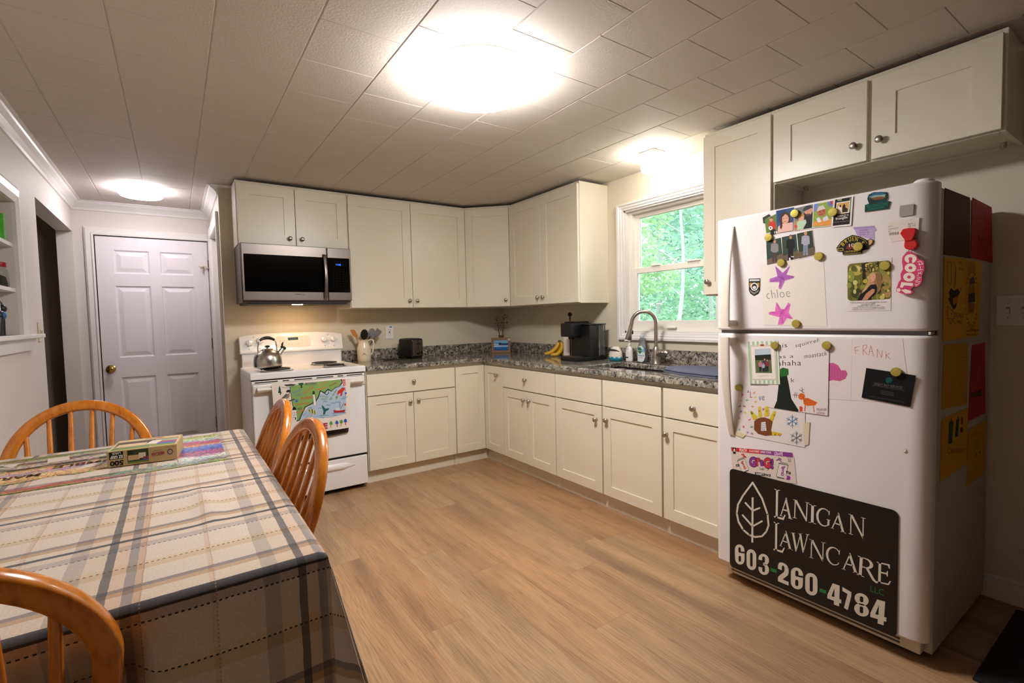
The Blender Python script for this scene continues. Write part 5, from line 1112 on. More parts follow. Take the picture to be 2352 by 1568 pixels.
s.poly(pp_(TW, (335, 740), (400, 650), (500, 550), (560, 490), (585, 520), (550, 580), (470, 650), (400, 690)), '#5A675F').poly(pp_(TW, (480, 660), (520, 580), (560, 560), (570, 600), (540, 650)), '#9A7A6A').poly(pp_(TW, (495, 525), (520, 480), (565, 475), (585, 505), (540, 530)), '#1B1B1A').poly(pp_(TW, (500, 550), (550, 520), (560, 545), (520, 570)), '#E3DDD6').line(pp_(TW, (500, 725), (660, 665)), 3., '#5A4434')
s.disc(TW(705, 698), 3.4, 3.6, '#3F7AC4').poly(pp_(TW, (1030, 575), (1070, 570), (1105, 780), (1045, 792)), '#E9E3DC').poly(pp_(TW, (1025, 570), (1030, 510), (1048, 498), (1066, 510), (1072, 565)), '#2B2B28').line(pp_(TW, (1032, 580), (1046, 790)), .7, INK).line(pp_(TW, (1070, 572), (1106, 780)), .7, INK)
s.poly(pp_(TW, (630, 885), (700, 880), (718, 1075), (635, 1080)), '#E6E0DA').poly(pp_(TW, (615, 885), (630, 840), (655, 815), (690, 835), (705, 880)), '#1B1B1A')
for y in (940, 985, 1030): s.line(pp_(TW, (632, y), (710, y-5)), .8, INK)
s.poly(pp_(TW, (672, 1035), (694, 1033), (698, 1075), (676, 1076)), INK)
s.poly(pp_(TW, (925, 890), (965, 865), (1010, 855), (1060, 880), (1095, 930), (1085, 970), (1010, 940)), '#E2C932').poly(pp_(TW, (1000, 858), (1030, 862), (1035, 955), (1010, 945)), '#2F6A7A').poly(pp_(TW, (940, 880), (965, 866), (985, 930), (968, 918)), '#2F6A7A').poly(pp_(TW, (1055, 882), (1075, 900), (1082, 968), (1062, 960)), '#2F6A7A').line(pp_(TW, (1010, 955), (985, 1040)), 1., '#B0703A')
s.poly(pp_(TW, (1235, 975), (1245, 900), (1215, 830), (1212, 785), (1240, 800), (1275, 850), (1330, 850), (1362, 840), (1345, 880), (1290, 910), (1275, 970)), '#27615E').line(pp_(TW, (1180, 990), (1350, 985)), 1., '#4A86A8').line(pp_(TW, (1050, 1020), (1200, 1000)), .9, '#6FA0C0')
s.poly(pp_(TW, (1445, 875), (1480, 890), (1550, 895), (1680, 875), (1665, 925), (1560, 930), (1455, 935)), '#B4242E').poly(pp_(TW, (1490, 845), (1570, 835), (1580, 885), (1490, 885)), '#DAD6D2').line(pp_(TW, (1570, 710), (1572, 840)), .8, '#3A3A3A').line(pp_(TW, (1575, 870), (1660, 740)), .8, '#3A3A3A').line(pp_(TW, (1420, 945), (1690, 935)), 1., '#4A86A8')
s.poly(pp_(TW, (1515, 560), (1535, 500), (1590, 460), (1620, 430), (1680, 440), (1660, 480), (1630, 520), (1610, 600), (1575, 600), (1590, 540), (1545, 560)), '#CF3A2A').line(pp_(TW, (1660, 470), (1690, 490)), 1.2, '#CF3A2A').line(pp_(TW, (1540, 550), (1525, 585)), 1.6, '#CF3A2A')
for x, y in ((1300, 790), (1400, 750), (1480, 730), (1600, 660), (1640, 630), (1140, 850), (1240, 720), (930, 845), (1440, 990), (1180, 1040), (880, 1090), (780, 1120)):
    s.line(pp_(TW, (x, y), (x+30, y-12), (x+55, y), (x+80, y-14)), 1.2, '#5A8AC0')
s.poly(pp_(TW, (1620, 268), (1680, 262), (1690, 390), (1630, 398)), '#C8323B')
for k in range(4): s.line(pp_(TW, (1622, 285+k*30), (1688, 280+k*30)), 1.2, WHITE)
for x, y, c1, c2 in ((1395, 1145, '#5A9A3A', '#D08A2A'), (1512, 1130, '#2F5FB4', '#B4302A'), (1600, 1115, '#5A9A3A', '#D0742A'), (1682, 1095, '#2F62C4', '#B4302A'), (675, 1250, '#2F62C4', '#B4302A'), (1690, 545, '#2F62C4', '#C23A2A'), (1508, 625, '#5A9A3A', '#D08A2A'), (1680, 775, '#D8432A', '#E0DAD2')):
    f = 1. if y > 900 else .6
    s.poly(pp_(TW, (x-32*f, y+30*f), (x-30*f, y-15*f), (x, y-45*f), (x+30*f, y-15*f), (x+32*f, y+30*f)), c1).line(pp_(TW, (x, y+32*f), (x-8+16*(c2 == '#B4302A'), y+82*f)), 1.8*f, c2)
for ch, a, b in (('M', 740, 880), ('A', 890, 1020), ('I', 1040, 1080), ('N', 1100, 1225), ('E', 1240, 1325)):
    y = 1310-(a-740)*.095; s.text(ch, TW(a, y), TW(b, y-(b-a)*.095), TW(a, y-120), '#3A5A9A', .055); s.text(ch, TW(a+4, y-3), TW(b-4, y-3-(b-a)*.095), TW(a+4, y-117), '#B8323A', .03)
tw = s.make('dish_towel', 'white souvenir map towel hanging over the oven door handle', 'towel')
tx0, tx1 = TP(*TW(205, 345)), TP(*TW(1785, 250))
mb = MB(); vs = []; fs = []
for i in range(11):
    a = PI*i/10
    for p in (tx0, tx1): vs.append((p.x, SF-.035-.019*math.cos(a), .812+max(-.0, .022*math.sin(a)) if True else 0))
for i in range(10): fs.append((2*i, 2*i+1, 2*i+3, 2*i+2))
vs += [(tx0.x, TY, tx0.z), (tx1.x, TY, tx1.z)]; fs.append((22, 23, 1, 0)); mb.add(vs, fs); part('fold_over_bar', mb, CLO, tw, smooth=60)
TB = lambda u, v: ony(u, v, SF-.016)
s = Sheet(TB, (0, -1, 0), 0, .001); s.base(pp_(TW, (330, 700), (1770, 600), (1748, 1300), (1730, 1330), (1300, 1420), (850, 1480), (560, 1540), (330, 1560)), M('towel_backing', '#3B2D2B', .9)); s.make('backing_edge', None, None, parent=tw)

# ================================================================ table with plaid cloth
TZ = .760; TX0, TX1, TYN, TYF = -3.47, -2.605, -3.215, -1.675
tb = thing('dining_table', 'rectangular dining table hidden under the plaid cloth', 'table', (-3.04, -2.45, 0))
TWD = M('table_wood', '#9A5A22', .4)
part('tabletop', MB().box(TX0+.004, TX1-.006, TYN+.006, TYF-.006, TZ-.034, TZ-.004), TWD, tb, bevel=.006)
for x in (TX0+.032, TX1-.044):
    for y in (TYN+.044, TYF-.044): part('leg', MB().lathe([(.02, 0), (.024, .1), (.028, .4), (.024, .6), (.03, TZ-.034)], (x, y, 0), 18), TWD, tb, smooth=50)
def cloth_mat():
    t = NT('plaid_cotton'); uv = t.n('ShaderNodeUVMap').outputs[0]; sx = t.n('ShaderNodeSeparateXYZ', Vector=uv)
    X_, Y_ = sx.outputs[0], sx.outputs[1]                      # metres: X = x+4, Y = -y
    jig = t.math('MULTIPLY', t.math('SUBTRACT', t.noise(t.scale(uv, (30, 30, 1)), 1., 2), .5), .0035)
    X2, Y2 = t.math('ADD', X_, jig), t.math('ADD', Y_, jig)
    py = t.math('FRACT', t.math('DIVIDE', t.math('SUBTRACT', Y2, 2.242), .3125))
    r1 = t.ramp(py, [(0, '#5C5D66'), (.020, '#FFF8EE'), (.10, '#DDD8D6'), (.185, '#FFFBF5'), (.45, '#FFF4DE'), (.50, '#F2E4CA'), (.58, '#FFFBF5'), (.80, '#ADA8AA'), (.845, '#E0C8AC'), (.90, '#FFF8EE'), (.980, '#5C5D66')], 'CONSTANT')
    big = t.math('LESS_THAN', t.math('ABSOLUTE', t.math('SUBTRACT', Y2, 3.207)), .0135)
    nb = t.math('LESS_THAN', t.math('ABSOLUTE', t.math('SUBTRACT', Y2, 3.180)), .011)
    r1 = t.mix(nb, r1, '#FFF6EA'); r1 = t.mix(big, r1, '#4B4A50')
    px_ = t.math('FRACT', t.math('DIVIDE', t.math('SUBTRACT', X2, 1.192-.325*3), .325))     # zero at the stitched thread x=-2.808
    r2 = t.ramp(px_, [(0, '#FFFCF8'), (.245, '#DAD6D5'), (.335, '#FAF3E8'), (.44, '#85858C'), (.485, '#FAEBDD'), (.555, '#B7B5B9'), (.608, '#EAD5C3'), (.645, '#FFFCF8'), (.97, '#F6EADD')], 'CONSTANT')
    c = t.mix(1., '#D6CDC4', r1, 'MULTIPLY'); c = t.mix(1., c, r2, 'MULTIPLY')
    def near(v, w): return t.math('MAXIMUM', t.math('LESS_THAN', v, w), t.math('GREATER_THAN', v, 1-w))
    def band(v, c_, w): return t.math('LESS_THAN', t.math('ABSOLUTE', t.math('SUBTRACT', v, c_)), w)
    dash = t.math('LESS_THAN', t.math('FRACT', t.math('DIVIDE', X_, .0098)), .5)
    d1 = t.math('MULTIPLY', t.math('MAXIMUM', band(py, .187, .0052), band(py, .50, .0052)), dash)
    c = t.mix(d1, c, '#1E1E24')
    dash2 = t.math('LESS_THAN', t.math('FRACT', t.math('DIVIDE', Y_, .008)), .5)
    d2_ = t.math('MULTIPLY', t.math('MAXIMUM', near(px_, .004), band(px_, .645, .004)), dash2)
    c = t.mix(t.math('MULTIPLY', d2_, .7), c, '#9A7462')
    fz = t.noise(t.scale(uv, (900, 900, 1)), 1., 2, .6); sl = t.noise(t.scale(uv, (70, 8, 1)), 1., 3)
    c = t.mix(.4, c, t.ramp(t.noise(t.scale(uv, (260, 260, 1)), 1., 2), [(.3, '#C9C2BA'), (.7, '#FFFFFF')]), 'MULTIPLY')
    t.set(Base_Color=c, Roughness=.9); t.put(t.b.inputs['Sheen Weight'], .25)
    t.bump(t.math('ADD', fz, t.math('MULTIPLY', sl, .6)), .35, .0015); return t.m
NS_, NT_ = 120, 190
DR = .30
def cloth_pt(s_, t_):
    """flat cloth coordinates (x, y) -> hanging position"""
    ds, dt, db = max(0., s_-TX1), max(0., TYN-t_), max(0., t_-TYF)
    x, y, z = min(s_, TX1), max(min(t_, TYF), TYN), TZ+.002
    r = math.hypot(ds, max(dt, db)); er = .012
    # faint ridge across the top, as in the photograph
    if r == 0:
        e = min(TX1-s_, t_-TYN, TYF-t_)
        g = math.exp(-((s_+2.80+.06*(t_+2.75))/.022)**2)*math.exp(-((t_+2.72)/.14)**2)
        z += .010*g
        if e < .012: z -= .006*(1-e/.012)**2
        return x, y, z
    dt2 = max(dt, db); sg = -1 if dt > 0 else 1
    ph = math.atan2(dt2, ds) if (ds > 0 and dt2 > 0) else (PI/2 if dt2 > 0 else 0)
    corner = ds > 0 and dt2 > 0
    if corner:
        # the corner gathers into folds that stand out along the diagonal
        k = math.sin(2*ph)
        out = r*(.08+.24*k**1.5+.09*math.sin(6*ph)*k)
        a = ph+.25*math.sin(4*ph)*min(1, r/.1)
        dx, dy = math.cos(a)*out, math.sin(a)*out
        dz = math.sqrt(max(r*r-out*out, 1e-6))
    else:
        ss = t_ if ds > 0 else s_
        edge = min(1, (TYN+.0-t_)*-1/.25) if ds > 0 else min(1, (TX1-s_)/.25)
        edge = max(0, min(1, edge))
        if ds > 0:
            tuck = max(0, min(1, (t_-(-3.02))/.12))*max(0, min(1, (-1.80-t_)/.08)); out = r*(.10*(1-edge)*1.0+.02)*(1-tuck)-tuck*max(0, r-.025)*.44+.006*(1-tuck)*math.sin(ss*23)*r/.3
        elif dt > 0:
            tuck = max(0, min(1, (-2.90-s_)/.04))*max(0, min(1, (s_+3.435)/.015)); out = r*(.06+.06*math.sin(ss*11)*edge)*(1-tuck)-tuck*max(0, r-.025)*.46
        else:
            tuck = max(0, min(1, (-2.90-s_)/.04))*max(0, min(1, (s_+3.435)/.015)); out = -max(0, r-.025)*.44*tuck+.02*r*(1-tuck)
        dz = math.sqrt(max(r*r-out*out, 1e-6)); dx, dy = (out, 0) if ds > 0 else (0, out)
    z = TZ+.002-.006-dz*(1 if r > er else r/er)
    if r < er: z = TZ-.004-dz
    return x+dx, y+sg*dy, z
sv_ = [TX0-.0+(TX1-TX0)*i/60 for i in range(61)]+[TX1+DR*(i+1)/46 for i in range(46)]
tv_ = [TYF+.18*(1-i/14) for i in range(14)]+[TYF-(TYF-TYN)*i/90 for i in range(91)]+[TYN-DR*(i+1)/46 for i in range(46)]
mb = MB(); uvs = []
for t_ in tv_:
    for s_ in sv_: mb.v.append(cloth_pt(s_, t_)); uvs.append((s_+4, -t_))
ns = len(sv_)
for j in range(len(tv_)-1):
    for i in range(ns-1): mb.f.append((j*ns+i, (j+1)*ns+i, (j+1)*ns+i+1, j*ns+i+1)); mb.mi.append(0)
clo = obj('tablecloth', mb, cloth_mat(), smooth=80)
ul = clo.data.uv_layers.new(name='UVMap')
for li, l in enumerate(clo.data.loops): ul.data[li].uv = uvs[l.vertex_index]
sd = clo.modifiers.new('thick', 'SOLIDIFY'); sd.thickness = .0015; sd.offset = -1
tag(clo, 'cream, grey and navy plaid tablecloth draped over the dining table', 'tablecloth')

# ================================================================ chairs
def hoop_pt(h, z, t=.35): return (h, t*(z-.45)*-1, z)
def make_chair(label):
    r = thing('dining_chair', label, 'chair', (0, 0, 0), 'honey oak hoop-back chairs around the table')
    # local frame: y backwards is negative tilt; seat centre in front (+y), back hoop at y<=0
    ZT, W_, W0, ZM = .945, .222, .185, .70; T = .35
    def hp(h, z): return Vector((h, -T*(z-.45), z))
    pts = [hp(-(W0+(W_-W0)*min(1, (z-.44)/(ZM-.44))), z) for z in [.44+.02*i for i in range(13)]]
    pts += [hp(W_*math.cos(a), ZM+(ZT-.02-ZM)*math.sin(a)) for a in [PI-PI*i/36 for i in range(1, 36)]]
    pts += [hp((W0+(W_-W0)*min(1, (z-.44)/(ZM-.44))), z) for z in [.68-.02*i for i in range(13)]]
    nrm = Vector((0, -1, -T)).normalized()
    part('hoop_back', MB().tube(pts, 1., 16, flat=(.0155, .021), up=nrm), CHW, r, smooth=45)
    for k in range(6):
        f = (k-2.5)/2.5; hb = f*.135; ht = f*.168
        zt = ZM+(ZT-.03-ZM)*math.sqrt(max(0, 1-(ht/W_)**2))
        a, b = hp(hb, .44), hp(ht, zt); mid = a.lerp(b, .45)
        part('spindle', MB().tube([a, a.lerp(b, .25), mid, a.lerp(b, .8), b], [.0075, .0095, .0105, .009, .0075], 10), CHW, r, smooth=60)
    st = MB(); n = 40; rings = []
    for (sc, z) in ((.93, .428), (1., .436), (1., .450), (.965, .458), (.80, .452), (.4, .449)):
        rg_ = []
        for k in range(n):
            a = 2*PI*k/n; x = .215*math.copysign(abs(math.cos(a))**.75, math.cos(a)); y = .17*math.copysign(abs(math.sin(a))**.75, math.sin(a))
            if y < 0: x *= .93
            rg_.append((x*sc, y*sc+.135, z))
        rings.append(rg_)
    vs = sum(rings, []); fs = [tuple(range(n-1, -1, -1))]
    for i in range(len(rings)-1):
        for k in range(n): fs.append((i*n+k, i*n+(k+1) % n, (i+1)*n+(k+1) % n, (i+1)*n+k))
    fs.append(tuple((len(rings)-1)*n+k for k in range(n))); st.add(vs, fs); part('seat', st, CHW, r, smooth=50)
    def leg(x0, y0, x1, y1):
        pr = [(.016, 0), (.014, .25), (.017, .45), (.022, .62), (.016, .72), (.021, .78), (.018, 1.)]
        part('leg', MB().tube([(x1+(x0-x1)*f, y1+(y0-y1)*f, .436*f) for _, f in pr], [q for q, _ in pr], 14), CHW, r, smooth=60)
    for sx_ in (-1, 1): leg(sx_*.14, .245, sx_*.185, .285); leg(sx_*.135, .05, sx_*.185, -.03)
    for sx_ in (-1, 1): part('stretcher', MB().tube([(sx_*.172, .004, .17), (sx_*.172, .14, .17), (sx_*.172, .27, .17)], [.008, .0125, .008], 12), CHW, r, smooth=60)
    part('stretcher', MB().tube([(-.172, .14, .17), (0, .14, .17), (.172, .14, .17)], [.008, .0125, .008], 12), CHW, r, smooth=60)
    return r
ch0 = make_chair('honey oak hoop-back chair in the foreground at the near end of the table')
def put(o, x, y, rz): o.location = (x, y, 0); o.rotation_euler = (0, 0, rz)
put(ch0, -3.186, TYN+.066, 0)
for lab, x, y, rz in (('honey oak hoop-back chair at the far end of the table, facing the camera', -3.185, TYF-.063, PI), ('honey oak hoop-back chair on the table side nearest the stove', -2.666, -2.14, PI/2-.02), ('honey oak hoop-back chair on the floor side of the table, beside the plaid cloth corner', -2.666, -2.65, PI/2+.05)):
    c = copy_tree(ch0); c['label'] = lab; put(c, x, y, rz)

# ================================================================ jigsaw and its box
def jig_mat():
    t = NT('jigsaw_print'); c = t.coord(); sx = t.n('ShaderNodeSeparateXYZ', Vector=c)
    n = t.noise(t.scale(c, (9, 9, 1)), 1., 2)
    y = t.math('ADD', sx.outputs[1], t.math('MULTIPLY', t.math('SUBTRACT', n, .5), .10))
    f = t.math('DIVIDE', t.math('ADD', y, 2.26), .53)
    right = t.ramp(f, [(0, '#A9BE40'), (.07, '#7A7464'), (.15, '#B7CABA'), (.22, '#E6E2DA'), (.30, '#A85A80'), (.38, '#B4507A'), (.43, '#4A66BC'), (.55, '#6E86D0'), (.60, '#E0A04A'), (.66, '#C04A66'), (.74, '#B85A78'), (.78, '#A9C0BC'), (.86, '#C4D0A0'), (.92, '#B0C040'), (1, '#8A5A64')])
    left = t.ramp(f, [(0, '#7C9A36'), (.06, '#C84054'), (.11, '#5E7A44'), (.22, '#4A7050'), (.32, '#E2BC78'), (.41, '#F0D090'), (.5, '#B49AB8'), (.58, '#EAC484'), (.66, '#54402F'), (.72, '#D8C8B4'), (.8, '#4E3E34'), (.87, '#D0C4B0'), (.93, '#7A8C44'), (1, '#A0906A')])
    mx = t.n('ShaderNodeMapRange', Value=t.math('ADD', sx.outputs[0], t.math('MULTIPLY', n, .15)), i1=-2.98, i2=-2.86).outputs[0]
    col = t.mix(mx, left, right)
    v = t.n('ShaderNodeTexVoronoi', Vector=c, Scale=150.).outputs[1]
    col = t.mix(.7, col, t.mix(.25, v, '#8A8A8A'), 'OVERLAY')
    d = t.n('ShaderNodeTexVoronoi', {'feature': 'DISTANCE_TO_EDGE'}, Vector=c, Scale=46.).outputs[0]
    ln = t.math('LESS_THAN', d, .045); col = t.mix(t.math('MULTIPLY', ln, .6), col, '#26211C')
    t.set(Base_Color=col, Roughness=.35); t.bump(t.math('LESS_THAN', d, .05), .4, .001); return t.m
JZ = TZ+.0035
JP = lambda u, v: onz(u, v, JZ)
def jag(a, b, n, amp, rg_):
    out = []
    for i in range(n):
        t_ = i/n; out.append((a[0]+(b[0]-a[0])*t_+rg_.uniform(-amp, amp), a[1]+(b[1]-a[1])*t_+rg_.uniform(-amp, amp)))
    return out
rg = random.Random(11); jm = jig_mat()
jx0, jx1, jy0, jy1 = -3.40, -2.713, -2.248, -1.745
outer = [(jx1, jy0), (jx1, jy1)]+[(jx0, jy1), (jx0, jy0)]
# the bottom edge is joined along its rim; a bare bay remains between rim and picture
mb = MB()
rim = [(jx0, jy0), (jx1, jy0)]
bay_lo = [(-3.33, jy0+.05), (-3.23, jy0+.035), (-3.12, jy0+.05), (-3.02, jy0+.07), (-2.93, jy0+.06), (-2.86, jy0+.075)]
bay_hi = [(-2.86, jy0+.12), (-2.93, jy0+.15), (-3.0, jy0+.14), (-3.06, jy0+.17), (-3.14, jy0+.13), (-3.2, jy0+.16), (-3.27, jy0+.12), (-3.33, jy0+.13)]
def jag_path(ps):
    o = []
    for a, b in zip(ps[:-1], ps[1:]): o += [(x, y) for x, y in jag(a, b, 4, .005, rg)]
    return o+[ps[-1]]
lo_, hi_ = jag_path(bay_lo), jag_path(bay_hi)
poly = [(jx0, jy0), (jx1, jy0), (jx1, jy1), (jx0, jy1), (jx0, jy0+.10)]
low = [(jx0, jy0), (jx1, jy0), (jx1, jy0+.10)]+lo_[::-1]+[(jx0, jy0+.06)]
high = [(jx0, jy0+.10)]+hi_[::-1]+[(jx1, jy0+.10), (jx1, jy1), (jx0, jy1)]
zt_ = TZ+.0042
# one connected picture: the two halves share their right end
part_poly = [(jx0, jy0), (jx1, jy0), (jx1, jy1), (jx0, jy1), (jx0, jy0+.10)]+hi_[::-1]+lo_[::-1]+[(jx0, jy0+.06)]
# hi_ runs right to left, so reversed it runs left to right; lo_ reversed runs right to left
mb.prism(part_poly[::-1], lambda a, b: (a, b, zt_), lambda a, b: (a, b, TZ+.0022))
jg = obj('jigsaw_puzzle', mb, jm); tag(jg, 'partly finished jigsaw puzzle of flower rows lying on the plaid cloth', 'puzzle')
sh = Sheet(lambda x, y: Vector((x, y, zt_)), (0, 0, 1), .0001)
for t_, x0, x1, y, h in (('BUMBLE', -3.02, -3.22, -1.965, .042), ('MARKET', -3.24, -3.42, -2.03, .042)): sh.text(t_, (x0, y), (x1, y+.02), (x0, y-h), '#4A2E18', .03)
for k in range(3): sh.line([(-3.02-k*.12, -1.905-.01*k), (-3.10-k*.12, -1.91-.01*k)], .012, '#3A332E')
for q_ in ([(-3.26, -1.80), (-3.20, -1.80), (-3.19, -1.87), (-3.25, -1.88)], [(-3.38, -1.82), (-3.33, -1.81), (-3.34, -1.88)], [(-3.13, -2.0), (-3.08, -1.99), (-3.09, -2.04), (-3.15, -2.06)]): sh.poly(q_, '#D8CCBC')
sh.make('lettering', None, None, parent=jg)
bz0, bz1 = zt_+.0008, zt_+.056
b_ = [(-3.062, -2.105), (-2.862, -2.128), (-2.842, -1.952), (-3.042, -1.929)]
BX = M('box_kraft', '#B79B68', .5)
mb = MB().prism(b_[::-1], lambda a, b: (a, b, bz1), lambda a, b: (a, b, bz0))
bx = obj('puzzle_box', mb, BX, bevel=.0012, bseg=1); tag(bx, 'flat tan puzzle box with upside-down lettering lying on the jigsaw', 'box')
ba, bb_ = Vector((*b_[0], 0)), Vector((*b_[1], 0)); bu = (bb_-ba)/.2013; bn = Vector((bu.y, -bu.x, 0))
bu.normalize(); bn.normalize(); BL = (bb_-ba).length; BH = bz1-bz0
SIDE = lambda x, y: ba+bu*(x*BL)+Vector((0, 0, bz0+y*BH))
sh = Sheet(SIDE, bn, .0003, .0002)
sh.base([(.01, .03), (.99, .03), (.99, .97), (.01, .97)], BX)
sh.poly([(.03, .48), (.225, .48), (.225, .95), (.03, .95)], '#1C1B1A').text('500', (.225, .40), (.035, .40), (.225, .06), '#1C1B1A', .05)
sh.text('EZ GRIP', (.215, .72), (.045, .72), (.215, .52), WHITE, .04).text('LARGE', (.19, .92), (.075, .92), (.19, .78), WHITE, .02)
sh.poly([(.28, .10), (.58, .10), (.58, .95), (.28, .95)], '#39412A').poly([(.29, .3), (.45, .3), (.45, .62), (.29, .62)], '#C9A878').poly([(.44, .38), (.54, .38), (.54, .72), (.44, .72)], '#D8CDB4').poly([(.5, .3), (.58, .3), (.58, .45), (.5, .45)], '#8A3A3A').poly([(.5, .2), (.58, .2), (.58, .3), (.5, .3)], '#4A5AA0').poly([(.28, .1), (.58, .1), (.58, .2), (.28, .22)], '#6A7A3A').poly([(.29, .7), (.36, .7), (.36, .9), (.29, .9)], '#2A2A20')
sh.text('AMERICANA', (.815, .66), (.62, .62), (.815, .40), '#9A2A3A', .03).text('RUMBLE MARKET', (.78, .76), (.64, .75), (.78, .70), '#5A4A34').disc((.895, .55), .045, .20, '#5A4A7A').disc((.895, .55), .03, .12, '#B79B68').text('ages 10 and up', (.95, .90), (.83, .89), (.95, .84), '#4A3E2C')
sh.make('printed_side', None, None, parent=bx)
tl_ = Vector((*b_[3], 0)); tv2 = (tl_-ba)
TOP = lambda x, y: ba+bu*(x*BL)+tv2*y+Vector((0, 0, bz1))
sh = Sheet(TOP, (0, 0, 1), .0003, .0002); sh.base([(.012, .012), (.988, .012), (.988, .988), (.012, .988)], P('#CDB98A'))
sh.poly([(.04, .06), (.96, .06), (.96, .78), (.04, .78)], '#A08A6A').poly([(.04, .45), (.6, .45), (.6, .78), (.04, .78)], '#5A4A3A').poly([(.08, .3), (.5, .3), (.5, .55), (.08, .55)], '#D8BE92').poly([(.5, .35), (.66, .3), (.72, .62), (.56, .66)], '#E3DCC8').poly([(.62, .06), (.96, .06), (.96, .2), (.6, .22)], '#7F9238').poly([(.66, .22), (.96, .2), (.96, .34), (.68, .36)], '#5A6BB0').poly([(.7, .36), (.96, .34), (.96, .48), (.72, .5)], '#B05A6A').poly([(.7, .52), (.96, .5), (.96, .64), (.72, .64)], '#9FB0A0').poly([(.04, .06), (.6, .06), (.55, .24), (.04, .22)], '#6A8A4A')
sh.text('AMERICANA', (.72, .94), (.42, .94), (.72, .83), '#A83A3A', .03); sh.make('printed_top', None, None, parent=bx)
# ================================================================ things on the counter
def shift(mb, c, a=0.):
    ca, sa = math.cos(a), math.sin(a)
    mb.v = [(c[0]+p[0]*ca-p[1]*sa, c[1]+p[0]*sa+p[1]*ca, c[2]+p[2]) for p in mb.v]; return mb
C0 = CT+.0006
# pitcher with utensils
q = onz(837, 829, C0); pc = Vector((q.x, q.y, C0)); pc.y = min(pc.y, -.12)
CER = M('cream_ceramic', '#E9DDBD', .12)
pt = thing('utensil_pitcher', 'cream ceramic pitcher printed with home sweet home lettering', 'pitcher', pc)
pr_ = [(.052, 0), (.056, .004), (.056, .03), (.0585, .07), (.059, .10), (.054, .125), (.044, .15), (.0405, .166), (.043, .178), (.047, .184), (.043, .184), (.037, .168), (.04, .15), (.05, .12), (.052, .03), (.004, .012)]
b = MB().lathe(pr_, seg=36, caps=False)
for i, p in enumerate(b.v):
    if p[2] > .15:      # pouring lip on the left, dip in front
        a = math.atan2(p[1], p[0]); k = max(0, math.cos(a-PI))**4*(p[2]-.15)/.034; b.v[i] = (p[0]-.026*k, p[1], p[2]+.008*k)
b.add([(.056*math.cos(2*PI*k/36), .056*math.sin(2*PI*k/36), .0) for k in range(36)], [tuple(range(35, -1, -1))])
PAW = -.62
part('jug', shift(b, pc, PAW), CER, pt, smooth=50)
hp = [(.036, 0, .172), (.062, 0, .186), (.082, 0, .178), (.086, 0, .15), (.083, 0, .11), (.075, 0, .075), (.056, 0, .052)]
part('handle', shift(MB().tube(hp, 1., 12, flat=(.0085, .0055), up=(0, 1, 0)), pc, PAW), CER, pt, smooth=60)
th0 = math.atan2(CAM.y-pc.y, CAM.x-pc.x)
def wrap(u, z): a = th0+u/.060; return Vector((pc.x+.0592*math.cos(a), pc.y+.0592*math.sin(a), pc.z+z))
class Wrap(Sheet):
    def lay(s): return Vector((0, 0, 0))
sh = Wrap(wrap, (0, 0, 0), 0)
sh.text('HOME SWEET HOME', (-.048, .040), (.060, .040), (-.048, .050), '#3B332B', 0, 1.2)
for seg in ([(-.016, .056), (-.008, .062), (0, .058), (.008, .062), (.016, .056)], [(-.02, .054), (.02, .054)], [(0, .06), (0, .075)], [(-.008, .066), (0, .072), (.008, .066)], [(-.012, .064), (-.006, .068)], [(.012, .064), (.006, .068)]): sh.line(seg, .0016, '#3B332B')
sh.make('lettering', None, None, parent=pt)
UT = 'utensils standing in the cream pitcher'
def utensil(name, label, base, top, w_, h_, mat, slots=0, shape='oval'):
    a, b_ = Vector(base), Vector(top); d = (b_-a).normalized()
    vdir = (CAM-b_); vdir -= d*vdir.dot(d); vdir.normalize(); sd = d.cross(vdir)
    neck = b_-d*h_
    mb = MB().tube([a, a.lerp(neck, .5), neck+d*.01], .0052, 10)
    if shape == 'oval': pl = [(w_*math.sin(2*PI*k/22), h_/2-h_/2*math.cos(2*PI*k/22)) for k in range(22)]
    elif shape == 'spat': pl = [(-.006, 0), (w_*.8, h_*.3), (w_, h_*.85), (w_*.8, h_*.98), (-w_, h_), (-w_*.95, h_*.5)]
    else: pl = [(0, 0), (w_, h_*.25), (w_*.9, h_*.8), (w_*.3, h_), (-w_*.9, h_*1.05), (-w_*.8, h_*.45)]
    f = lambda n_: (lambda x, y: neck+sd*x+d*y+vdir*(n_-.006*(1-(x/w_)**2)))
    mb.prism(pl, f(.003), f(-.001)); o = obj(name, mb, mat, smooth=40)
    tag(o, label, 'utensil', UT)
    if slots:
        m2 = MB()
        for k in range(slots):
            x0 = (-.5+k/(slots-1))*w_*1.1; g = lambda x, y: neck+sd*x+d*y+vdir*.0036
            m2.add([g(x0-.0011, h_*.40), g(x0+.0011, h_*.40), g(x0+.0011, h_*.72), g(x0-.0011, h_*.72)], [(0, 1, 2, 3)])
        part('slots', m2, M('slot_highlight', '#8A847A', .6), o)  # pale strips: the highlights in the slots are put into the colour
    return o
def ut_top(u, v, dy=0): p = ony(u, v, pc.y+dy); return p
bs = pc+Vector((0, 0, .02))
WOODU = M('beech_wood', '#B87636', .5)
utensil('wooden_spatula', 'brown wooden spatula leaning left out of the cream pitcher', bs+Vector((.02, 0, 0)), ut_top(809, 757, .02), .021, .085, WOODU, 0, 'blade')
utensil('serving_spoon', 'solid black spoon in the cream pitcher', bs+Vector((-.02, .01, 0)), ut_top(838, 756, -.01), .031, .088, BLACK)
utensil('slotted_spoon', 'black slotted spoon right of the solid black spoon', bs+Vector((-.025, -.01, 0)), ut_top(857, 754, .0), .028, .085, BLACK, 3)
utensil('slotted_turner', 'grey slotted turner leaning right out of the cream pitcher', bs+Vector((-.03, .0, 0)), ut_top(872, 757, .01), .026, .085, M('grey_nylon', '#5A534E', .5), 4, 'spat')

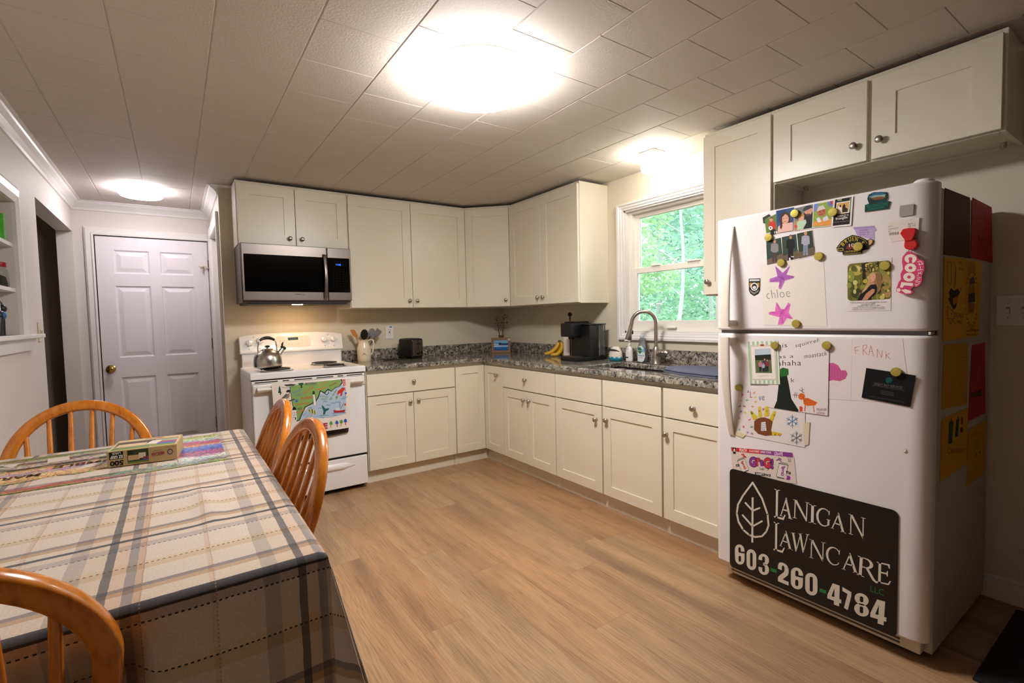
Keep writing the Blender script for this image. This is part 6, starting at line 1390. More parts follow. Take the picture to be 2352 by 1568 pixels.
# toaster
q0, q1 = onz(944, 826, C0), onz(970, 822, C0)
tc = Vector((onz(945, 825, C0).x+.02, -.20, C0))
ta = .25
tcn = Vector((-1.115, -.175, C0))
def tl(*a): return MB().box(*a)
def bxl(mb, c=tcn, a=ta): return shift(mb, c, a)
ts = thing('toaster', 'black two-slice toaster with steel end panel on the granite counter', 'toaster', tcn)
TWW, TLL, TH = .064, .10, .178      # half width across, half length along y
part('body', bxl(tl(-TWW, TWW, -TLL, TLL, .012, TH)), BLACK, ts, bevel=.018, bseg=4)
part('base_feet', bxl(MB().box(-TWW+.012, TWW-.012, -TLL+.012, TLL-.012, 0, .016)), BLACK, ts)
part('top_plate', bxl(tl(-TWW+.022, TWW-.022, -TLL+.03, TLL-.03, TH-.002, TH+.003)), STEEL, ts, bevel=.003)
part('slots', bxl(MB().box(-.036, -.014, -TLL+.05, TLL-.05, TH+.002, TH+.0036).box(.014, .036, -TLL+.05, TLL-.05, TH+.002, TH+.0036)), DARK, ts)
ep = part('end_panel', bxl(tl(-TWW+.011, TWW-.011, -TLL-.003, -TLL+.004, .026, TH-.014)), STEEL, ts, bevel=.006)
part('lever_track', bxl(MB().box(-.0035, .0035, -TLL-.0042, -TLL-.0028, .072, .165)), DARK, ep)
part('lever', bxl(MB().box(-.020, .020, -TLL-.02, -TLL-.004, .128, .140)), BLACK, ts, bevel=.003)
k = MB().lathe([(.0145, -TLL-.003), (.0145, -TLL-.012), (.012, -TLL-.018), (.003, -TLL-.018)], (0, 0, .052), 20, 'y'); part('dial', bxl(k), BLACK, ts, smooth=40)
part('buttons', bxl(MB().box(.030, .046, -TLL-.008, -TLL-.003, .040, .066)), BLACK, ts, bevel=.002)
qa, qb, qc = onz(912, 828, C0+.004), onz(862, 826, C0+.004), onz(880, 832, C0+.004)
cpts = [Vector((tcn.x-.05, tcn.y+.06, C0+.006)), Vector((-1.21, -.20, C0+.006)), Vector((-1.30, -.19, C0+.006)), Vector((-1.375, -.20, C0+.006)), Vector((-1.39, -.225, C0+.006)), Vector((-1.36, -.245, C0+.006)), Vector((-1.29, -.25, C0+.006)), Vector((-1.21, -.255, C0+.007)), Vector((-1.185, -.235, C0+.008)), Vector((-1.20, -.215, C0+.012))]
def smooth_path(p, n=6):
    o = []
    for i in range(len(p)-1):
        p0, p1, p2, p3 = p[max(i-1, 0)], p[i], p[i+1], p[min(i+2, len(p)-1)]
        for k in range(n):
            t = k/n; o.append(.5*((2*p1)+(p2-p0)*t+(2*p0-5*p1+4*p2-p3)*t*t+(3*p1-p0-3*p2+p3)*t**3))
    return o+[p[-1]]
part('cord', MB().tube(smooth_path(cpts), .0042, 8), BLACK, ts, smooth=60)
part('plug', MB().tube([(-1.195, -.205, C0+.012), (-1.18, -.195, C0+.016), (-1.165, -.19, C0+.02)], [.007, .01, .006], 10), BLACK, ts, smooth=60)

# outlets and switches
def plate(name, label, cat, org, u, n, w_, h_, mat, kind):
    org, u, n = Vector(org), Vector(u), Vector(n)
    r = thing(name, label, cat, org)
    def f(mb): mb.v = [tuple(org+u*p[0]+n*(-p[1])+Vector((0, 0, p[2]))) for p in mb.v]; return mb
    part('cover_plate', f(MB().box(-w_/2, w_/2, -.006, -.0004, -h_/2, h_/2)), mat, r, bevel=.002)
    if kind == 'gfci':
        part('receptacle', f(MB().box(-.0165, .0165, -.009, -.005, -.034, .034)), mat, r, bevel=.001)
        part('slots', f(MB().box(-.008, -.006, -.0095, -.008, .016, .026).box(.005, .007, -.0095, -.008, .016, .026).box(-.008, -.006, -.0095, -.008, -.02, -.011).box(.005, .007, -.0095, -.008, -.02, -.011).box(-.002, .002, -.0095, -.008, -.03, -.026)), DARK, r)
        part('reset_button', f(MB().box(-.006, .006, -.0105, -.008, .002, .008)), P('#2A2624'), r); part('test_button', f(MB().box(-.006, .006, -.0105, -.008, -.006, 0)), P('#8A2A24'), r)
        part('blue_sticker', f(MB().box(.001, .026, -.0066, -.0055, .044, .054)), P('#4A78B4'), r)
    else:
        for i in range(kind):
            x = (i-(kind-1)/2)*.046
            part('toggle', f(MB().box(x-.0045, x+.0045, -.016, -.005, -.012, .008)), mat, r, bevel=.001)
            part('toggle_well', f(MB().box(x-.006, x+.006, -.0066, -.0055, -.013, .013)), P('#8A8278'), r)
            part('screw', f(MB().box(x-.002, x+.002, -.0068, -.0055, .028, .032).box(x-.002, x+.002, -.0068, -.0055, -.032, -.028)), P('#9A9288'), r)
    return r
IV = M('ivory_plate', '#D9CDAF', .4); WP = M('white_plate', '#EDEAE4', .35)
q0, q1 = ony(886, 749, 0), ony(902, 777, 0)
plate('wall_outlet', 'white wall outlet with a blue sticker above the granite upstand', 'outlet', ((q0.x+q1.x)/2, 0, (q0.z+q1.z)/2), (1, 0, 0), (0, -1, 0), .072, .115, WP, 'gfci')
q = onx(90, 762, XL); plate('light_switch', 'ivory wall switch between the shelf niche and the dark opening', 'switch', (XL, q.y, q.z), (0, -1, 0) if False else (0, 1, 0), (1, 0, 0), .072, .115, IV, 1)
q = onx(2337, 707, 0); plate('light_switch', 'triple wall switch on the wall right of the refrigerator', 'switch', (0, -3.832, 1.236), (0, -1, 0), (-1, 0, 0), .165, .125, WP, 3)

# photo frame and blossom vase in the corner
fd_ = Vector((CAM.x-(-.2), CAM.y-(-.2), 0)).normalized(); fr_ = Vector((-fd_.y, fd_.x, 0)); fr_ = fr_ if fr_.dot(CR) > 0 else -fr_
fc = Vector((-.208, -.268, C0))
FW = M('driftwood_frame', '#8B6440', .6)
fa = thing('framed_picture', 'brown wooden photo frame with a blue sea picture and starfish in the corner', 'frame', fc)
def fp(a, n, z): return fc+fr_*a+fd_*n+Vector((0, 0, z))
fw, fh = .094, .148
mb = MB()
def fpl(mb, a0, a1, z0, z1, n0, n1): 
    k = len(mb.v); mb.box(a0, a1, n0, n1, z0, z1); mb.v[k:] = [tuple(fp(p[0], p[1]-.12*p[2], p[2])) for p in mb.v[k:]]
fpl(mb, -fw, fw, 0, .024, 0, .012); fpl(mb, -fw, fw, fh-.024, fh, 0, .012); fpl(mb, -fw, -fw+.024, .024, fh-.024, 0, .012); fpl(mb, fw-.024, fw, .024, fh-.024, 0, .012)
part('wood_frame', mb, FW, fa, bevel=.002)
mb = MB(); k = 0; fpl(mb, .01, .02, .0, .08, -.045, -.03); part('strut', mb, FW, fa)
PF = lambda x, y: fp(-fw+.022+x*(2*fw-.044), .008-.12*(.022+y*(fh-.044)), .022+y*(fh-.044))
sh = Sheet(PF, fd_, 0); sh.base([(0, 0), (1, 0), (1, 1), (0, 1)], '#2A77B8').poly([(0, .68), (1, .68), (1, 1), (0, 1)], '#7FB6DC').poly([(0, .55), (1, .52), (1, .72), (0, .74)], '#4A92C6').poly([(0, .36), (1, .38), (1, .46), (0, .5)], '#C9DCE6').poly([(0, 0), (1, 0), (1, .2), (0, .24)], '#1A5CA4').poly([(.35, .6), (.4, .55), (1, .55), (1, .66), (.55, .66), (.45, .78), (.38, .76)], '#1B2C4A').poly([(0, .58), (.3, .52), (.34, .6), (0, .68)], '#DCE6EA')
sh.make('sea_picture', None, None, parent=fa)
stf = MB(); pts = []
for k in range(10):
    r_ = .020 if k % 2 == 0 else .0075; a = PI/2+k*PI/5+.1; pts.append((fw-.012+r_*math.cos(a), fh-.018+r_*math.sin(a)))
stf.prism(pts, lambda a, b: fp(a, .017-.12*b, b), lambda a, b: fp(a, .012-.12*b, b)); part('starfish', stf, M('starfish', '#D8CBB4', .7), fa)
vc = Vector((-.135, -.165, C0))
VS = M('brown_vase', '#6E5638', .3)
vs_ = thing('vase', 'brown bottle vase behind the sea picture frame in the corner', 'vase', vc)
part('pot', MB().lathe([(.04, 0), (.052, .02), (.055, .06), (.05, .10), (.036, .128), (.027, .142), (.026, .16), (.031, .170), (.026, .170), (.02, .14)], vc, 26, caps=False), VS, vs_, smooth=50)
BR = M('dark_twig', '#2A1C18', .7); BLS = M('pink_blossom', '#8E2F44', .7)
bl_ = thing('blossom_branches', 'dark artificial twigs with pink blossoms standing in the brown vase', 'flowers', vc+Vector((0, 0, .1)))
zc_ = Zm(1080, 700, 9.408)
def vp(x, y): u, v = zc_(x, y); d = ray(u, v); n_ = Vector((CF.x, CF.y, 0)).normalized(); t_ = (vc-CAM).dot(n_)/d.dot(n_); return CAM+d*t_
stems = [[(635, 700), (628, 600), (618, 480), (605, 400), (595, 330), (588, 230)], [(700, 700), (706, 600), (722, 480), (735, 380), (742, 300), (748, 215)]]
twigs = [[(600, 340), (560, 310), (530, 280)], [(592, 300), (630, 265), (650, 250)], [(608, 400), (640, 390)], [(625, 570), (580, 545), (565, 540)], [(745, 310), (700, 285), (690, 270)], [(745, 285), (790, 262), (815, 240)], [(735, 390), (765, 378)], [(715, 510), (765, 500), (785, 490)], [(705, 570), (690, 555)], [(622, 520), (655, 470), (650, 430)]]
for p_ in stems: part('twig', MB().tube([vp(*a)+Vector((0, .004*i, 0)) for i, a in enumerate(p_)], [.0034-.0004*i for i in range(len(p_))], 8), BR, bl_, smooth=60)
for p_ in twigs: part('twig', MB().tube([vp(*a) for a in p_], [.0026, .0022, .0016][:len(p_)], 6), BR, bl_, smooth=60)
rg = random.Random(4)
def blossom(c, r_):
    mb = MB()
    for k in range(5):
        a = 2*PI*k/5+rg.random(); mb.ball((c.x+r_*.7*math.cos(a), c.y-.002, c.z+r_*.7*math.sin(a)), (r_*.55, r_*.25, r_*.55), 8, 5)
    part('blossom', mb, BLS, bl_, smooth=60)
for x, y, r_ in ((750, 215, .007), (680, 380, .008), (790, 380, .008), (735, 465, .009), (700, 490, .006), (540, 400, .005), (650, 530, .005), (545, 530, .005), (640, 440, .005), (575, 450, .005)): blossom(vp(x, y), r_)

# bananas
BN = M('banana_yellow', '#D9A91E', .4); BNT = M('banana_stem', '#6B5A2A', .6)
zb2 = Zm(1080, 700, 9.408)
bp0 = Vector((-.155, -1.004, C0))
def bpt(x, y, dn=0):
    u, v = zb2(x, y); d = ray(u, v); n_ = Vector((CF.x, CF.y, 0)).normalized(); t_ = (bp0-CAM).dot(n_)/d.dot(n_); p = CAM+d*t_; return p+n_*dn
bn = thing('banana_bunch', 'bunch of yellow bananas lying on the counter beside the paper towels', 'bananas', bp0)
for ps, dn in (([(1915, 800), (1890, 880), (1820, 970), (1730, 1030), (1650, 1050), (1610, 1060)], 0), ([(1945, 810), (1930, 900), (1880, 985), (1800, 1045), (1720, 1075)], .02), ([(1955, 800), (1985, 890), (1950, 990), (1870, 1065), (1780, 1105), (1735, 1112)], -.02), ([(1970, 800), (2040, 880), (2075, 960), (2050, 1040), (2010, 1085), (1980, 1098)], .01)):
    P_ = smooth_path([bpt(x, y, dn) for x, y in ps], 4); m = len(P_)
    for p in P_: p.z = max(p.z, C0+.016)
    rad = [.006+.0125*math.sin(PI*min(1, max(0, (i/(m-1)-.02)/.98))**.75)**.6 for i in range(m)]; rad[0] = .006; rad[-1] = .004
    part('banana', MB().tube(P_, rad, 9), BN, bn, smooth=50)
part('stem', MB().tube([bpt(1905, 815), bpt(1915, 775), bpt(1945, 770)], [.009, .008, .006], 8).tube([bpt(1950, 815), bpt(1940, 775), bpt(1930, 765)], [.009, .008, .006], 8).tube([bpt(2005, 850), bpt(1960, 790), bpt(1940, 768)], [.008, .007, .006], 8), BNT, bn, smooth=60)

# paper towels on a bronze holder
ptc = Vector((-.125, -1.20, C0))
PT = thing('paper_towel_holder', 'bronze upright paper towel holder with round finial behind the coffee maker', 'holder', ptc)
BZ = M('dark_bronze', '#3A1C12', .4, .6)
part('base', MB().lathe([(.078, 0), (.08, .006), (.074, .012), (.01, .014)], ptc, 32), BZ, PT, smooth=40)
part('rod', MB().lathe([(.006, .01), (.006, .345)], ptc, 12), BZ, PT, smooth=60)
part('finial', MB().ball((ptc.x, ptc.y, ptc.z+.36), .019, 16, 10), BZ, PT, smooth=60)
part('side_arm', MB().tube([(ptc.x-.05, ptc.y-.055, ptc.z+.008), (ptc.x-.05, ptc.y-.055, ptc.z+.29)], .0042, 10), BZ, PT, smooth=60)
PAP = M('paper_towel', '#EDE6E0', .9, bump=(60, .3, .002))
tag(obj('paper_towel_roll', MB().lathe([(.02, ptc.z+.0146), (.058, ptc.z+.0146), (.058, ptc.z+.288), (.02, ptc.z+.288), (.02, ptc.z+.0146)], (ptc.x, ptc.y, 0), 32, caps=False), PAP, smooth=40), 'white roll of paper towels on the bronze holder', 'paper towels')

# coffee maker
kc0 = Vector((-.215, -1.46, C0))
ka = 0.0
cm = thing('coffee_maker', 'black single-serve coffee maker with clear water tank on the counter', 'coffee maker', kc0)
# local: x to the left/back along the wall is world -y; front faces -x
def kb(x0, x1, y0, y1, z0, z1): return MB().box(kc0.x+x0, kc0.x+x1, kc0.y+y0, kc0.y+y1, kc0.z+z0, kc0.z+z1)
BK2 = M('matte_black', '#101011', .38)
part('base', kb(-.155, .13, -.105, .105, 0, .032), BK2, cm, bevel=.006)
part('tower', kb(-.04, .13, -.075, .105, .03, .2745), BK2, cm, bevel=.006)
part('tower_front', kb(-.04, .062, -.106, -.07, .03, .2745), BK2, cm, bevel=.006)
part('brew_head', kb(-.15, .06, -.02, .105, .185, .292), BK2, cm, bevel=.008)
part('lid', kb(-.12, .05, -.01, .095, .291, .304), BLACK, cm, bevel=.006)
part('tower_cap', kb(-.05, .135, -.11, .03, .274, .282), BLACK, cm, bevel=.002)
part('spout', MB().lathe([(.02, .165), (.026, .186)], (kc0.x-.09, kc0.y+.045, kc0.z), 16), BLACK, cm)
TANK = M('clear_tank', '#DDE2E4', .05, Transmission_Weight=.9, IOR=1.3)
part('water_tank', kb(.066, .132, -.107, -.077, .034, .273), TANK, cm, bevel=.006)
part('drip_tray', kb(-.15, -.05, -.06, .09, .032, .037), STEEL, cm)
for k in range(4): part('button', MB().lathe([(.005, kc0.y-.1062), (.005, kc0.y-.1072)], (kc0.x-.02, 0, kc0.z+.09+.021*k), 12, 'y'), P('#4A4848'), cm)

# whale sponge holder
wc = Vector((-.115, -1.70, C0))
wcv = Vector((onz(1413, 829, C0).x, onz(1413, 829, C0).y, C0))
WH = M('white_ceramic', '#E6DCCD', .2); TEAL = M('teal_glaze', '#1F7F9A', .25)
wh = thing('sponge_holder', 'white ceramic whale sponge holder with teal waves beside the coffee maker', 'sponge holder', wc)
mb = MB(); n = 28; rg2 = []
for i in range(13):
    f = i/12; z = .108*f; r_ = .052*(math.sin(PI*(.28+.62*f)))**.7
    rg2.append((max(r_, .006), z))
b = MB().lathe(rg2, seg=n); b.v = [(wc.x+p[0]*.75, wc.y+p[1]*1.15, wc.z+p[2]) for p in b.v]
part('whale_body', b, WH, wh, smooth=60)
mo = []
for i in range(15):
    a = -1.15+2.3*i/14; mo.append((wc.x-.75*.0455*math.cos(a)*1.02-.003, wc.y-1.15*.049*math.sin(a), wc.z+.085-.012*(a/1.15)**2))
part('mouth_opening', MB().tube(mo, [.002+.004*math.sin(PI*i/14) for i in range(15)], 8), DARK, wh, smooth=60)
wv = []; vs = []; fs = []
for i in range(33):
    a = 2*PI*i/32; h = .018+.016*abs(math.sin(a*4.5)); rr_ = .0485
    vs += [(wc.x+.75*rr_*1.02*math.cos(a), wc.y+1.15*rr_*1.02*math.sin(a), wc.z), (wc.x+.75*(rr_+.006)*math.cos(a), wc.y+1.15*(rr_+.006)*math.sin(a), wc.z+h)]
for i in range(32): fs.append((2*i, 2*i+2, 2*i+3, 2*i+1))
o = part('waves', MB().add(vs, fs), TEAL, wh, smooth=60); sd = o.modifiers.new('t', 'SOLIDIFY'); sd.thickness = .002

# soap pump and dish soap
def on_counter(u, v): q = onz(u, v, C0); return Vector((q.x, q.y, C0))
sc_ = Vector((-.10, -1.822, C0))
LOT = M('white_bottle', '#E9E7E4', .25)
sp_ = thing('soap_dispenser', 'white pump soap bottle between the whale holder and the blue dish soap', 'soap', sc_)
b = MB().lathe([(.024, 0), (.029, .004), (.031, .02), (.030, .07), (.026, .098), (.013, .112), (.011, .118)], seg=26); b.v = [(sc_.x+p[0]*.72, sc_.y+p[1], sc_.z+p[2]) for p in b.v]
part('bottle', b, LOT, sp_, smooth=50)
part('pump', MB().lathe([(.0115, .116), (.0115, .13), (.004, .132), (.004, .15), (.009, .152), (.009, .16)], sc_, 16).tube([(sc_.x, sc_.y, sc_.z+.156), (sc_.x-.012, sc_.y+.024, sc_.z+.157), (sc_.x-.014, sc_.y+.034, sc_.z+.15)], [.006, .005, .004], 8), LOT, sp_, smooth=50)
LB = lambda u, v: onx(u, v, sc_.x-.0222)
ZC = Zm(1230, 690, 5.2267)
sh = Sheet(LB, (-1, 0, 0), 0); sh.text('Dove', ZC(1090, 585), ZC(1120, 590), ZC(1090, 572), '#4A4A5A').poly([ZC(1080, 672), ZC(1115, 678), ZC(1115, 692), ZC(1080, 688)], '#2A2C4A').line([ZC(1090, 640), ZC(1115, 625)], .5, '#B9B4AE').disc(ZC(1097, 556), 1.2, 1, '#5A4A3A'); sh.make('print', None, None, parent=sp_)
dc = Vector((-.078, -1.922, C0))
dcl = M('clear_bottle', '#C6D3DC', .08, Transmission_Weight=.75, IOR=1.2)
ds_ = thing('dish_soap', 'clear dish soap bottle with green leaf label under the faucet spout', 'soap', dc)
b = MB().lathe([(.028, 0), (.034, .004), (.036, .03), (.035, .09), (.032, .115), (.025, .135), (.026, .15), (.022, .166), (.013, .176), (.012, .18)], seg=28); b.v = [(dc.x+p[0]*.66, dc.y+p[1], dc.z+p[2]) for p in b.v]
part('bottle', b, dcl, ds_, smooth=50)
part('cap', MB().lathe([(.014, .178), (.015, .19), (.012, .198), (.006, .2), (.005, .208)], dc, 16), M('clear_cap', '#C9D4DE', .2), ds_, smooth=40)
LB2 = lambda u, v: onx(u, v, dc.x-.0243)
sh = Sheet(LB2, (-1, 0, 0), 0); sh.base([ZC(1226, 570), ZC(1245, 545), ZC(1275, 540), ZC(1310, 590), ZC(1316, 680), ZC(1300, 725), ZC(1275, 738), ZC(1226, 728)], '#DCE3E8')
sh.poly([ZC(1232, 585), ZC(1250, 555), ZC(1275, 580), ZC(1278, 615), ZC(1255, 640), ZC(1234, 620)], '#1F7A4A').text('seventh', ZC(1236, 605), ZC(1274, 608), ZC(1236, 592), WHITE).text('CLEAN', ZC(1232, 690), ZC(1285, 695), ZC(1232, 668), '#C98A8A').disc(ZC(1296, 603), 3, 4.5, '#8FB4D4').poly([ZC(1228, 660), ZC(1305, 668), ZC(1305, 660), ZC(1228, 650)], '#6A9AC4').poly([ZC(1226, 565), ZC(1240, 548), ZC(1240, 575), ZC(1228, 590)], '#3A6AB4'); sh.make('label', None, None, parent=ds_)

# faucet
fc_ = Vector((-.115, -2.078, C0))
fa_ = thing('faucet', 'brushed nickel gooseneck pull-down faucet at the back of the sink', 'faucet', fc_)
part('base', MB().lathe([(.030, 0), (.031, .004), (.027, .01), (.0255, .05), (.0245, .10), (.019, .112), (.0165, .12)], fc_, 26), NICK, fa_, smooth=45)
sdv = Vector((-.55, .83, 0)).normalized()
def fpt(d, h): return fc_+sdv*d+Vector((0, 0, h))
Rn = .082
nk = [fpt(0, .115), fpt(0, .20), fpt(0, .285)]+[fpt(Rn-Rn*math.cos(a), .285+Rn*1.0*math.sin(a)) for a in [PI*i/16 for i in range(1, 16)]]+[fpt(2*Rn, .285), fpt(2*Rn+.006, .262)]
part('neck', MB().tube(nk, .0135, 16), NICK, fa_, smooth=60)
wd_ = part('spray_head', MB().tube([fpt(2*Rn+.005, .268), fpt(2*Rn+.010, .245), fpt(2*Rn+.017, .215), fpt(2*Rn+.025, .172), fpt(2*Rn+.026, .168)], [.0145, .0155, .018, .0235, .021], 18), NICK, fa_, smooth=45)
part('spray_button', MB().ball(fpt(2*Rn-.004, .222), (.006, .006, .016), 10, 8), BLACK, wd_, smooth=60)
hs = fc_+Vector((-.012, -.03, .075))
part('handle', MB().tube([fc_+Vector((0, -.015, .07)), fc_+Vector((-.004, -.045, .08)), fc_+Vector((-.006, -.085, .082)), fc_+Vector((-.006, -.10, .078))], [.021, .020, .017, .009], 16), NICK, fa_, smooth=60)
part('handle_badge', MB().ball(fc_+Vector((-.022, -.055, .083)), (.004, .018, .010), 14, 8), CHROME, fa_, smooth=60)

# dish cloth lying over the sink edge
DCM = M('slate_terry', '#5D6172', .95, bump=(420, .6, .003))
ZTW = Zm(1230, 690, 5.2267)
tp = [onz(*ZTW(x, y), CT+.006) for x, y in ((1535, 850), (1560, 845), (1700, 836), (1860, 800), (1990, 785), (2190, 820), (2290, 900), (2290, 985), (2180, 965), (1900, 925), (1545, 905), (1530, 880))]
c0_ = Vector((-.40, -2.60, 0))
pg = [(-.335, -2.335), (-.19, -2.44), (-.17, -2.62), (-.19, -2.84), (-.42, -2.88), (-.545, -2.80), (-.52, -2.55), (-.46, -2.405)]
def cloth_slab(pg, z0, th, n=26):
    """soft rounded slab filling polygon pg, with gentle waves"""
    cx = sum(p[0] for p in pg)/len(pg); cy = sum(p[1] for p in pg)/len(pg); m = 8; ring_ = []
    for i in range(len(pg)):
        a, b_ = Vector(pg[i]), Vector(pg[(i+1) % len(pg)])
        for k in range(6): ring_.append(a.lerp(b_, k/6))
    N = len(ring_); vs = []; fs = []
    for j in range(m+1):
        s_ = 1-j/m
        for p in ring_:
            x = cx+(p.x-cx)*s_; y = cy+(p.y-cy)*s_; e = min(1, (1-s_)*5)
            vs.append((x, y, z0+th*(.45+.55*math.sqrt(1-(1-e)**2))+.002*math.sin(x*50+y*30)*e))
    for j in range(m):
        for k in range(N): fs.append((j*N+k, j*N+(k+1) % N, (j+1)*N+(k+1) % N, (j+1)*N+k))
    b0 = len(vs); vs += [(p.x, p.y, z0) for p in ring_]
    for k in range(N): fs.append((b0+k, b0+(k+1) % N, (k+1) % N, k))
    fs.append(tuple(range(b0+N-1, b0-1, -1)))
    return MB().add(vs, fs)
tl_o = obj('dish_cloth', cloth_slab(pg, CT+.001, .014), DCM, smooth=60); tag(tl_o, 'folded slate blue dish cloth lying on the counter by the sink', 'cloth')
part('folded_layer', cloth_slab([(p[0]*.97-.012, p[1]*.985-.04) for p in pg], CT+.014, .010), DCM, tl_o, smooth=60)
# stand-in-free spot where the small sponge figure sits in the photo is left empty

# ================================================================ niche contents
gt = Vector((-3.553, -.878, 1.6862))
GRNM = M('green_tin', '#3FA61E', .35)
t_ = thing('tin', 'bright green tin canister on the upper shelf of the wall niche', 'tin', gt)
part('can_body', MB().lathe([(.044, 0), (.044, .118), (.0455, .120), (.0455, .128), (.003, .129)], gt, 30), GRNM, t_, smooth=40)
part('ridges', MB().lathe([(.0446, .03), (.0452, .033), (.0446, .036)], gt, 30, caps=False).lathe([(.0446, .10), (.0452, .103), (.0446, .106)], gt, 30, caps=False), GRNM, t_, smooth=40)
jr = Vector((-3.544, -.885, 1.4582))
CLG = M('jar_glass', '#D9DCD8', .04, Transmission_Weight=.95, IOR=1.2)
j_ = thing('glass_jar', 'clear glass jar with red lid on the middle niche shelf', 'jar', jr)
part('jar_body', MB().lathe([(.034, 0), (.038, .006), (.038, .075), (.034, .088), (.028, .095), (.028, .102)], jr, 28), CLG, j_, smooth=45)
part('jar_lid', MB().lathe([(.0305, .098), (.0315, .1), (.0315, .118), (.028, .121), (.002, .1215)], jr, 28), M('red_lid', '#9E1B22', .35), j_, smooth=40)
part('filling', MB().lathe([(.026, .004), (.028, .02), (.022, .05), (.01, .058)], jr, 18), M('jar_filling', '#C9BFA4', .7), j_, smooth=60)
fg_ = Vector((-3.528, -.985, NZ0+.0008))
fgr = thing('figurine', 'small black and blue standing figurine on the bottom niche shelf', 'figurine', fg_)
FBK = M('figurine_black', '#12141A', .4)
b = MB().tube([fg_+Vector((0, -.028, 0)), fg_+Vector((0, -.026, .05)), fg_+Vector((.0, -.015, .085))], [.012, .014, .018], 10).tube([fg_+Vector((0, .024, 0)), fg_+Vector((0, .022, .045)), fg_+Vector((0, .012, .085))], [.012, .013, .016], 10).ball(fg_+Vector((0, 0, .095)), (.022, .038, .026), 14, 9).ball(fg_+Vector((.006, .026, .128)), (.016, .022, .020), 14, 9).tube([fg_+Vector((0, .02, .14)), fg_+Vector((0, .016, .168))], [.009, .002], 8).tube([fg_+Vector((0, .036, .14)), fg_+Vector((0, .042, .160))], [.008, .002], 8)
part('figure_body', b, FBK, fgr, smooth=60); part('blue_patch', MB().ball(fg_+Vector((.016, -.008, .095)), (.010, .018, .018), 10, 7), M('figurine_blue', '#2A6A9A', .4), fgr, smooth=60)
part('white_crest', MB().tube([fg_+Vector((0, -.02, .115)), fg_+Vector((0, -.012, .15)), fg_+Vector((0, -.016, .165))], [.010, .007, .002], 8), M('figurine_white', '#D8D8D8', .5), fgr, smooth=60)

# dark rounded armchair seen through the opening
ar = thing('armchair', 'black rounded armchair in the dim room beyond the opening', 'armchair', (-4.2, .75, 0))
AM = M('black_upholstery', '#060607', .6)
part('seat', MB().box(-4.55, -3.78, .32, 1.12, .14, .45), AM, ar, bevel=.06, bseg=3); part('backrest', MB().box(-4.6, -3.75, 1.02, 1.22, .14, 1.02), AM, ar, bevel=.08, bseg=4)
part('armrest', MB().box(-4.6, -4.45, .3, 1.1, .14, .66), AM, ar, bevel=.05, bseg=3); part('armrest', MB().box(-3.86, -3.72, .3, 1.1, .14, .66), AM, ar, bevel=.05, bseg=3)
for x in (-4.5, -3.82):
    for y in (.38, 1.14): part('leg', MB().lathe([(.018, 0), (.024, .145)], (x, y, 0), 12), AM, ar)

# black floor mat
mm = obj('floor_mat', MB().box(-.70, -.055, -4.75, -3.842, .0005, .009), M('mat_rubber', '#0C0C0D', .9, bump=(160, .6, .003)), bevel=.003); tag(mm, 'black floor mat on the oak floor right of the refrigerator', 'mat')

# ================================================================ lamps
def emit(name, col, strn):
    t = NT(name); t.set(Base_Color='#FFFFFF', Roughness=.4, Emission_Color=col, Emission_Strength=strn); return t.m
EM1, EM2, EM3 = emit('lamp_main', (1, .95, .945), E_MAIN), emit('lamp_hall', (1, .93, 1.0), E_HALL), emit('lamp_sink', (1, .94, .86), E_SINK)
LPW = M('lamp_white', '#F2F0EC', .4)
lc = Vector((-1.735, -2.46, 0))
l1 = thing('ceiling_light', 'large round flush ceiling light in the middle of the kitchen', 'ceiling light', (lc.x, lc.y, CZ))
part('pan', MB().lathe([(.222, CZ-.001), (.222, CZ-.040), (.218, CZ-.042)], lc, 48), LPW, l1, smooth=40)
part('diffuser', MB().lathe([(.223, CZ-.040), (.230, CZ-.045), (.231, CZ-.055), (.222, CZ-.070), (.20, CZ-.083), (.14, CZ-.097), (.06, CZ-.104), (.004, CZ-.105)], lc, 48), EM1, l1, smooth=60)
hc = Vector((-3.01, .43, 0))
l2 = thing('ceiling_light', 'small round flush ceiling light in the hall by the white door', 'ceiling light', (hc.x, hc.y, CZ))
part('pan', MB().lathe([(.13, CZ-.001), (.13, CZ-.012), (.126, CZ-.014)], hc, 40), LPW, l2, smooth=40)
part('diffuser', MB().lathe([(.138, CZ-.008), (.14, CZ-.04), (.128, CZ-.055), (.08, CZ-.064), (.004, CZ-.066)], hc, 40), EM2, l2, smooth=60)
kx_ = Vector((-.275, -2.185, 0))
l3 = thing('ceiling_light', 'small square-based ceiling light above the sink window', 'ceiling light', (kx_.x, kx_.y, CZ))
part('canopy', MB().box(kx_.x-.06, kx_.x+.06, kx_.y-.06, kx_.y+.06, CZ-.04, CZ-.001), LPW, l3, bevel=.004)
part('diffuser', MB().lathe([(.062, CZ-.04), (.068, CZ-.05), (.070, CZ-.10), (.06, CZ-.125), (.03, CZ-.135), (.003, CZ-.136)], kx_, 32), EM3, l3, smooth=60)

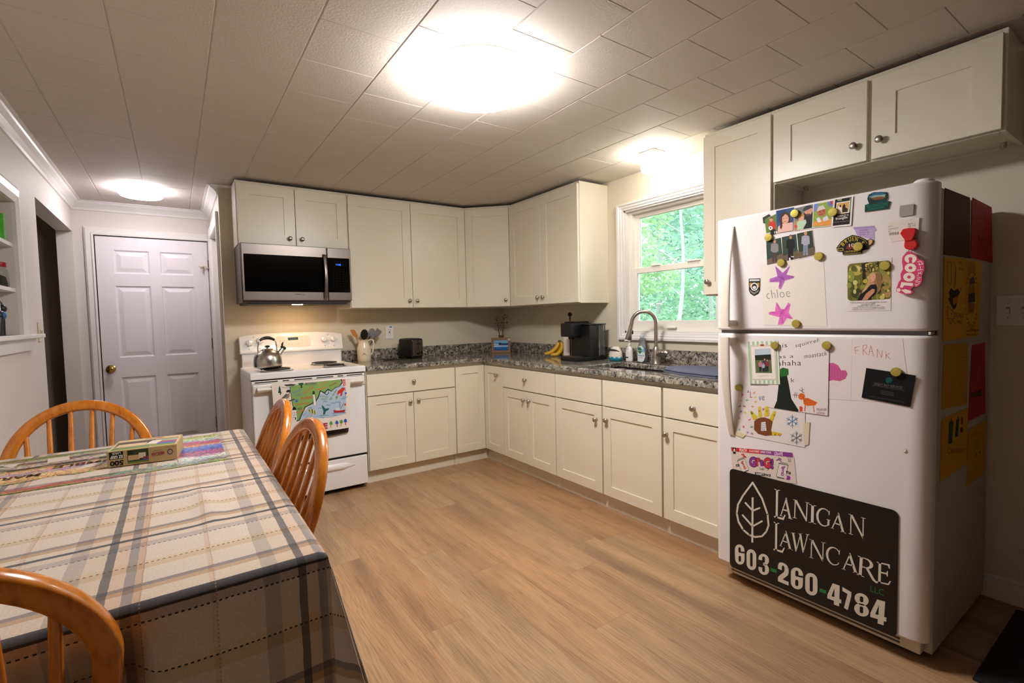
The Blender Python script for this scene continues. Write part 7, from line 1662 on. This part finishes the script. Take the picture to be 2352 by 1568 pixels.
# ================================================================ woods outside the window
rg = random.Random(21)
gm = MB(); NX, NY = 12, 12; vs = []; fs = []
for i in range(NX+1):
    for j in range(NY+1):
        x = .5+34*i/NX; y = -12+44*j/NY; vs.append((x, y, -.5+.05*x+.15*math.sin(x*.7+j)))
for i in range(NX):
    for j in range(NY): fs.append((i*(NY+1)+j, (i+1)*(NY+1)+j, (i+1)*(NY+1)+j+1, i*(NY+1)+j+1))
gm.add(vs, fs); struct(obj('ground', gm, M('forest_floor', '#7A8A55', .9, bump=(3, .5, .1)), smooth=60))
def leaf_mat(name, c1, c2):
    t = NT(name); c = t.coord(); n = t.noise(c, 2.2, 2)
    t.set(Base_Color=t.mix(n, c1, c2), Roughness=.6)
    t.put(t.b.inputs['Subsurface Weight'], .0)
    tr = t.n('ShaderNodeBsdfTranslucent', Color=t.mix(n, c1, c2)); mx = t.n('ShaderNodeMixShader', i0=.45, i1=t.b.outputs[0], i2=tr.outputs[0])
    t.t.links.new(mx.outputs[0], t.t.nodes['Material Output'].inputs['Surface']); return t.m
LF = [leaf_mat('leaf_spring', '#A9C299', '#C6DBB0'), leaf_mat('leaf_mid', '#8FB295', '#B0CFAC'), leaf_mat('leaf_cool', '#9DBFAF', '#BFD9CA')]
BK = M('bark_grey', '#A6A8A2', .9, bump=(14, .6, .02))
def leaves(mb, c, R_, n, sz):
    for _ in range(n):
        while True:
            p = Vector((rg.uniform(-1, 1), rg.uniform(-1, 1), rg.uniform(-1, 1)))
            if p.length < 1: break
        p = Vector((c[0]+p.x*R_[0], c[1]+p.y*R_[1], c[2]+p.z*R_[2])); a = Vector((rg.gauss(0, 1), rg.gauss(0, 1), rg.gauss(0, .6))).normalized(); b_ = a.orthogonal().normalized()*.55; s_ = sz*rg.uniform(.6, 1.3)
        mb.add([p-a*s_, p+b_*s_, p+a*s_, p-b_*s_], [(0, 1, 2, 3)])
def tree(x, y, h, tr, label, k, nl, lean=0., low=.5, br=5):
    g = -.5+.05*x; r = thing('tree', label, 'tree', (x, y, g), 'trees in the woods behind the window')
    top = Vector((x+lean, y+lean*.6, g+h)); base_ = Vector((x, y, g-.2)); path = [base_.lerp(top, f)+Vector((rg.uniform(-.06, .06), rg.uniform(-.06, .06), 0))*min(1, f*4) for f in (0, .12, .25, .4, .55, .7, .85, 1)]
    part('trunk', MB().tube(smooth_path(path, 3), [tr*(1-.8*i/21) for i in range(22)], 9), BK, r, smooth=60)
    lf = MB(); bb_ = MB()
    for i in range(br):
        f = low+(.95-low)*i/br; p = base_.lerp(top, f); a = rg.uniform(0, 2*PI); L = h*rg.uniform(.14, .26); e = p+Vector((math.cos(a)*L, math.sin(a)*L, L*.6))
        bb_.tube([p, p.lerp(e, .5)+Vector((0, 0, L*.06)), e], [tr*.32, tr*.2, tr*.07], 6)
        leaves(lf, e, (L*.75, L*.75, L*.5), nl//br, .085)
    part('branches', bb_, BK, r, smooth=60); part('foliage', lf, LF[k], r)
wdir = Vector((2.85, 2.25, 0)).normalized(); wperp = Vector((-wdir.y, wdir.x, 0))
kinds = ('slender pale green tree in the woods', 'bushy green tree in the woods', 'bluish green tree in the woods')
for d_, s_, h, tr, k, nl, lean, low in ((6.2, -.35, 5.2, .055, 0, 1500, .5, .38), (8.5, .75, 6.5, .06, 2, 1700, -.3, .35), (9.5, -1.2, 6., .07, 1, 1800, .2, .25), (12, .1, 7., .09, 0, 2200, .5, .25), (13, 1.9, 7., .09, 1, 2200, 0, .2), (14, -2.2, 7.5, .1, 2, 2200, -.4, .2), (16, 1.0, 8., .1, 0, 2200, .4, .2), (17, -.9, 8., .1, 1, 2400, .2, .2), (18, 2.9, 8., .1, 2, 2400, 0, .2)):
    p = Vector((0, -2.05, 0))+wdir*d_+wperp*s_
    tree(p.x, p.y, h, tr, kinds[k], k, nl, lean, low)
us_ = MB()
for _ in range(230):
    d_ = rg.uniform(7, 21); s_ = rg.uniform(-1, 1)*(1.2+d_*.30); p = Vector((0, -2.05, 0))+wdir*d_+wperp*s_
    hgt = rg.uniform(.5, 1.9)*(.6+d_*.05); leaves(us_, (p.x, p.y, -.5+.05*p.x+hgt*.6), (.7, .7, hgt*.6), 90, .075)
o = obj('undergrowth', us_, LF[1]); o['kind'] = 'stuff'; tag(o, 'dense green undergrowth between the trees outside the window', 'undergrowth')
fb = MB()
for _ in range(380):
    d_ = rg.uniform(20, 26); s_ = rg.uniform(-1, 1)*10; p = Vector((0, -2.05, 0))+wdir*d_+wperp*s_
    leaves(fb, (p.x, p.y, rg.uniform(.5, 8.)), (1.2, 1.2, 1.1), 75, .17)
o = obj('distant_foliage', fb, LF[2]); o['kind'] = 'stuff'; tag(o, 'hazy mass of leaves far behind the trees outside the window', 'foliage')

# ================================================================ world, camera, view
wld = bpy.data.worlds.new('overcast'); SC.world = wld; wld.use_nodes = True
wn = wld.node_tree; bg = wn.nodes['Background']; bg.inputs[0].default_value = (.80, .92, 1., 1); bg.inputs[1].default_value = E_SKY
cd = bpy.data.cameras.new('camera'); cam = bpy.data.objects.new('camera', cd); COL.objects.link(cam)
cd.sensor_fit = 'HORIZONTAL'; cd.sensor_width = 36.; cd.lens = FPX/IW*36.; cd.clip_start = .02
m = Matrix(((CR.x, CU.x, -CF.x, CAM.x), (CR.y, CU.y, -CF.y, CAM.y), (CR.z, CU.z, -CF.z, CAM.z), (0, 0, 0, 1)))
cam.matrix_world = m
SC.camera = cam
SC.view_settings.view_transform = 'Standard'; SC.view_settings.look = 'None'; SC.view_settings.exposure = EXPO; SC.view_settings.gamma = 1.
SC.cycles.use_denoising = True
SC.cycles.use_adaptive_sampling = True; SC.cycles.adaptive_threshold = .12; SC.cycles.adaptive_min_samples = 16; SC.cycles.max_bounces = 7; SC.cycles.diffuse_bounces = 3; SC.cycles.glossy_bounces = 3; SC.cycles.caustics_reflective = False; SC.cycles.caustics_refractive = False; SC.cycles.transparent_max_bounces = 12
SC.cycles.sample_clamp_indirect = 8.
